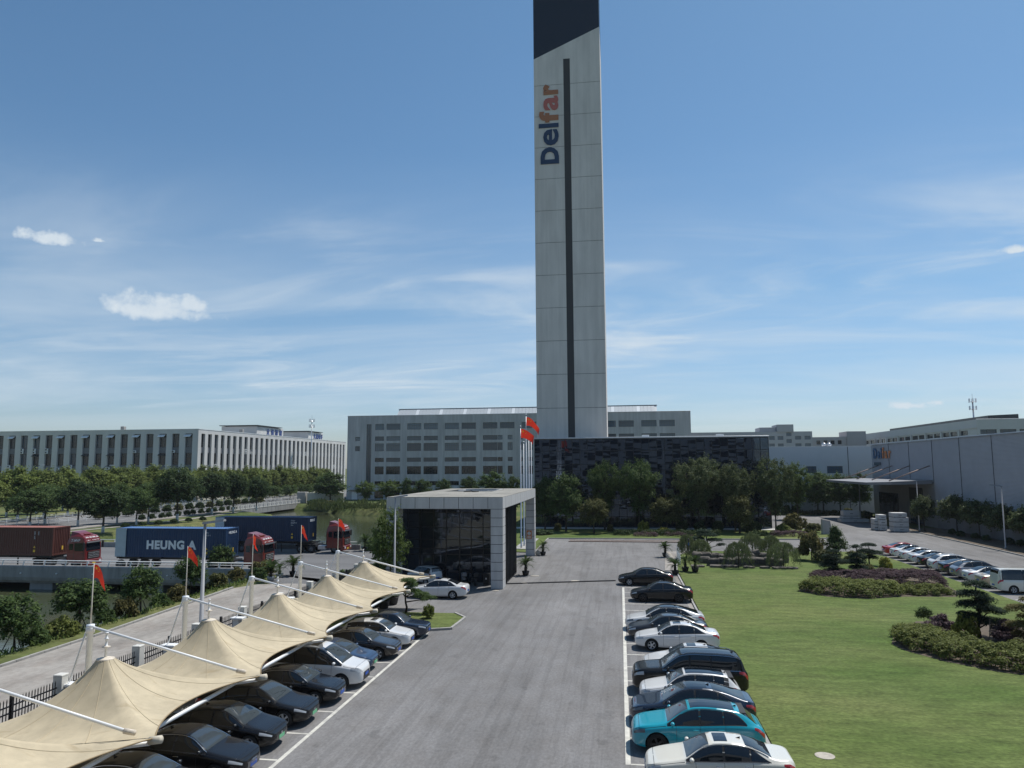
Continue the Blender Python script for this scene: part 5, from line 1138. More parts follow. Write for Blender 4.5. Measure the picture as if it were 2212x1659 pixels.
STY = {
 'sedan': dict(L=4.68, W=1.81, H=1.45, r=.325, wb=(.195, .775),
   top=[(0, .58), (.012, .68), (.04, .745), (.12, .845), (.22, .935), (.268, .985), (.33, 1.165), (.39, 1.325), (.43, 1.40), (.48, 1.44), (.54, 1.45), (.62, 1.435), (.69, 1.385), (.75, 1.30), (.81, 1.18), (.85, 1.095), (.885, 1.065), (.955, 1.045), (.985, 1.0), (1, .86)],
   belt=[(0, .55), (.04, .67), (.12, .77), (.25, .86), (.5, .915), (.8, .965), (.95, .955), (1, .80)], cw=.272, wt=.43, rt=.67, rb=.845, q=(.30, .525, .70, .79)),
 'fastback': dict(L=4.9, W=1.92, H=1.5, r=.35, wb=(.185, .785),
   top=[(0, .56), (.012, .66), (.04, .74), (.12, .84), (.22, .93), (.255, .985), (.32, 1.17), (.39, 1.36), (.44, 1.45), (.49, 1.49), (.54, 1.5), (.62, 1.485), (.70, 1.43), (.78, 1.335), (.86, 1.21), (.92, 1.12), (.955, 1.09), (.985, 1.03), (1, .88)],
   belt=[(0, .54), (.04, .67), (.12, .78), (.25, .87), (.5, .94), (.8, 1.0), (.95, .99), (1, .82)], cw=.26, wt=.44, rt=.66, rb=.925, q=(.30, .52, .70, .80)),
 'ev_sedan': dict(L=4.72, W=1.85, H=1.44, r=.335, wb=(.18, .79),
   top=[(0, .56), (.012, .65), (.04, .73), (.10, .82), (.19, .90), (.225, .95), (.30, 1.15), (.38, 1.33), (.43, 1.405), (.49, 1.44), (.54, 1.44), (.62, 1.42), (.71, 1.35), (.80, 1.24), (.87, 1.14), (.91, 1.10), (.96, 1.08), (.985, 1.03), (1, .86)],
   belt=[(0, .54), (.04, .66), (.12, .76), (.25, .85), (.5, .905), (.8, .98), (.95, .98), (1, .80)], cw=.23, wt=.43, rt=.66, rb=.885, q=(.28, .50, .69, .79)),
 'suv': dict(L=4.70, W=1.92, H=1.62, r=.375, wb=(.19, .79),
   top=[(0, .66), (.012, .78), (.04, .88), (.10, .965), (.20, 1.045), (.262, 1.10), (.32, 1.27), (.385, 1.46), (.43, 1.55), (.48, 1.60), (.55, 1.62), (.66, 1.60), (.76, 1.545), (.82, 1.49), (.86, 1.40), (.91, 1.22), (.94, 1.10), (.965, 1.04), (.985, .97), (1, .84)],
   belt=[(0, .63), (.04, .78), (.12, .88), (.25, .97), (.5, 1.03), (.8, 1.09), (.93, 1.05), (1, .78)], cw=.268, wt=.43, rt=.82, rb=.935, q=(.30, .515, .69, .815)),
 'big_suv': dict(L=5.15, W=1.98, H=1.84, r=.40, wb=(.18, .79),
   top=[(0, .78), (.010, .92), (.03, 1.02), (.10, 1.11), (.20, 1.165), (.255, 1.20), (.31, 1.40), (.37, 1.62), (.41, 1.74), (.46, 1.81), (.55, 1.84), (.70, 1.83), (.82, 1.80), (.90, 1.75), (.935, 1.66), (.96, 1.36), (.975, 1.15), (.99, 1.05), (1, .9)],
   belt=[(0, .74), (.04, .93), (.12, 1.03), (.25, 1.08), (.5, 1.11), (.8, 1.14), (.95, 1.12), (1, .85)], cw=.26, wt=.41, rt=.905, rb=.965, q=(.30, .50, .68, .90)),
 'hatch': dict(L=4.26, W=1.80, H=1.47, r=.325, wb=(.205, .81),
   top=[(0, .60), (.012, .70), (.04, .775), (.12, .865), (.22, .945), (.268, .99), (.33, 1.18), (.39, 1.335), (.44, 1.42), (.50, 1.46), (.58, 1.47), (.70, 1.455), (.80, 1.415), (.87, 1.36), (.90, 1.27), (.94, 1.08), (.96, .99), (.985, .90), (1, .78)],
   belt=[(0, .57), (.04, .69), (.12, .79), (.25, .88), (.5, .93), (.8, .98), (.93, .97), (1, .72)], cw=.272, wt=.44, rt=.875, rb=.955, q=(.30, .55, .73, .83)),
 'mpv': dict(L=4.95, W=1.86, H=1.90, r=.35, wb=(.19, .80),
   top=[(0, .72), (.010, .84), (.03, .94), (.08, 1.01), (.14, 1.07), (.18, 1.13), (.25, 1.36), (.33, 1.62), (.38, 1.76), (.43, 1.84), (.50, 1.88), (.62, 1.90), (.78, 1.89), (.90, 1.85), (.945, 1.75), (.97, 1.40), (.98, 1.15), (.992, 1.0), (1, .88)],
   belt=[(0, .68), (.04, .86), (.12, .97), (.25, 1.04), (.5, 1.07), (.8, 1.10), (.95, 1.10), (1, .84)], cw=.185, wt=.385, rt=.92, rb=.972, q=(.25, .45, .66, .90)),
 'van': dict(L=5.0, W=1.80, H=1.95, r=.33, wb=(.16, .78),
   top=[(0, .74), (.010, .88), (.03, .97), (.07, 1.05), (.10, 1.11), (.16, 1.36), (.24, 1.68), (.29, 1.82), (.35, 1.90), (.5, 1.95), (.8, 1.95), (.93, 1.92), (.965, 1.80), (.98, 1.45), (.988, 1.2), (.995, 1.0), (1, .9)],
   belt=[(0, .70), (.04, .90), (.12, 1.02), (.25, 1.06), (.5, 1.08), (.8, 1.08), (.95, 1.08), (1, .86)], cw=.105, wt=.295, rt=.94, rb=.98, q=(.17, .38, .62, .92)),
 'mini': dict(L=3.6, W=1.60, H=1.56, r=.29, wb=(.19, .80),
   top=[(0, .62), (.015, .74), (.05, .83), (.12, .91), (.20, .97), (.24, 1.02), (.31, 1.22), (.38, 1.40), (.43, 1.49), (.50, 1.54), (.6, 1.56), (.78, 1.55), (.88, 1.51), (.925, 1.42), (.95, 1.18), (.965, 1.0), (.985, .88), (1, .78)],
   belt=[(0, .58), (.04, .74), (.12, .83), (.25, .92), (.5, .97), (.8, .99), (.94, .98), (1, .74)], cw=.245, wt=.43, rt=.90, rb=.957, q=(.29, .54, .66, .86)),
 'old_sedan': dict(L=4.6, W=1.72, H=1.43, r=.31, wb=(.20, .765),
   top=[(0, .62), (.010, .72), (.03, .78), (.10, .84), (.22, .90), (.28, .94), (.34, 1.12), (.39, 1.29), (.42, 1.37), (.46, 1.41), (.54, 1.43), (.62, 1.42), (.67, 1.39), (.71, 1.30), (.755, 1.12), (.785, 1.01), (.81, .985), (.95, .965), (.985, .94), (1, .82)],
   belt=[(0, .60), (.03, .71), (.12, .80), (.25, .87), (.5, .90), (.8, .92), (.95, .915), (1, .80)], cw=.285, wt=.42, rt=.665, rb=.78, q=(.315, .53, .68, .745)),
}
M_TYRE = mat('tyre', (.012, .012, .012), .85); M_RIM = mat('alloy', (.62, .63, .65), .35, metal=.25); M_RIMD = mat('dark_alloy', (.06, .06, .065), .35, metal=.7); M_WELL = mat('wheel_well', (.008, .008, .008), .9)
G_CAR = glassmat('car_glass', (.010, .012, .014), .02, spec=.7); G_CARL = glassmat('car_windscreen', (.045, .056, .064), .02, spec=.7)
M_CHROME = mat('chrome', (.7, .7, .72), .12, metal=1.); M_HEAD = mat('headlamp', (.42, .44, .46), .08, spec=.9, coat=1.); M_HEADD = mat('headlamp_smoked', (.10, .11, .12), .08, coat=1.); M_TAIL = mat('tail_lamp', (.48, .02, .02), .12, coat=1.)
M_PLB = mat('plate_blue', (.03, .10, .42), .5); M_PLG = mat('plate_green', (.16, .48, .26), .5); M_GRILL = mat('grille_black', (.010, .010, .011), .3); M_TRIM = mat('black_trim', (.018, .018, .019), .55)
M_ROOFG = glassmat('roof_glass', (.006, .008, .010), .03, spec=.8)
CARS = {}
class Car:
    def __init__(s, st):
        s.st = st; s.top = pchip(st['top']); s.belt = pchip(st['belt']); s.plan = pchip(PLAN); s.bot = pchip(BOT)
        cw, wt, rt, rb = st['cw'], st['wt'], st['rt'], st['rb']; boxy = st['H'] > 1.75; c = .70 if boxy else .62
        tail = (.80 if rb < .93 else .72)
        s.wr = pchip([(0, .58), (.03, .74), (.12, .80), (cw-.03, .82), (cw+.03, .775), (wt-.06, c+.05), (wt, c+.015), (.56, c), (rt-.02, c+.005), (min(rb-.005, rt+.12 if rb-rt > .13 else (rt+rb)/2), c+.05), (min(rb+.02, .985), tail), (1., .60)])
    def sec(s, u):
        st = s.st; w = st['W']/2*s.plan(u); zb, zt, z0 = s.belt(u), s.top(u), s.bot(u); zt = max(zt, zb+.012); wr = min(st['W']/2*s.wr(u), w*.9); h = zt-zb
        sh = w*.935
        L = lambda a, b, t: a+(b-a)*t
        return [(0, z0), (w*.80, z0), (w*.95, z0+.045), (w*.985, z0+.24*(zb-z0)), (w*1.0, z0+.56*(zb-z0)), (w*.992, z0+.80*(zb-z0)), (w*.972, z0+.92*(zb-z0)), (sh, zb),
                (L(sh, wr, .16), zb+h*.10), (L(sh, wr, .58)+.018*min(1, h/.3), zb+h*.52), (wr+.012*min(1, h/.3), zb+h*.86), (wr*.93, zb+h*.955), (wr*.6, zb+h*.988), (0, zt)]
    def P(s, u, v, side=1):
        q = s.sec(u); i = min(int(v), len(q)-2); t = v-i; y = q[i][0]+(q[i+1][0]-q[i][0])*t; z = q[i][1]+(q[i+1][1]-q[i][1])*t
        return Vector((s.st['L']*(.5-u), y*side, z))
    def N(s, u, v, side=1):
        e = .004; du = s.P(min(u+e, 1), v, side)-s.P(max(u-e, 0), v, side); dv = s.P(u, min(v+.15, 12.99), side)-s.P(u, max(v-.15, 0), side)
        n = du.cross(dv)*(1 if side > 0 else -1); n = n if n.length > 1e-9 else Vector((0, 0, 1)); n.normalize(); c = s.P(u, v, side)-Vector((s.P(u, v, side).x, 0, .6))
        return n if n.dot(c) > 0 else -n
    def zv(s, u, z):
        "section parameter on the cabin side where the height is z"
        q = s.sec(u)
        for i in range(7, 12):
            if q[i+1][1] >= z: return i+(z-q[i][1])/max(q[i+1][1]-q[i][1], 1e-6)
        return 12.
    def patch(s, us, lo, hi, nv, off, side=1, mb=None, thick=True):
        mb = mb or MB(); vs = []; m = nv+1
        for u in us:
            a, b = (lo(u) if callable(lo) else lo), (hi(u) if callable(hi) else hi)
            for j in range(m): v = a+(b-a)*j/nv; vs.append(s.P(u, v, side)+s.N(u, v, side)*off)
        f = [(i*m+j, i*m+j+1, (i+1)*m+j+1, (i+1)*m+j) for i in range(len(us)-1) for j in range(nv)]
        if side < 0: f = [k[::-1] for k in f]
        return mb.add(vs, f)
def lin(a, b, n): return [a+(b-a)*i/n for i in range(n+1)]
def wheel_mesh(r, dark):
    key = ('wheel', r, dark)
    if key in CARS: return CARS[key]
    w = .215; ty = MB().lathe([(r*.66, -w/2), (r*.93, -w/2-.004), (r*.985, -w/2+.02), (r, -w/2+.05), (r, w/2-.05), (r*.985, w/2-.02), (r*.93, w/2+.004), (r*.66, w/2)], 24, axis='y', caps=False).mesh('wheel', M_TYRE, True)
    b = MB(); R = r*.69
    b.lathe([(R, w/2-.012), (R*.93, w/2+.002), (R*.88, w/2-.02), (R*.86, -.05)], 24, axis='y', mi=0, caps=False)
    b.lathe([(R*.9, w/2-.11), (.01, w/2-.10)], 16, axis='y', mi=1, caps=False)
    for k in range(5):
        a = 2*math.pi*k/5
        for dx in (-.5, .5):
            c, sn = math.cos(a), math.sin(a); p0, p1 = R*.12, R*.9; q = []
            for rr, hw, off in ((p0, R*.10, 0.0), (p1, R*.055, dx*R*.24)):
                for sg in (-1, 1):
                    t = off+sg*hw; q.append((c*rr-sn*t, sn*rr+c*t))
            y1, y0 = w/2-.012, w/2-.06
            vs = [(x, y1, z) for x, z in q]+[(x, y0, z) for x, z in q]
            b.add(vs, [(0, 1, 3, 2), (4, 6, 7, 5), (0, 2, 6, 4), (1, 5, 7, 3)])
    b.lathe([(R*.17, w/2-.03), (R*.16, w/2-.005), (.005, w/2)], 12, axis='y', caps=False)
    rm = b.mesh('rim', [M_RIMD if dark else M_RIM, M_WELL])
    CARS[key] = (ty, rm); return CARS[key]
def car_proto(style):
    "meshes shared by every car of this style: list of (name, mesh, material key, location, parent name)"
    if style in CARS: return CARS[style]
    st = STY[style]; C = Car(st); L, W = st['L'], st['W']; cw, wt, rt, rb = st['cw'], st['wt'], st['rt'], st['rb']; parts = []
    us = sorted({*[round(v, 4) for v in lin(0, .06, 8)], *lin(.06, .24, 10), *lin(.24, .94, 44), *lin(.94, 1, 9)}); n = len(C.sec(.5)); half = [[C.P(u, k) for k in range(n)] for u in us]
    b = MB(); ring = 2*n-2; vs = []
    for row in half:
        for k in range(n): vs.append(row[k])
        for k in range(n-2, 0, -1): vs.append(Vector((row[k].x, -row[k].y, row[k].z)))
    f = [(i*ring+k, (i+1)*ring+k, (i+1)*ring+(k+1) % ring, i*ring+(k+1) % ring) for i in range(len(us)-1) for k in range(ring)]
    f += [tuple(range(ring)), tuple(range((len(us)-1)*ring+ring-1, (len(us)-1)*ring-1, -1))]
    b.add(vs, f); me = b.mesh('body', M_WHITE, True)
    bm = bmesh.new(); bm.from_mesh(me); bmesh.ops.recalc_face_normals(bm, faces=bm.faces); bm.to_mesh(me); bm.free()
    tmp = bpy.data.objects.new('tmp_body', me); COL.objects.link(tmp)
    cut = MB(); r = st['r']
    for wu in st['wb']:
        for sd in (-1, 1): cut.lathe([(r+.055, 0), (r+.055, .42)], 28, (L*(.5-wu), W/2-.30 if sd > 0 else -W/2+.30-.42, r+.0), 'y')
    cm = cut.mesh('cutter', M_WELL); bm = bmesh.new(); bm.from_mesh(cm); bmesh.ops.recalc_face_normals(bm, faces=bm.faces); bm.to_mesh(cm); bm.free()
    co = bpy.data.objects.new('cutter', cm); COL.objects.link(co); md = tmp.modifiers.new('b', 'BOOLEAN'); md.object = co; md.operation = 'DIFFERENCE'; md.solver = 'EXACT'
    try: md.material_mode = 'TRANSFER'
    except Exception: pass
    dg = bpy.context.evaluated_depsgraph_get(); new = bpy.data.meshes.new_from_object(tmp.evaluated_get(dg)); new.name = 'body'
    bpy.data.objects.remove(tmp); bpy.data.objects.remove(co)
    if len(new.polygons) < 200: new = me
    if len(new.materials) < 1: new.materials.append(M_WHITE)
    try: new.set_sharp_from_angle(angle=RAD(38))
    except Exception: pass
    parts.append(('body', new, 'paint', None))
    # glazing
    v0 = lambda u: C.zv(u, C.belt(u)+.045); v1 = lambda u: C.zv(u, C.sec(u)[11][1]-.055)
    taper = style in ('sedan', 'fastback', 'ev_sedan', 'suv'); uq = st['q'][2]-.03; ue = st['q'][3]+(.035 if style != 'suv' else .05)
    def drop(f_hi, f_lo, end):
        def g_(u):
            if not taper or u < uq: return f_hi(u)
            k = min(1, max(0, (u-uq)/(end-uq))); return f_hi(u)+(f_lo(u)-f_hi(u))*min(.985, k**(2.2 if style != 'suv' else 3.2))
        return g_
    v1 = drop(v1, v0, ue)
    def span(a, b):
        return [u for u in lin(a, b, 14) if C.sec(u)[11][1]-C.belt(u) > .125]
    qa, qb, qc, qd = st['q']
    boxy = rb-rt < .07
    full = span(max(cw-.0, qa-.05), (qd+.03 if not boxy else min(rt+.01, qd+.04)))
    g = .006
    for sd in (1, -1):
        w0 = lambda u: C.zv(u, C.belt(u)+.02); w1 = drop(lambda u: C.zv(u, C.sec(u)[11][1]-.03), w0, ue+.02)
        fr = [u for u in lin(max(cw, qa-.06), min(qd+.045, rt+.02 if boxy else 1), 22) if C.sec(u)[11][1]-C.belt(u) > .075]
        parts.append(('window_trim', C.patch(fr, w0, w1, 4, .0035, sd).mesh('window_trim', M_TRIM, True), 'trim', None))
        for a, b in ((max(cw, qa-.04), qb-.008), (qb+.008, qc-.004), (qc+.006, ue if taper else qd)):
            u = span(a, b)
            if len(u) > 2 and u[-1]-u[0] > .025: parts.append(('side_window', C.patch(u, v0, v1, 4, .0075, sd).mesh('side_window', G_CAR, True), 'glass', None))
    for nm, a, b, ed in (('windscreen', cw+.004, wt, 10.75), ('rear_window', rt+.004, rb-.004, 10.75)):
        m = MB()
        for sd in (1, -1): C.patch(lin(a, b, 12), ed, 13, 5, .0055, sd, m)
        parts.append((nm, m.mesh(nm, G_CARL if nm == 'windscreen' else G_CAR, True), 'wind' if nm == 'windscreen' else 'glass', None))
    # seams, handles, mirrors, sills
    seam = MB()
    for sd in (1, -1):
        for u in (qa+.035, qb, qc+.012):
            C.patch([u-.0011, u+.0011], 2.2, lambda q: 8.1, 8, .003, sd, seam)
        C.patch(lin(cw+.01, qa+.035, 6), 6.55, 6.72, 1, .0025, sd, seam) if False else None
    for sd in (1, -1): C.patch([.055, .058], 7.5, 12.9, 6, .003, sd, seam); C.patch(lin(.06, cw-.01, 8), 8.05, 8.35, 1, .0025, sd, seam)
    parts.append(('panel_gaps', seam.mesh('panel_gaps', M_GRILL, True), 'grill', None))
    for sd in (1, -1):
        for u in (qb-.035, qc-.02):
            p = C.P(u, 5.6, sd); m = MB().cbox(p.x-.10, p.x+.10, p.y-.012, p.y+.03 if sd > 0 else p.y+.012, p.z-.013, p.z+.018, .006) if sd > 0 else MB().cbox(p.x-.10, p.x+.10, p.y-.03, p.y+.012, p.z-.013, p.z+.018, .006)
            parts.append(('door_handle', m.mesh('door_handle', M_CHROME), 'handle', None))
        p = C.P(qa+.012, 8, sd); m = MB()
        prof = [(.02, 0), (.10, .02), (.125, .08), (.115, .14), (.05, .17), (.005, .175)]
        vs = []; k = 10
        for rr, d in prof:
            for a in range(k):
                an = 2*math.pi*a/k; vs.append((p.x-.02+.045+(.06-d*.75) if False else p.x+.04-d*.45+math.cos(an)*rr*.5, p.y+sd*(.06+.0)+sd*math.sin(an)*rr*.95+sd*.06, p.z+.075+math.cos(an)*rr*.62))
        vs = []
        for i in range(7):
            th = math.pi*i/6
            for a in range(10):
                an = 2*math.pi*a/10; vs.append((p.x+.02+.075*math.cos(th)*1.0, p.y+sd*.12+.115*math.sin(th)*math.cos(an), p.z+.10+.075*math.sin(th)*math.sin(an)))
        m.add(vs, [(i*10+a, i*10+(a+1) % 10, (i+1)*10+(a+1) % 10, (i+1)*10+a) for i in range(6) for a in range(10)])
        m.tube([(p.x, p.y-sd*.03, p.z+.03), (p.x+.01, p.y+sd*.08, p.z+.07)], .022, 6)
        parts.append(('mirror', m.mesh('mirror', M_WHITE, True), 'mirror', None))
        ski = MB(); C.patch(lin(st['wb'][0]+r/L+.02, st['wb'][1]-r/L-.02, 6), 1.6, 2.75, 2, .004, sd, ski); parts.append(('sill', ski.mesh('sill', M_TRIM, True), 'sill', None))
        if True:
            parts.append(('headlight', C.patch(lin(.016, .10, 7), lambda u: 5.6-u*3, lambda u: 7.6+u*4 if u < .06 else 7.6+.24-(u-.06)*20, 3, .005, sd).mesh('headlight', M_HEAD, True), 'head', None))
            parts.append(('tail_light', C.patch(lin(.915, .992, 7), lambda u: 4.6+(.992-u)*18, 7.2, 3, .005, sd).mesh('tail_light', M_TAIL, True), 'tail', None))
    x0 = L/2; zt0 = st['top'][0][1]; wf = W/2*.50
    gr = MB().cbox(x0-.02, x0+.012, -wf*.86, wf*.86, zt0-.20, zt0-.02, .008).mesh('grille', M_GRILL); parts.append(('grille', gr, 'grille', None))
    parts.append(('lower_intake', MB().cbox(x0-.02, x0+.008, -wf*.95, wf*.95, .345, .345+max(.03, zt0-.5), .008).mesh('lower_intake', M_GRILL), 'grill', None))
    parts.append(('front_plate', MB().cbox(x0+.013, x0+.022, -.22, .22, zt0-.215, zt0-.075, .004).mesh('front_plate', M_PLB), 'plate', None))
    parts.append(('rear_plate', MB().cbox(-x0-.012, -x0-.003, -.22, .22, .55, .69, .004).mesh('rear_plate', M_PLB), 'plate', None))
    parts.append(('rear_diffuser', MB().cbox(-x0-.006, -x0+.05, -W*.30, W*.30, .37, .46, .01).mesh('rear_diffuser', M_TRIM), 'trim', None))
    parts.append(('emblem', MB().lathe([(.055, .013), (.055, .02), (.035, .024)], 14, (x0, 0, zt0-.045), 'x').mesh('emblem', M_CHROME), 'chrome', None))
    CARS[style] = (C, parts); return CARS[style]
PAINT = {}
def paint(name, col, metal=0., rough=.28, coat=1.):
    if name not in PAINT: PAINT[name] = mat('paint_'+name, col, rough, metal=metal, coat=coat, spec=.5 if coat == 1 else .3)
    return PAINT[name]
WHT = lambda: paint('white', (.70, .70, .69)); WARM = lambda: paint('warm_white', (.72, .70, .62)); BLK = lambda: paint('black', (.008, .008, .009), 0, .25, .45)
def car(style, x, y, ang, label, P, name='parked_car', group=None, sunroof=None, black_roof=False, pano=False, plate='blue', dark_rim=False, smoked=False, chrome_line=False, clad=False, roof_rails=False, z=0., grille=None, rings=False, antenna=True, spoiler=False):
    C, parts = car_proto(style); st = STY[style]; L, W, r = st['L'], st['W'], st['r']
    t = thing(name, label, 'car', (x, y, z), ang, group)
    for nm, me, key, _ in parts:
        o = ob(nm, me, t)
        if nm == 'panel_gaps': tag(o, kind='stuff')
        if key == 'paint': setmat(o, P)
        elif key == 'mirror': setmat(o, M_TRIM if black_roof else P)
        elif key == 'plate' and plate == 'green': setmat(o, M_PLG)
        elif key == 'head' and smoked: setmat(o, M_HEADD)
        elif key == 'handle' and not chrome_line: setmat(o, P)
        elif key == 'sill' and not clad: setmat(o, P)
        elif key == 'grille' and grille: setmat(o, grille)
    ty, rm = wheel_mesh(r, dark_rim)
    for wu in st['wb']:
        for sd in (1, -1):
            w = ob('wheel', ty, t, (L*(.5-wu), sd*(W/2-.125), r)); ob('rim', rm, w)
            if sd < 0: w.rotation_euler = (0, 0, math.pi)
    def top(nm, a, b, va, M, off=.006):
        m = MB()
        for sd in (1, -1): C.patch(lin(a, b, 10), va, 13, 5, off, sd, m)
        m.build(nm, M, t, True)
    if black_roof: top('black_roof', st['wt']-.002, st['rt']+.003, 10.35, M_ROOFG, .005)
    if sunroof: top('sunroof', sunroof[0], sunroof[1], 11.75, M_ROOFG, .007)
    if pano: top('panoramic_roof', st['wt']+.02, st['rt']-.04, 11.3, M_ROOFG, .007)
    if chrome_line:
        m = MB()
        qa, qb, qc, qd = st['q']; us = [u for u in lin(max(st['cw'], qa-.055), qd+.03, 26) if C.sec(u)[11][1]-C.belt(u) > .10]
        for sd in (1, -1):
            lo = [C.P(u, C.zv(u, C.belt(u)+.022), sd)+C.N(u, 8, sd)*.008 for u in us]; hi = [C.P(u, C.zv(u, C.sec(u)[11][1]-.035), sd)+C.N(u, 10, sd)*.008 for u in us]
            m.tube(lo, .015, 5); m.tube(hi, .015, 5)
        m.build('window_chrome', M_CHROME, t)
    if chrome_line and not grille:
        zt = st['top'][0][1]
        for q in range(4): MB().box(L/2+.012, L/2+.018, -W*.22, W*.22, zt-.19+q*.045, zt-.175+q*.045).build('grille_bar', M_CHROME, t)
    if roof_rails:
        for sd in (1, -1):
            us = lin(st['wt']+.03, st['rt']-.02, 10); MB().tube([C.P(u, 11.2, sd)+Vector((0, 0, .05 if 0 < i < 10 else .0)) for i, u in enumerate(us)], .016, 6).build('roof_rail', M_CHROME, t)
    if antenna:
        p = C.P(st['rt']-.03, 13); MB().add([(p.x-.08, -.02, p.z), (p.x+.08, -.008, p.z), (p.x+.08, .008, p.z), (p.x-.08, .02, p.z), (p.x-.07, 0, p.z+.06)], [(0, 1, 4), (1, 2, 4), (2, 3, 4), (3, 0, 4)]).build('antenna_fin', M_TRIM, t)
    if spoiler:
        u = st['rt']; p = C.P(u, 13); MB().cbox(p.x-.22, p.x+.03, -W*.30, W*.30, p.z-.05, p.z-.005, .015).build('roof_spoiler', M_TRIM, t)
    if rings:
        for k in range(4): MB().tube([(L/2+.028, (k-1.5)*.085+math.cos(a)*.06, st['top'][0][1]-.06+math.sin(a)*.06) for a in [2*math.pi*q/14 for q in range(15)]], .008, 5).build('ring', M_CHROME, t)
    return t
PI = math.pi
NAVY = paint('navy', (.012, .022, .045), .2, .25); TEAL = paint('teal', (.008, .32, .42), 0, .25); GREY = paint('dark_grey', (.03, .031, .036), .3, .3); SILV = paint('silver', (.30, .31, .33), .6, .35); BLUE = paint('blue', (.025, .055, .12), .3, .28)
GOLD = paint('champagne', (.48, .42, .33), .3, .35); REDP = paint('red', (.42, .015, .014), 0, .25); PEARL = paint('dark_brown', (.022, .018, .016), .2, .25)
RG = 'cars along the lawn edge'; LG = 'cars under the carport'; FG = 'far row of cars beyond the lawn'
# right row, noses towards the road
car('sedan', 2.97, 26.2, PI, 'cream white sedan with sunroof, nearest car at the bottom of the right row', WARM(), group=RG, sunroof=(.47, .56), chrome_line=True)
car('suv', 2.58, 29.2, PI, 'bright teal sports crossover with dark glass roof', TEAL, group=RG, pano=True, dark_rim=True, smoked=True, spoiler=True)
car('fastback', 2.66, 32.0, PI, 'dark navy fastback just behind the teal crossover', NAVY, group=RG, smoked=True, pano=True, dark_rim=True)
car('hatch', 2.78, 34.25, PI, 'white hatchback with glass roof between navy fastback and black large off-roader', WHT(), group=RG, pano=True, spoiler=True)
car('big_suv', 2.95, 36.3, PI, 'large boxy black off-roader with chrome window line', BLK(), group=RG, chrome_line=True, roof_rails=True, pano=True)
car('sedan', 3.3, 39.1, PI, 'white sedan with sunroof half hidden behind the boxy black off-roader', WHT(), group=RG, sunroof=(.46, .55))
car('sedan', 2.98, 44.4, PI, 'white sedan with sunroof and silver wheels parked alone after a gap', WHT(), group=RG, sunroof=(.46, .55))
car('sedan', 2.6, 46.75, PI, 'dark grey sedan hidden behind a white sunroof sedan', GREY, group=RG)
car('fastback', 2.6, 49.3, PI, 'white fastback with black roof in the right row', WHT(), group=RG, black_roof=True, smoked=True)
car('sedan', 2.95, 59.5, PI, 'black sedan with black wheels last in the painted right row', BLK(), group=RG, dark_rim=True)
car('sedan', 2.0, 67.3, PI+.03, 'black sedan with silver wheels beyond the painted bays beside the potted palms', BLK(), group=RG)
# left row under the membrane, noses towards the road
car('sedan', -15.0, 22.1, 0, 'black sedan cut by the bottom frame edge under the near canopy', BLK(), group=LG, chrome_line=True)
car('sedan', -14.8, 24.75, 0, 'black executive sedan with four ring emblem and upright chrome grille', BLK(), group=LG, chrome_line=True, rings=True)
car('ev_sedan', -15.05, 27.35, 0, 'black smooth nosed electric car with green plate, nearer of two', BLK(), group=LG, plate='green', grille=BLK())
car('fastback', -15.0, 30.05, 0, 'black electric crossover with green plate and silver star wheels', BLK(), group=LG, plate='green', grille=BLK(), pano=True)
car('sedan', -14.75, 32.75, 0, 'black sedan with arched chrome window line beside the white people carrier', BLK(), group=LG, chrome_line=True)
car('mpv', -14.65, 35.3, 0, 'tall white people carrier with large chrome grille under the carport', WHT(), group=LG, sunroof=(.46, .53))
car('ev_sedan', -15.0, 38.0, 0, 'dark blue sedan with green plate under the carport', BLUE, group=LG, plate='green')
car('sedan', -14.5, 40.6, 0, 'dark brown sedan with chrome window line beside the dark blue one', PEARL, group=LG, chrome_line=True)
car('hatch', -14.25, 43.1, 0, 'small white hatchback under the last canopy', WHT(), group=LG, sunroof=(.5, .58))
car('old_sedan', -14.05, 45.5, 0, 'old fashioned dark sedan at the end of the carport by the grass island', NAVY, group=LG, antenna=False)
# by the gatehouse
car('sedan', -14.45, 59.1, PI-.02, 'white sedan standing alone in front of the gatehouse', WHT(), sunroof=(.45, .54))
car('mini', -17.55, 66.0, 2.55, 'tiny white van like car parked against the gatehouse glass', WHT(), antenna=False)
# far row, tails towards the lawn
FR = [('sedan', 91.9, REDP, 'red sedan at the far end of the car row beyond the lawn', {}), ('sedan', 89.3, WHT(), 'white sedan with black roof next to the red one', dict(black_roof=True)), ('sedan', 86.75, WHT(), 'white sedan third in the far row after the red car', {}), ('sedan', 84.1, WHT(), 'white sedan between another white one and the black sedan', {}),
      ('sedan', 81.55, BLK(), 'black sedan in the middle of the far row', {}), ('suv', 79.0, WHT(), 'white crossover with dark rear window in the far row', dict(roof_rails=True)), ('fastback', 76.45, GREY, 'grey fastback beside the white crossover', {}), ('suv', 74.0, SILV, 'silver crossover in the far row', dict(black_roof=True)),
      ('sedan', 71.5, WHT(), 'white sedan with black roof beside the champagne sedan', dict(black_roof=True)), ('sedan', 69.05, GOLD, 'pale champagne sedan next to the white van', {}), ('van', 66.4, WARM(), 'white passenger van at the right edge', dict(antenna=False))]
for s_, y, p, lab, kw in FR:
    car(s_, 29.75+STY[s_]['L']/2, y, 0, lab, p, 'parked_van' if s_ == 'van' else 'parked_car', FG, **kw)
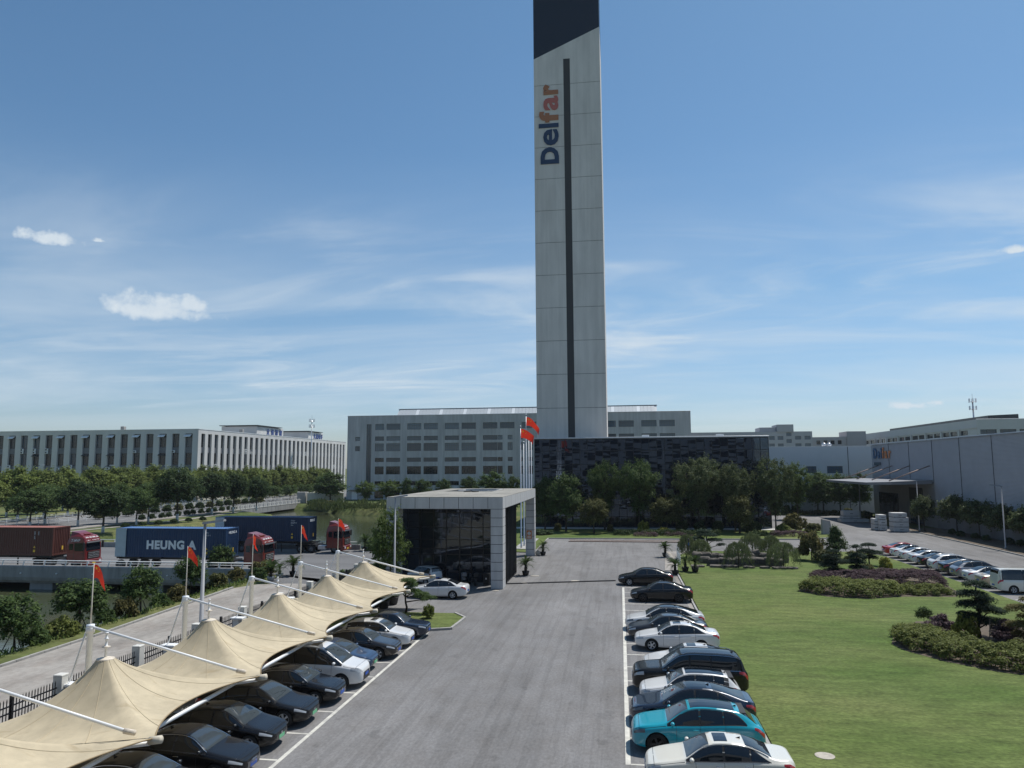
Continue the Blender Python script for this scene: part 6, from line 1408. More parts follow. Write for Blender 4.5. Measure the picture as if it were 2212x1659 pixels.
# ------------------------------------------------------------------ plants
LF = {k: leafmat('leaf_'+k, *v) for k, v in dict(
    camphor=((0.034, 0.066, 0.022), (0.115, 0.170, 0.052)), plane=((0.085, 0.120, 0.028), (0.20, 0.24, 0.065)), dark=((0.022, 0.045, 0.018), (0.075, 0.115, 0.040)), zelkova=((0.052, 0.077, 0.033), (0.155, 0.185, 0.080)),
    willow=((0.085, 0.115, 0.045), (0.20, 0.235, 0.11)), pine=((0.015, 0.035, 0.022), (0.040, 0.073, 0.043)), purple=((0.065, 0.042, 0.050), (0.155, 0.105, 0.115)), hedge=((0.085, 0.11, 0.026), (0.22, 0.245, 0.07)),
    yellow=((0.125, 0.138, 0.025), (0.325, 0.312, 0.062)), olive=((0.056, 0.069, 0.022), (0.150, 0.150, 0.056)), rust=((0.065, 0.070, 0.024), (0.20, 0.175, 0.065)), palm=((0.031, 0.062, 0.022), (0.094, 0.138, 0.044)), reed=((0.062, 0.094, 0.031), (0.163, 0.200, 0.075)), light=((0.062, 0.100, 0.027), (0.163, 0.225, 0.062))).items()}
M_BARK = mat('bark', (.055, .045, .036), .95, var=.3, scale=6, bump=.4, bscale=20); M_BARKL = mat('pale_bark', (.16, .14, .11), .95, var=.25, scale=5, bump=.3, bscale=20); M_LIME = mat('limewash', (.62, .62, .60), .9, var=.08, scale=6)
def rng(seed): return np.random.default_rng(seed)
def unit(r, n):
    v = r.normal(size=(n, 3)); return v/np.linalg.norm(v, axis=1, keepdims=True)
def leaf_mesh(name, P, Nn, size, r, aspect=.5, M=None, tri=False, up=.35, droop=0.):
    n = len(P); nr = Nn+unit(r, n)*.75; nr[:, 2] += up; nr /= np.linalg.norm(nr, axis=1, keepdims=True)
    d = np.cross(nr, unit(r, n)); d /= np.maximum(np.linalg.norm(d, axis=1, keepdims=True), 1e-6)
    if droop: d[:, 2] -= droop; d /= np.linalg.norm(d, axis=1, keepdims=True)
    w = np.cross(nr, d); w /= np.maximum(np.linalg.norm(w, axis=1, keepdims=True), 1e-6); s = (size*(.6+.8*r.random(n)))[:, None]
    if tri:
        V = np.stack([P-w*s*aspect*.5, P+w*s*aspect*.5, P+d*s], 1).reshape(-1, 3); k = 3
    else:
        V = np.stack([P-d*s*.5, P+w*s*aspect*.5+nr*s*.06, P+d*s*.5, P-w*s*aspect*.5+nr*s*.06], 1).reshape(-1, 3); k = 4
    me = bpy.data.meshes.new(name); me.vertices.add(n*k); me.vertices.foreach_set('co', V.astype(np.float32).ravel())
    me.loops.add(n*k); me.loops.foreach_set('vertex_index', np.arange(n*k, dtype=np.int32)); me.polygons.add(n)
    me.polygons.foreach_set('loop_start', np.arange(0, n*k, k, dtype=np.int32)); me.polygons.foreach_set('loop_total', np.full(n, k, np.int32))
    if M: me.materials.append(M)
    me.update(calc_edges=True); return me
def clump_points(r, centres, radii, per):
    "points spread over the upper shells of many small clumps"
    k = len(centres); u = unit(r, k*per); u[:, 2] = np.where(u[:, 2] < -.35, -u[:, 2], u[:, 2])
    c = np.repeat(centres, per, 0); rad = np.repeat(radii, per)[:, None]*(.55+.5*r.random((k*per, 1)))
    return c+u*rad*np.array([1, 1, .8]), u
def crown_shape(kind, r, k, rx, h0, h1):
    "clump centres for a crown between heights h0 and h1"
    c = []; H = h1-h0
    while len(c) < k:
        p = unit(r, 1)[0]*(r.random()**.30); x, y, t = p[0], p[1], (p[2]+1)/2
        if kind == 'round': pass
        elif kind == 'vase': s = .42+.62*min(1, t*1.5); x *= s*1.25; y *= s*1.25
        elif kind == 'ovate': s = 1.12-.45*t; x *= s; y *= s; t = t**.9
        elif kind == 'dome': t = t*.9+.1; s = 1.15-.3*t*t; x *= s; y *= s
        elif kind == 'cone': s = 1.25*(1-t)+.12; x *= s; y *= s
        if kind == 'round' and t < .12: continue
        c.append((x*rx, y*rx, h0+t*H))
    return np.array(c)
def trunk_mb(r, h, rad, top, centres, limbs=7, bend=.2, multi=1):
    b = MB()
    for m in range(multi):
        ox, oy = (r.normal()*.12*multi, r.normal()*.12*multi) if multi > 1 else (0, 0); p = [(ox, oy, 0.)]; x, y = ox, oy
        for i in range(1, 6):
            x += r.normal()*bend*.12+(ox*.6 if multi > 1 else 0); y += r.normal()*bend*.12+(oy*.6 if multi > 1 else 0); p.append((x, y, h*i/5))
        b.tube(p, [rad*(1.25 if i == 0 else 1-.12*i) for i in range(6)], 8)
        idx = r.choice(len(centres), min(limbs, len(centres)), replace=False)
        for j in idx:
            e = Vector(centres[j]); s = Vector(p[3+int(r.random()*2.5)]); mid = s.lerp(e, .5)+Vector((0, 0, -.08*(e-s).length+.1))
            b.tube([s, mid, e], [rad*.45, rad*.28, rad*.08], 5)
    return b
TREES = {}
def tree_proto(key, kind, h, rx, h0, leaf, nclump, per, size, crad, seed, trunk_r=.16, trunk_h=None, bark=None, lime=False, multi=1, limbs=9, aspect=.5, up=.35):
    r = rng(seed); c = crown_shape(kind, r, nclump, rx-crad*.6, h0+crad*.5, h-crad*.6); rad = crad*(.45+.9*r.random(nclump)); P, Nn = clump_points(r, c, rad, per)
    # ragged sprays that reach past the clumps
    far = c[np.argsort(-np.linalg.norm((c-[0, 0, (h0+h)/2])/[rx, rx, (h-h0)/2], axis=1))[:nclump//2]]; sp = []; sn = []
    for q in far:
        for _ in range(3):
            d = q-np.array([0, 0, (h0+h)/2-(h-h0)*.25]); d = d/np.linalg.norm(d)+r.normal(size=3)*.45; d /= np.linalg.norm(d); ln = crad*(1.0+.9*r.random()); k = int(8+r.random()*8)
            for j in range(k): sp.append(q+d*ln*(j+1)/k+r.normal(size=3)*size*.35+np.array([0, 0, -.12*ln*(j/k)**2])); sn.append(d)
    P = np.concatenate([P, np.array(sp)]); Nn = np.concatenate([Nn, np.array(sn)])
    crown = leaf_mesh('crown', P, Nn, size, r, aspect, LF[leaf], up=up); tr = trunk_mb(r, trunk_h or h0+(h-h0)*.45, trunk_r, h, c, limbs, multi=multi).mesh('trunk', bark or M_BARK, True)
    lm = MB().lathe([(trunk_r*1.32, -.02), (trunk_r*1.12, .45), (trunk_r*1.06, 1.15), (trunk_r*.9, 1.18)], 10).mesh('limewash', M_LIME, True) if lime else None
    TREES[key] = (crown, tr, lm, h, rx)
def tree(key, x, y, h, label, cat='tree', name='tree', group=None, w=None, rz=None, z=0.):
    crown, tr, lm, H, rx = TREES[key]; t = thing(name, label, cat, (x, y, z), (hash((round(x*7), round(y*3))) % 628)/100 if rz is None else rz, group)
    s = h/H; sw = (w/(2*rx)) if w else s; t.scale = (sw, sw, s)
    ob('crown', crown, t); ob('trunk', tr, t)
    if lm: ob('limewash', lm, t)
    return t
tree_proto('camphor', 'dome', 8., 3.7, 2.3, 'camphor', 150, 70, .34, .95, 1, .2, lime=True)
tree_proto('camphor2', 'dome', 8., 3.4, 2.2, 'dark', 150, 70, .34, .9, 2, .2, lime=True)
tree_proto('plane', 'ovate', 10., 3.6, 2.6, 'plane', 130, 60, .46, 1.0, 3, .2, lime=True, bark=M_BARKL)
tree_proto('plane2', 'ovate', 10., 3.8, 2.4, 'plane', 130, 60, .46, 1.1, 33, .2, lime=True, bark=M_BARKL)
tree_proto('zelkova', 'vase', 11.5, 4.0, 3.0, 'zelkova', 230, 60, .30, .75, 4, .2, limbs=16)
tree_proto('zelkova_dark', 'vase', 11.5, 3.8, 2.8, 'camphor', 220, 60, .30, .8, 5, .22, limbs=14)
tree_proto('osmanthus', 'round', 5.5, 2.4, 1.1, 'olive', 130, 60, .26, .62, 6, .14)
tree_proto('broadleaf', 'round', 9., 2.9, 1.8, 'camphor', 170, 65, .30, .75, 7, .16)
tree_proto('lightgreen', 'vase', 10.5, 2.8, 2.6, 'light', 150, 55, .30, .7, 8, .15, limbs=12)
tree_proto('sapling', 'round', 3.3, 1.25, .7, 'camphor', 90, 45, .17, .36, 9, .06)
tree_proto('slim', 'round', 6.2, 1.8, 1.0, 'light', 150, 45, .18, .48, 10, .08, limbs=12)
tree_proto('cone', 'cone', 3.7, 1.4, .3, 'camphor', 120, 60, .14, .36, 11, .09)
tree_proto('strip', 'round', 5.4, 2.2, 1.6, 'zelkova', 120, 60, .28, .62, 12, .11, limbs=9)

def bush_proto(key, leaf, n, size, flat=1., seed=0, crad=.3, tri=False, aspect=.55):
    r = rng(seed+50); k = 46; u = unit(r, k); u[:, 2] = np.abs(u[:, 2])*1.0; c = u*(.45+.35*r.random((k, 1))); c[:, 2] = c[:, 2]*flat+.18
    P, Nn = clump_points(r, c, np.full(k, crad), n//k); keep = P[:, 2] > .02; P = P[keep]; Nn = Nn[keep]
    TREES[key] = leaf_mesh('foliage', P, Nn, size, r, aspect, LF[leaf], tri=tri)
def bush(key, x, y, w, h, label, cat='shrub', name='shrub', group=None, z=0.):
    o = thing(name, label, cat, (x, y, z), (hash((round(x*9), round(y*5))) % 628)/100, group); o.scale = (w/2, w/2, h/1.1)
    ob('foliage', TREES[key], o); MB().tube([(0, 0, -.05), (.03, .02, .5)], [.05, .02], 5).build('stem', M_BARK, o); return o
for q, (k, lf, n, s) in enumerate((('green', 'camphor', 2600, .17), ('dark', 'dark', 2600, .16), ('purple', 'purple', 2600, .16), ('yellow', 'yellow', 2400, .18), ('rust', 'rust', 2600, .17), ('hedge', 'hedge', 2600, .17), ('olive', 'olive', 2400, .18))): bush_proto(k, lf, n, s, seed=q)
def hedge(poly, h, leaf, label, density=150, size=.14, name='hedge', cat='hedge', seed=0, lump=.25, z=.09):
    "planted bed: many small leafy domes that follow the outline and swell towards the middle"
    r = rng(seed+200); xs = [p[0] for p in poly]; ys = [p[1] for p in poly]; A = (max(xs)-min(xs))*(max(ys)-min(ys)); big = size/.14; n = int(A*13/big**1.5)
    Q = np.stack([r.uniform(min(xs), max(xs), n), r.uniform(min(ys), max(ys), n)], 1); d = poly_dist(Q, poly); keep = d > .02; Q = Q[keep]; d = d[keep]
    prof = np.sqrt(1-(1-np.clip(d/1.0, 0, 1))**2); lum = np.array([mnoise.noise(Vector((a*.8, b*.8, seed))) for a, b in Q])*lump
    rad = (.20+.16*r.random(len(Q)))*big**.7*(1+.0*d); top = np.maximum(h*(.35+.65*prof)+lum*prof-rad*.8+r.normal(size=len(Q))*.05, .06)
    c = np.stack([Q[:, 0], Q[:, 1], top], 1); per = max(16, int(density*.13)); P, Nn = clump_points(r, c, rad, per)
    low = np.stack([Q[:, 0], Q[:, 1], top*.45], 1); e = d < .7; P2, N2 = clump_points(r, low[e], rad[e], per//2); P = np.concatenate([P, P2]); Nn = np.concatenate([Nn, N2]); P[:, 2] = np.maximum(P[:, 2], .02)
    o = thing(name, label, cat, (0, 0, z)); pr = leaf == 'purple'; ob('foliage', leaf_mesh('foliage', P, Nn, size*(1.25 if pr else 1), r, .3 if pr else .5, LF[leaf], up=.75), o)
    return o

def cloud_pine(x, y, h, pads, label, leaf='pine', seed=0, z=.09, name='cloud_pruned_pine'):
    r = rng(seed+300); t = thing(name, label, 'topiary tree', (x, y, z)); pts = []; P = []; N_ = []
    path = [(0, 0, 0)]; 
    for i in range(1, 7): path.append((math.sin(i*1.3+seed)*.10*h*.3, math.cos(i*1.1+seed)*.08*h*.3, h*.93*i/6))
    b = MB().tube(path, [.10*h/3*(1.15-.14*i) for i in range(7)], 7)
    for px, py, pz, w, th in pads:
        w *= 1.2; th *= 1.5; k = max(9, int(w*w*15)); 
        for j in range(k):
            a = r.random()*6.28; q = math.sqrt(r.random())*w/2*.85; c = np.array([[px+math.cos(a)*q, py+math.sin(a)*q, pz+th*.25*(1-(q/(w/2))**2)]]); p, n = clump_points(r, c, np.array([.20+.07*w]), 56); p[:, 2] = pz+(p[:, 2]-pz)*min(1, th/.42); P.append(p); N_.append(n)
        s = Vector(path[min(6, max(1, int(pz/h*6)))]); b.tube([s, (px*.6, py*.6, pz-.05), (px, py, pz)], [.05, .035, .015], 5)
    P = np.concatenate(P); N_ = np.concatenate(N_); ob('foliage', leaf_mesh('foliage', P, N_, .13, r, .28, LF[leaf], up=.6), t); b.build('trunk', M_BARK, t, True); return t
def weeping(x, y, h, w, label, seed=0, z=.09):
    r = rng(seed+400); t = thing('weeping_willow', label, 'tree', (x, y, z)); b = MB(); hh = h*.72
    b.tube([(0, 0, 0), (.06, .03, hh*.5), (.0, .0, hh)], [.07, .06, .05], 7); P = []; D = []
    for k in range(190):
        a = r.random()*6.28; q = math.sqrt(r.random()); ex, ey = math.cos(a)*q*w/2, math.sin(a)*q*w/2; top = h*(1-.34*q**2.4)-r.random()*.06*h; ln = h*(.10+.52*q*q)*(.6+.6*r.random()); n = int(9+24*ln)
        if k < 10: b.tube([(0, 0, hh*.9), (ex*.5, ey*.5, top*.98), (ex, ey, top-.03)], [.035, .02, .008], 5)
        for j in range(n):
            f = j/n; P.append((ex*(1+.12*f)+r.normal()*.05, ey*(1+.12*f)+r.normal()*.05, max(.15, top-ln*f))); D.append((math.cos(a)*q, math.sin(a)*q, .6-.5*f))
    ob('foliage', leaf_mesh('foliage', np.array(P), np.array(D), .17, r, .24, LF['willow'], up=.1, droop=1.4), t); b.build('trunk', M_BARK, t, True); return t
def frond_mesh(M, length, n=16):
    b = MB(); r = rng(77)
    for k in range(n+1):
        f = k/n; x = length*f*(1-.12*f); z = length*(.55*f-.72*f*f); ll = length*.22*math.sin(math.pi*(.12+.86*f))**.7
        if k < n: x2 = length*(f+1/n)*(1-.12*(f+1/n)); z2 = length*(.55*(f+1/n)-.72*(f+1/n)**2); b.add([(x, -.012, z), (x2, -.012, z2), (x2, .012, z2), (x, .012, z)], [(0, 1, 2, 3)])
        for s in (-1, 1): b.add([(x, 0, z), (x+ll*.5+.02, s*ll*.85, z+ll*.10), (x+ll*.28+.06, s*ll*.92, z+ll*.08), (x+length/n*.95, 0, z-.0)], [(0, 1, 2, 3)])
    return b.mesh('frond', M)
FROND = frond_mesh(LF['palm'], 1.)
M_POT = mat('dark_pot', (.03, .028, .027), .6, var=.2, scale=5); M_POTW = mat('pale_pot', (.42, .44, .46), .5)
def sago(x, y, h, spread, label, pot=None, n=34, seed=0, z=0.):
    r = random.Random(seed); t = thing('sago_palm', label, 'palm', (x, y, z)); ph = .42*min(1, h/1.5) if pot else 0
    if pot: MB().lathe([(.18, 0), (.27, .05), (.34, ph*.75), (.36, ph), (.31, ph), (.30, ph-.06), (.01, ph-.05)], 16).build('pot', pot, t, True)
    th = ph+max(.12, h*.28); MB().tube([(0, 0, ph-.06), (.01, 0, (ph+th)/2), (0, 0, th)], [.13, .15, .10], 9).build('trunk', M_BARK, t, True)
    for k in range(n):
        o = ob('frond', FROND, t, (0, 0, th)); e = r.uniform(-.35, .95) if k > 4 else r.uniform(.9, 1.3); sc = spread/2*1.35*r.uniform(.85, 1.1)
        o.rotation_euler = (0, -e, k*2.399+r.uniform(-.2, .2)); o.scale = (sc, sc, sc)
    return t

# roadside trees on the left
for k, (key, x, y, h, w) in enumerate(sorted((('camphor', -107, 127, 7.3, 8.4), ('camphor2', -97, 123, 7.9, 6.6), ('camphor2', -83, 111, 7.1, 7.2), ('camphor', -94.6, 130.3, 7.4, 6.2), ('camphor', -90, 133, 7.4, 7.2), ('camphor2', -85.4, 135.2, 10.3, 8.2), ('camphor2', -90.4, 156.3, 9.1, 7.0), ('camphor2', -89, 163, 9.0, 6.4), ('camphor2', -87.4, 171, 8.0, 6.0), ('camphor', -89, 128, 6.6, 6.0), ('camphor', -104, 120, 6.6, 7.5)), key=lambda q: q[1]/q[2])):
    tree(key, x, y, h, f'dark rounded camphor tree with whitewashed trunk behind the trucks, {ORD[k]} from the left', 'tree', 'camphor_tree', 'camphor trees behind the trucks', w)
for k in range(24):
    y = 127+k*7.2; j = (k*37 % 10)/10-.5
    tree('plane' if k % 2 else 'plane2', -119.4+j, y, 10.2+j*1.4, f'yellow green plane tree in the row along the far road, {ORD[k]} from the left', 'tree', 'plane_tree', 'plane trees along the far road', 8.6+j)
for k in range(8):
    y = 145+k*12.; j = (k*53 % 10)/10-.5
    tree('plane2' if k % 2 else 'plane', -130-(k % 3)*4+j*3, y, 10.4+j*1.2, f'yellow green plane tree behind the roadside row, {ORD[k]} from the left', 'tree', 'plane_tree', 'plane trees before the pale building', 8.2)
bush('yellow', -126.5, 168, 7, 9.2, 'bright yellow green treetop among the plane trees'); 
for k in range(13): bush('dark', -94.2+(k % 3)*.2-.6, 138+k*3.0, 1.7, 1.25, f'clipped round shrub along the pavement of the far road, {ORD[k]} from the left', group='round shrubs on the pavement')
for k in range(16): bush('dark' if k % 3 else 'olive', -105.6, 140+k*4.6, 2.6, 1.9, f'clipped shrub on the central strip of the far road, {ORD[k]} from the left', group='shrubs on the central strip')
for k in range(12): tree('sapling', -111+(k % 2)*2.5, 205+k*6, 4.6, f'small tree beyond the balustraded bridge, {ORD[k]} from the left', group='small trees beyond the bridge', w=5.5)
for k in range(6): bush('dark', -86.2+k*.9, 121+k*3.4, 1.6, .9, f'low dark shrub on the grass under the camphor trees, {ORD[k]} from the left', group='low shrubs under the camphors')
# pond side
tree('broadleaf', -82.5, 205.5, 9.0, 'feathery dark tree leaning over the pond in front of the tall works building', w=9.5)
for k, (x, w, h) in enumerate(((-70.1, 5.2, 6.6), (-63.2, 6.4, 6.8), (-58.3, 3.2, 7.4), (-53.8, 5.8, 7.0), (-48, 5.0, 7.1), (-41, 5.6, 7.7))): tree('lightgreen' if k < 2 else 'broadleaf', x, 200, h, f'garden tree at the foot of the tall works building, {ORD[k]} from the left', group='trees at the foot of the works building', w=w)
tree('broadleaf', -26, 151, 9.3, 'broad round tree rising behind the gatehouse roof', w=7.4); tree('broadleaf', -21.5, 149, 8.4, 'round tree just left of the flagpoles behind the gatehouse roof', w=5.0)
def reeds():
    r = rng(61); n = 3600; cx = r.uniform(-82, -44, n); cy = 184.5-(cx+62)*.25+r.normal(size=n)*1.6; P = []; N_ = []
    h = 1.6+1.2*np.sin(cx*.5)**2; t = r.random(n); P = np.stack([cx, cy, -.6+h*t], 1); Nn = np.stack([r.normal(size=n), r.normal(size=n)-.5, np.zeros(n)], 1)
    o = tag(ob('reeds', leaf_mesh('reeds', P, Nn, 1.0, r, .16, LF['reed'], up=0, droop=-1.6)), 'tall green reeds lining the far bank of the pond', 'reeds', kind='stuff')
    r = rng(62); n = 5000; cx = r.uniform(-37.2, -33.6, n); cy = r.uniform(25, 67, n); P = np.stack([cx, cy, r.uniform(-.15, .25, n)-np.clip(-34.4-cx, 0, 3)*.62], 1)
    tag(ob('bank_grass', leaf_mesh('bank_grass', P, np.tile([0, 0, 1.], (n, 1)), .38, r, .22, LF['light'], up=0, droop=-1.2)), 'rough grass and weeds on the river bank', 'grass', kind='stuff')
reeds()
for k, (x, y, w, h) in enumerate(((-88, 208, 6, 1.8), (-84, 203, 6, 2.0), (-80, 198, 6, 2.0), (-75, 191, 5, 1.8), (-70, 188, 4, 1.5), (-64, 186, 4, 1.3))): bush('light' if False else ('green', 'hedge', 'olive')[k % 3], x, y, w, h, f'overgrown bush on the far pond bank, {ORD[k]} from the left', group='bushes on the far pond bank', z=-.6)
# river bank planting along the service path
for k, (x, y, h, w) in enumerate(((-34.8, 39.5, 3.4, 2.7), (-34.9, 44.9, 3.4, 3.2), (-34.3, 50.3, 3.6, 2.5), (-35.7, 58.8, 3.3, 2.5))): tree('sapling', x, y, h, f'young tree with stakes on the river bank, {ORD[k]} from the camera', name='young_tree', group='young trees on the river bank', w=w, z=-.25); 
for k, (x, y, h) in enumerate(((-34.8, 39.5, 1.5), (-34.9, 44.9, 1.5), (-34.3, 50.3, 1.5))):
    t = thing('tree_stakes', f'wooden prop poles around the {ORD[k]} young river bank tree', 'tree stakes', (x, y, -.3))
    for q in range(3): MB().tube([(math.cos(q*2.1)*.7, math.sin(q*2.1)*.7, 0), (.0, .0, h)], .03, 5).build('stake', M_BARK, t)
for k, (key, x, y, w, h, s) in enumerate((('green', -34.6, 40.9, 1.75, 1.25, 'dark green'), ('hedge', -34.5, 42.9, 2.2, 1.45, 'bright yellow green'), ('green', -34.8, 47.3, 1.55, 1.05, 'small dark green'), ('rust', -34.5, 48.9, 2.0, 1.6, 'reddish tipped'), ('green', -34.6, 53.1, 1.6, 1.15, 'glossy green'), ('rust', -34.6, 55.2, 2.0, 1.5, 'bronze tipped'), ('olive', -35, 61.9, 2.0, 1.45, 'olive coloured'), ('rust', -35.4, 65.8, 2.0, 1.4, 'brownish'), ('rust', -34.4, 68.9, 2.6, 1.7, 'large bronze'), ('green', -33.7, 66.6, 1.9, 1.3, 'leafy green'))):
    bush(key, x, y, w, h, f'{s} round shrub on the river bank, {ORD[k]} from the camera', z=-.2)
tree('sapling', -39.4, 70.2, 2.9, 'leafy top of a small tree showing above the bridge rail before the second truck', w=2.4, z=-.2)
sago(-31.3, 69.0, 1.95, 1.9, 'sago palm in a dark pot at the bridge end, farther of three', M_POT, seed=1); sago(-32.1, 67.8, 1.3, 1.2, 'small sago palm in a pale pot at the bridge end', M_POTW, 18, seed=2); sago(-31.9, 65.6, 1.6, 2.0, 'wide sago palm at the end of the service path', M_POTW, seed=3); sago(-31.6, 90.2, 2.2, 2.0, 'sago palm by the wall behind the farthest red truck cab', M_POT, seed=14)
for k, (x, y, w, h) in enumerate(((-30.4, 92, 3.4, 2.2), (-29, 95, 3.2, 2.6), (-27.6, 90, 2.6, 1.8))): bush('rust' if k else 'green', x, y, w, h, f'leafy bush at the pond corner behind the truck, {ORD[k]} of three', group='bushes at the pond corner')
# around the gatehouse
tree('slim', -19.3, 61.6, 6.8, 'tall slender green tree against the left gatehouse corner', w=3.3); tree('sapling', -24.3, 74.5, 3.3, 'bushy dark tree left of the gatehouse behind the lamp post', w=3.0)
for k, (x, y, w, h) in enumerate(((-23.2, 71.5, 2.0, 1.5), (-22.6, 67.3, 1.8, 1.6), (-23.4, 62.5, 2.2, 1.6), (-21.6, 64.8, 1.6, 1.1))): bush('dark' if k % 2 else 'green', x, y, w, h, f'dark shrub between carport and gatehouse, {ORD[k]} of four', group='shrubs left of the gatehouse')
cloud_pine(-15.2, 52.3, 2.3, [(-.1, 0, 1.75, 1.5, .5), (.2, -.3, 2.1, 1.0, .4), (-.5, .3, 1.3, 1.1, .4), (1.1, -.2, 1.15, 1.0, .35), (1.7, -.3, .95, .9, .35), (.5, .2, 1.3, 1.0, .35)], 'trained tree with reaching branch on the grass island by the carport', 'camphor', 1)
bush('hedge', -13.1, 50.5, .95, .95, 'small bright shrub on the grass island by the carport', z=.09)
for k, (x, y) in enumerate(((-17.4, 54.0), (-17.2, 55.6), (-18.2, 54.6), (-18.0, 56.4))):
    t = thing('potted_plant', f'dark plant pot with green plant beside the grass island, {ORD[k]} of four', 'potted plant', (x, y, 0), 0, 'pots beside the grass island'); MB().lathe([(.25, 0), (.34, .08), (.42, .45), (.46, .58), (.40, .58), (.38, .5), (.01, .5)], 16).build('pot', M_POT, t, True); o = ob('foliage', TREES['dark'], t, (0, 0, .5)); o.scale = (.5, .5, .55)
sago(-9.1, 71.6, 1.8, 1.7, 'big potted sago palm beside the gatehouse glass wall', M_POT, 34, seed=4); sago(-9.1, 87.8, 1.65, 1.4, 'potted sago palm at the foot of the far gatehouse pillar', M_POT, seed=5)
def ball(x, y, r, label, z=0.): tag(MB().lathe([(.02, 0), (r*.5, .01), (r*.87, r*.5), (r, r), (r*.87, r*1.5), (r*.5, r*1.87), (.02, r*2)], 16).build('stone_ball', M_LID, None, True, (x, y, z)), label, 'stone ball', 'round stone bollards')
ball(-9.65, 87.4, .3, 'round stone ball beside the far gatehouse pillar')
for k, y in enumerate((82.6, 83.9, 85.2, 86.3)): ball(5.0-k*.02+.25, y, .32, f'round stone ball in the row by the white fence, {ORD[k]} from the camera', .05)
sago(4.9, 87.5, 1.75, 1.6, 'potted sago palm behind the stone balls', M_POT, seed=6, z=.05); sago(5.0, 73.6, 1.6, 1.5, 'bright green potted sago palm at the lawn corner beside the black sedan', M_POT, 30, seed=7); sago(6.1, 75.4, 1.5, 1.2, 'middle potted sago palm of three at the lawn corner', M_POT, seed=8, z=.09); sago(7.0, 75.0, 1.6, 1.5, 'right potted sago palm of three at the lawn corner', M_POT, seed=9, z=.09)
def white_fence():
    t = thing('garden_fence', 'small white slatted fence among the palms and willows', 'fence', (6.05, 80.5, .09)); 
    for k in range(9): MB().cbox(-.05, .0, k*.55, k*.55+.09, 0, 1.0 if k % 4 else 1.5, .01).build('picket', M_WHITE, t)
    for z in (.3, .5, .7): MB().box(.001, .04, 0, 4.5, z, z+.08).build('rail', M_WHITE, t)
white_fence()
t = thing('garden_lamp', 'slim dark garden post with blue band among the willows', 'post', (7.1, 82.5, .09)); MB().lathe([(.06, 0), (.05, 2.2), (.08, 2.22), (.08, 2.4), (.01, 2.5)], 10).build('post', M_BLACK, t, True); MB().lathe([(.065, 1.75), (.065, 2.05)], 10).build('band', mat('band_blue', (.03, .10, .25), .5), t)
# water garden: rocks and weeping trees
def rock_mesh(seed, M):
    r = rng(seed); bm = bmesh.new(); bmesh.ops.create_cube(bm, size=1.); bmesh.ops.bevel(bm, geom=bm.edges[:], offset=.14, segments=1, affect='EDGES'); bmesh.ops.subdivide_edges(bm, edges=bm.edges[:], cuts=1, use_grid_fill=True)
    for v in bm.verts: v.co += Vector(mnoise.noise_vector(v.co*2.2+Vector((seed*3., 0, 0))))*.11
    me = bpy.data.meshes.new('rock'); bm.to_mesh(me); bm.free(); me.materials.append(M); return me
M_ROCK = mat('garden_rock', (.11, .095, .08), .9, var=.45, scale=2.2, bump=.5, bscale=9, coords='world')
RK = [rock_mesh(s, M_ROCK) for s in range(7)]
def rocks():
    r = random.Random(21); k = 0
    spots = [(8.2+i*.86+r.uniform(-.12, .12), 83.6+r.uniform(-.3, .3), .12, r.uniform(.8, 1.2), r.uniform(.8, 1.5)) for i in range(11)]+[(8.6+i*.95+r.uniform(-.1, .1), 81.7+r.uniform(-.3, .3), .09, r.uniform(.85, 1.15), r.uniform(.6, .95)) for i in range(9)]+[(7.9+i*1.5+r.uniform(-.3, .3), 78.6+r.uniform(-.4, .4), .07, r.uniform(.8, 1.3), r.uniform(.2, .32)) for i in range(7)]
    for x, y, z, s, h in spots:
        o = ob('garden_rock', RK[k % 7], None, (x, y, z+h*.3), r.uniform(-.3, .3)+(PI if k % 2 else 0)); o.scale = (s*1.1, s*.8, h)
        row, i = ('back', k) if k < 11 else (('middle', k-11) if k < 20 else ('front', k-20))
        tag(o, f'rough brown garden rock in the {row} row of the water garden, {ORD[i]} from the left', 'rock', 'rocks of the water garden'); k += 1
rocks()
struct('pond', MB().sheet([(8.5, 79.3), (16, 79.3), (16.4, 81.2), (8.8, 81.2)], .096), mat('dark_pond', (.015, .02, .016), .05))
for x, y, h, w, s in ((11.6, 78.6, 2.6, 2.7, 'front left'), (14.4, 87.2, 2.75, 2.8, 'rear middle'), (16.5, 87.6, 2.45, 2.3, 'rear right'), (16.1, 79.3, 2.55, 3.0, 'large front right'), (8.6, 85.2, 2.2, 2.2, 'left rear'), (7.2, 86.3, 2.6, 1.9, 'leftmost')): weeping(x, y, h, w, f'small weeping tree at the water garden, {s} one', int(x*3))
cloud_pine(10.0, 91.6, 2.9, [(0, 0, 1.9, 2.0, .6), (-1.1, 0, 1.5, 1.5, .5), (.9, -.2, 1.35, 1.5, .5), (1.7, -.3, .85, .9, .4), (-.3, .4, 2.3, 1.4, .5), (-1.6, .1, 1.15, .9, .4)], 'dark spreading pine behind the weeping trees', 'pine', 5)
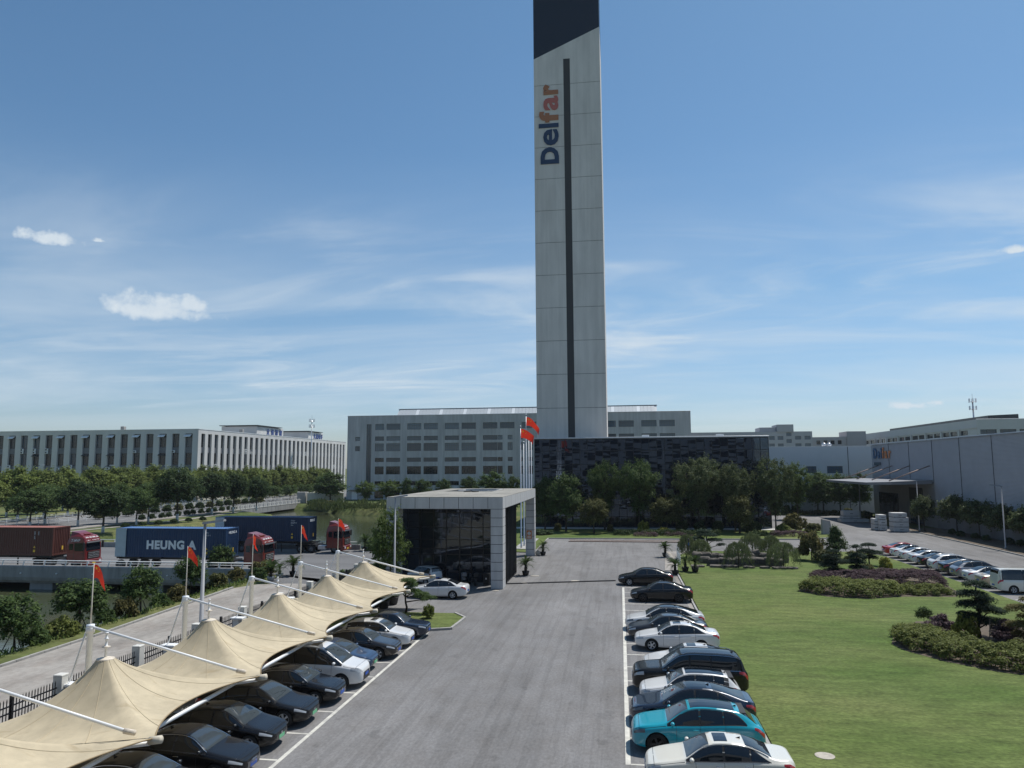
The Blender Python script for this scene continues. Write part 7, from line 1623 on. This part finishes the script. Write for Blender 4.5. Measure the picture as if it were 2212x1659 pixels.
# large mixed bed at the far right of the lawn
bush('rust', 20.3, 85.4, 3.2, 3.2, 'tall olive and bronze shrub right of the weeping trees', z=.09); bush('olive', 21.2, 83.4, 2.9, 1.4, 'low spreading olive shrub in front of the conical tree', z=.09); tree('cone', 22.7, 84.9, 3.8, 'dense conical green tree in the far corner of the lawn', w=2.9, z=.09); bush('olive', 24.6, 84.4, 2.6, 1.2, 'loose olive shrub right of the conical tree', z=.09); sago(23.8, 83.6, 1.2, 1.5, 'low sago palm in front of the conical tree', None, seed=12, z=.09)
cloud_pine(18.5, 70.2, 2.75, [(0, 0, 2.5, .9, .4), (-.1, 0, 2.05, 1.3, .45), (.3, .1, 1.6, 1.7, .5), (-.5, -.1, 1.25, 1.5, .45), (.2, 0, .85, 1.3, .5)], 'cloud pruned pine at the left end of the oval bed', 'pine', 7)
cloud_pine(21.4, 73.4, 2.9, [(0, 0, 2.6, .8, .4), (.1, 0, 1.7, 1.3, .7), (-.1, .1, 1.15, 1.5, .7), (.1, 0, .65, 1.5, .6)], 'dark column shaped topiary in the middle of the oval bed', 'pine', 8); cloud_pine(25, 81.5, 2.2, [(0, 0, 1.95, 1.1, .4), (-.3, 0, 1.35, 1.4, .4), (.5, 0, 1.15, 1.6, .4), (0, 0, .7, 1.4, .4)], 'cloud pruned tree beside the red car end of the lawn', 'pine', 9)
bush('yellow', 25.2, 77.4, 1.5, 1.4, 'yellow green variegated shrub behind the oval bed', z=.09); bush('olive', 22.6, 74.6, 1.6, 1.1, 'loose grey green shrub beside the topiary column', z=.09); bush('hedge', 24.6, 73, 2.4, .7, 'low yellowish ground shrub at the back of the oval bed', z=.09)
struct('bed_soil', MB().prism([(14.2, 64.6), (15.8, 62.2), (18.6, 61.5), (21.8, 62.9), (25.6, 63.2), (26.6, 65), (27.6, 71), (26, 76), (20, 76), (16.5, 71.5)], .0, .105), M_SOIL)
hedge([(14.3, 64.7), (15.8, 62.4), (18.5, 61.7), (21.8, 63.1), (22.2, 65.6), (18.6, 66.4), (15.6, 67.2)], 1.0, 'hedge', 'low yellow green hedge along the front of the oval bed', seed=1, density=330); hedge([(21.9, 63.3), (25.2, 63.4), (26.2, 65), (24.8, 66.6), (22.2, 66)], .65, 'hedge', 'small yellow green hedge at the right tip of the oval bed', seed=2, density=300)
hedge([(16.1, 67.6), (18.8, 66.5), (22.5, 66.2), (26.4, 66.9), (27.4, 70.5), (24.5, 72), (19.5, 70.2), (16.6, 71)], 1.15, 'purple', 'dark purple hedge across the oval bed', seed=3, density=330, size=.13)
struct('bed_soil', MB().prism([(15.2, 46.5), (15.4, 44.9), (16.5, 42.9), (18.2, 41.1), (20.6, 39.8), (25, 39.5), (27, 48), (24, 53.5), (19, 53.2), (16.6, 50)], .0, .105), M_SOIL)
hedge([(15.4, 46.2), (15.6, 45.1), (16.6, 43.2), (18.2, 41.4), (20.6, 40.1), (23.5, 39.8), (23.8, 42.5), (20.8, 44), (18.9, 46), (18, 48.6), (16.9, 49.8), (15.9, 48.6)], .9, 'hedge', 'broad yellow green hedge curving around the near right bed', seed=4, density=380, lump=.35)
bush('purple', 19.0, 49.6, 2.0, 1.15, 'purple leaved mound in the near right bed', z=.09); bush('yellow', 20.0, 48.4, 1.6, 1.5, 'yellow flecked shrub in the near right bed', z=.09); bush('purple', 22.0, 47.9, 2.0, 1.2, 'purple leaved shrub right of the pruned pine', z=.09); tree('sapling', 19.2, 52.4, 1.1, 'tiny sapling at the back of the near right bed', name='sapling', w=1.0, z=.09); bush('olive', 21.4, 44.6, 2.2, .9, 'thin brownish plants behind the curved hedge', z=.09)
cloud_pine(20.9, 48.8, 3.2, [(0, 0, 2.95, 1.1, .45), (-.3, 0, 2.35, 1.5, .5), (.6, .1, 2.05, 1.0, .4), (-.2, -.1, 1.75, 1.7, .5), (.8, 0, 1.45, 1.3, .4), (-.5, 0, 1.15, 1.2, .4), (.6, 0, .8, 1.5, .45)], 'cloud pruned pine with layered pads in the near right bed', 'pine', 11)
cloud_pine(22.6, 46.6, 2.9, [(0, 0, 2.5, .8, .4), (-.4, 0, 2.0, 1.2, .4), (.3, 0, 1.5, 1.4, .4), (-.3, 0, 1.0, 1.6, .6), (0, 0, .5, 1.5, .6)], 'brownish layered tree at the right frame edge', 'rust', 12)
tag(MB().tube([(0, 0, 0), (.12, 0, 1.35)], .025, 6).build('bamboo_stake', M_BARKL, None, False, (20.75, 47.3, .09)), 'thin pale stake leaning in the near right bed', 'stake')
# planting in front of the glass building
for k, (key, x, y, h, w, s) in enumerate((('broadleaf', -12.2, 121.4, 8.6, 4.4, 'round green tree'), ('broadleaf', -8.6, 118.6, 9.1, 5.6, 'dense round green tree'), ('osmanthus', -4.1, 115.8, 5.4, 4.4, 'small globe shaped tree'), ('zelkova_dark', -2.6, 122.4, 11.2, 4.8, 'tall dark tree'), ('zelkova_dark', 2.8, 121, 11.4, 6.6, 'broad dark spreading tree'), ('osmanthus', 7.1, 118.8, 5.5, 5.2, 'small wide globe tree'), ('zelkova', 12.2, 121.6, 11.8, 7.4, 'large pale feathery tree'), ('zelkova', 17.6, 120.6, 10.7, 5.6, 'pale feathery tree'), ('osmanthus', 17.7, 117.4, 5.9, 4.6, 'small globe tree'), ('zelkova', 23.4, 119.6, 11.6, 5.6, 'tall feathery tree'))): tree(key, x, y, h, f'{s} before the dark glass wall, {ORD[k]} from the left', group='trees before the glass building', w=w)
tree('lightgreen', 33.5, 150, 10.8, 'light airy green tree at the left end of the belt before the white hall', group='tree belt before the white hall', w=5.0)
for k, (x, y, h, w, key) in enumerate(((27.5, 156, 9.6, 5.2, 'zelkova_dark'), (31.5, 165, 8.4, 5.2, 'broadleaf'), (36, 166, 8.0, 6.0, 'broadleaf'), (40.6, 163.6, 8.8, 6.2, 'broadleaf'), (43, 168.5, 8.6, 5.6, 'broadleaf'), (45.6, 165.5, 8.5, 5.8, 'broadleaf'), (49, 164, 8.6, 5.0, 'broadleaf'))): tree(key, x, y, h, f'dense dark green tree in the belt before the white hall, {ORD[k]} from the left', group='tree belt before the white hall', w=w)
hedge([(27, 162.4), (46.5, 162.4), (46.5, 164.6), (27, 164.6)], .95, 'olive', 'long clipped hedge at the back edge of the far yard', seed=8, density=60, size=.3)
for k, (x, y) in enumerate(((29, 163.6), (31.8, 164), (34.3, 163.6), (36.4, 164.2))): bush('dark', x, y, 2.5, 2.1, f'round shrub on the left of the long back hedge, {ORD[k]} from the left', group='round shrubs by the back hedge')
bush('dark', 46.4, 150.6, 2.1, 1.6, 'round dark shrub beside the far lamp post at the warehouse'); bush('dark', 47.5, 147.6, 2.2, 1.35, 'low dark shrub by the warehouse window'); bush('olive', 44.6, 157, 2.4, 1.9, 'pale round shrub at the far warehouse corner'); bush('hedge', 47.3, 155.5, 2.6, 1.4, 'yellowish shrub before the warehouse corner')
for k, (x, y, h, w) in enumerate(((46.5, 124.4, 5.4, 3.4), (48.8, 118.6, 5.7, 4.9), (49.2, 112.6, 5.3, 4.3), (49.2, 105.6, 5.0, 4.4), (49, 98.5, 5.2, 4.6), (49.2, 91, 5.2, 4.6))): tree('strip', x, y, h, f'small round headed tree along the ribbed warehouse wall, {ORD[k]} from the canopy', group='trees along the warehouse wall', w=w)
for k, (x, y) in enumerate(((48, 118.4), (47.6, 114.8), (48.1, 111.4), (48.2, 108.5), (49.2, 104.7), (49.2, 102), (48.6, 97.5), (48.6, 94))): bush('dark', x, y, 1.35, .9, f'clipped ball shrub at the foot of the ribbed wall, {ORD[k]} from the canopy', group='ball shrubs at the ribbed wall', z=.08)
hedge([(-1, 112.6), (8.0, 112.6), (14.6, 113.2), (14.6, 115.0), (-1, 114.6)], .85, 'dark', 'dark low hedge on the grass before the glass building', seed=9, density=90, size=.22); hedge([(1.8, 111.2), (5.2, 111.2), (5.0, 112.5), (2, 112.5)], .7, 'purple', 'purple hedge clump before the dark low hedge', seed=10, density=140, size=.2); hedge([(6.2, 111.6), (10.2, 111.8), (9.8, 112.5), (6.5, 112.5)], .8, 'purple', 'second purple clump right of the first before the glass building', seed=11, density=140, size=.2)
hedge([(21.5, 112.4), (26.6, 113), (27, 115.2), (21.5, 114.9)], .85, 'purple', 'purple hedge near the corner of the far lawn', seed=12, density=120, size=.2); hedge([(18.5, 113), (21.3, 113.2), (21.3, 115.4), (18.4, 115.2)], .7, 'dark', 'dark hedge left of the corner purple hedge', seed=13, density=120, size=.2)
bush('rust', 26.6, 121.5, 4.0, 3.0, 'large golden bronze shrub at the corner of the far lawn'); bush('hedge', 24.2, 118.4, 2.6, 1.6, 'yellow green shrub under the tall feathery tree'); bush('olive', 29, 120, 3.0, 1.6, 'grey green shrub beside the stone monument'); bush('dark', 20.2, 119.6, 2.6, 1.9, 'dark round shrub between the small globe tree and the tall feathery tree')
bush('olive', -10.1, 120.4, 1.5, 1.3, 'globe shrub at the left of the grass before the glass wall'); bush('olive', -1.7, 119.2, 1.3, 1.3, 'small globe shrub between the two dark trees'); bush('yellow', 3.4, 117.4, 2.2, 2.0, 'orange yellow shrub under the broad dark tree'); bush('yellow', 6.2, 115.4, 2.4, 1.2, 'pale flowering shrub by the purple clumps'); bush('green', -13.6, 108.5, 1.9, 1.7, 'green shrub behind the far gatehouse pillar'); bush('dark', -12.0, 113.5, 4.0, .9, 'dark ground shrub left before the glass building')
for k, x in enumerate((9.5, 12.2, 15.0, 19.0)): bush('dark', x, 121.0, 2.2, 1.7, f'dark round shrub along the foot of the glass wall, {ORD[k]} from the left', group='dark shrubs at the glass wall')
t = thing('stone_monument', 'grey upright stone slab leaning on rocks at the far lawn corner', 'monument', (30.3, 117.5, 0), .3); MB().add([(-.8, -.2, 0), (.8, -.2, 0), (.8, .3, 0), (-.8, .3, 0), (-.75, -.05, 2.3), (.55, -.05, 2.0), (.55, .25, 2.0), (-.75, .25, 2.3)], [(3, 2, 1, 0), (4, 5, 6, 7), (0, 1, 5, 4), (1, 2, 6, 5), (2, 3, 7, 6), (3, 0, 4, 7)]).build('slab', M_CONC, t); o = ob('support_rock', RK[2], t, (1.0, .1, .45)); o.scale = (.7, .6, 1.0)
# white boxes stacked by the warehouse
M_BOX = mat('white_board', (.50, .50, .49), .7, var=.06, scale=2)
def stack(x, y, items, group):
    for k, (dx, dy, w, d, z, h, lab) in enumerate(items):
        t = thing('packing_case', lab, 'packing case', (x+dx, y+dy, z), 0, group); MB().cbox(-w/2, w/2, -d/2, d/2, .08, h, .02).build('case', M_BOX, t)
        for q in (-.38, 0, .38): MB().box(w*q-.05, w*q+.05, -d/2, d/2, 0, .08).build('skid', M_BARKL, t)
        MB().box(-.25, .25, -d/2-.004, -d/2-.001, h*.45, h*.55).build('stencil', M_DKMET, t)
stack(42.6, 123.8, [(0, 0, 2.2, 2.0, .003, .74, 'white packing case at the bottom of the tall stack by the warehouse'), (0, 0, 2.2, 2.0, .75, .74, 'white packing case second from the ground in the tall stack'), (0, 0, 2.2, 2.0, 1.50, .72, 'white packing case third from the ground in the tall stack'), (-.1, 0, 2.0, 2.0, 2.23, .68, 'white packing case on top of the tall stack'),
    (-1.9, 2.2, 1.1, 2.0, .003, .85, 'white packing case at the bottom left beside the tall stack'), (-1.9, 2.2, 1.1, 2.0, .86, .85, 'white packing case in the middle of the left stack'), (-1.9, 2.2, 1.0, 2.0, 1.72, .75, 'white packing case topping the left stack'), (-2.7, 2.9, .5, 1.8, .003, .9, 'narrow white case low at the left end of the stacks'), (-2.7, 2.9, .5, 1.8, .91, .9, 'narrow white case upper at the left end of the stacks')], 'packing cases by the warehouse')
stack(41.6, 143.4, [(0, 0, 4.8, 2.4, .003, .62, 'long low pale slab at the bottom of the far slab stack'), (-.5, .2, 3.0, 2.0, .63, .45, 'middle pale slab of the far slab stack'), (-.4, .3, 2.8, 1.8, 1.09, .95, 'top pale slab of the far slab stack')], 'slabs near the far lamp post')
# thin haze added to lift distant dark tones, standing in for window glare
hz = MB().box(-330, 330, -40, 480, -6, 124).build('haze', None)
hm = bpy.data.materials.new('glare_haze'); hm.use_nodes = True; hm.node_tree.nodes.remove(hm.node_tree.nodes['Principled BSDF'])
pv = hm.node_tree.nodes.new('ShaderNodeVolumePrincipled'); pv.inputs['Color'].default_value = (.86, .92, 1.0, 1); pv.inputs['Density'].default_value = .00009; pv.inputs['Anisotropy'].default_value = .1
hm.node_tree.links.new(pv.outputs[0], hm.node_tree.nodes['Material Output'].inputs['Volume']); hz.data.materials.append(hm)
tag(hz, 'thin haze added to lift the dark tones in the distance', 'haze', kind='stuff')
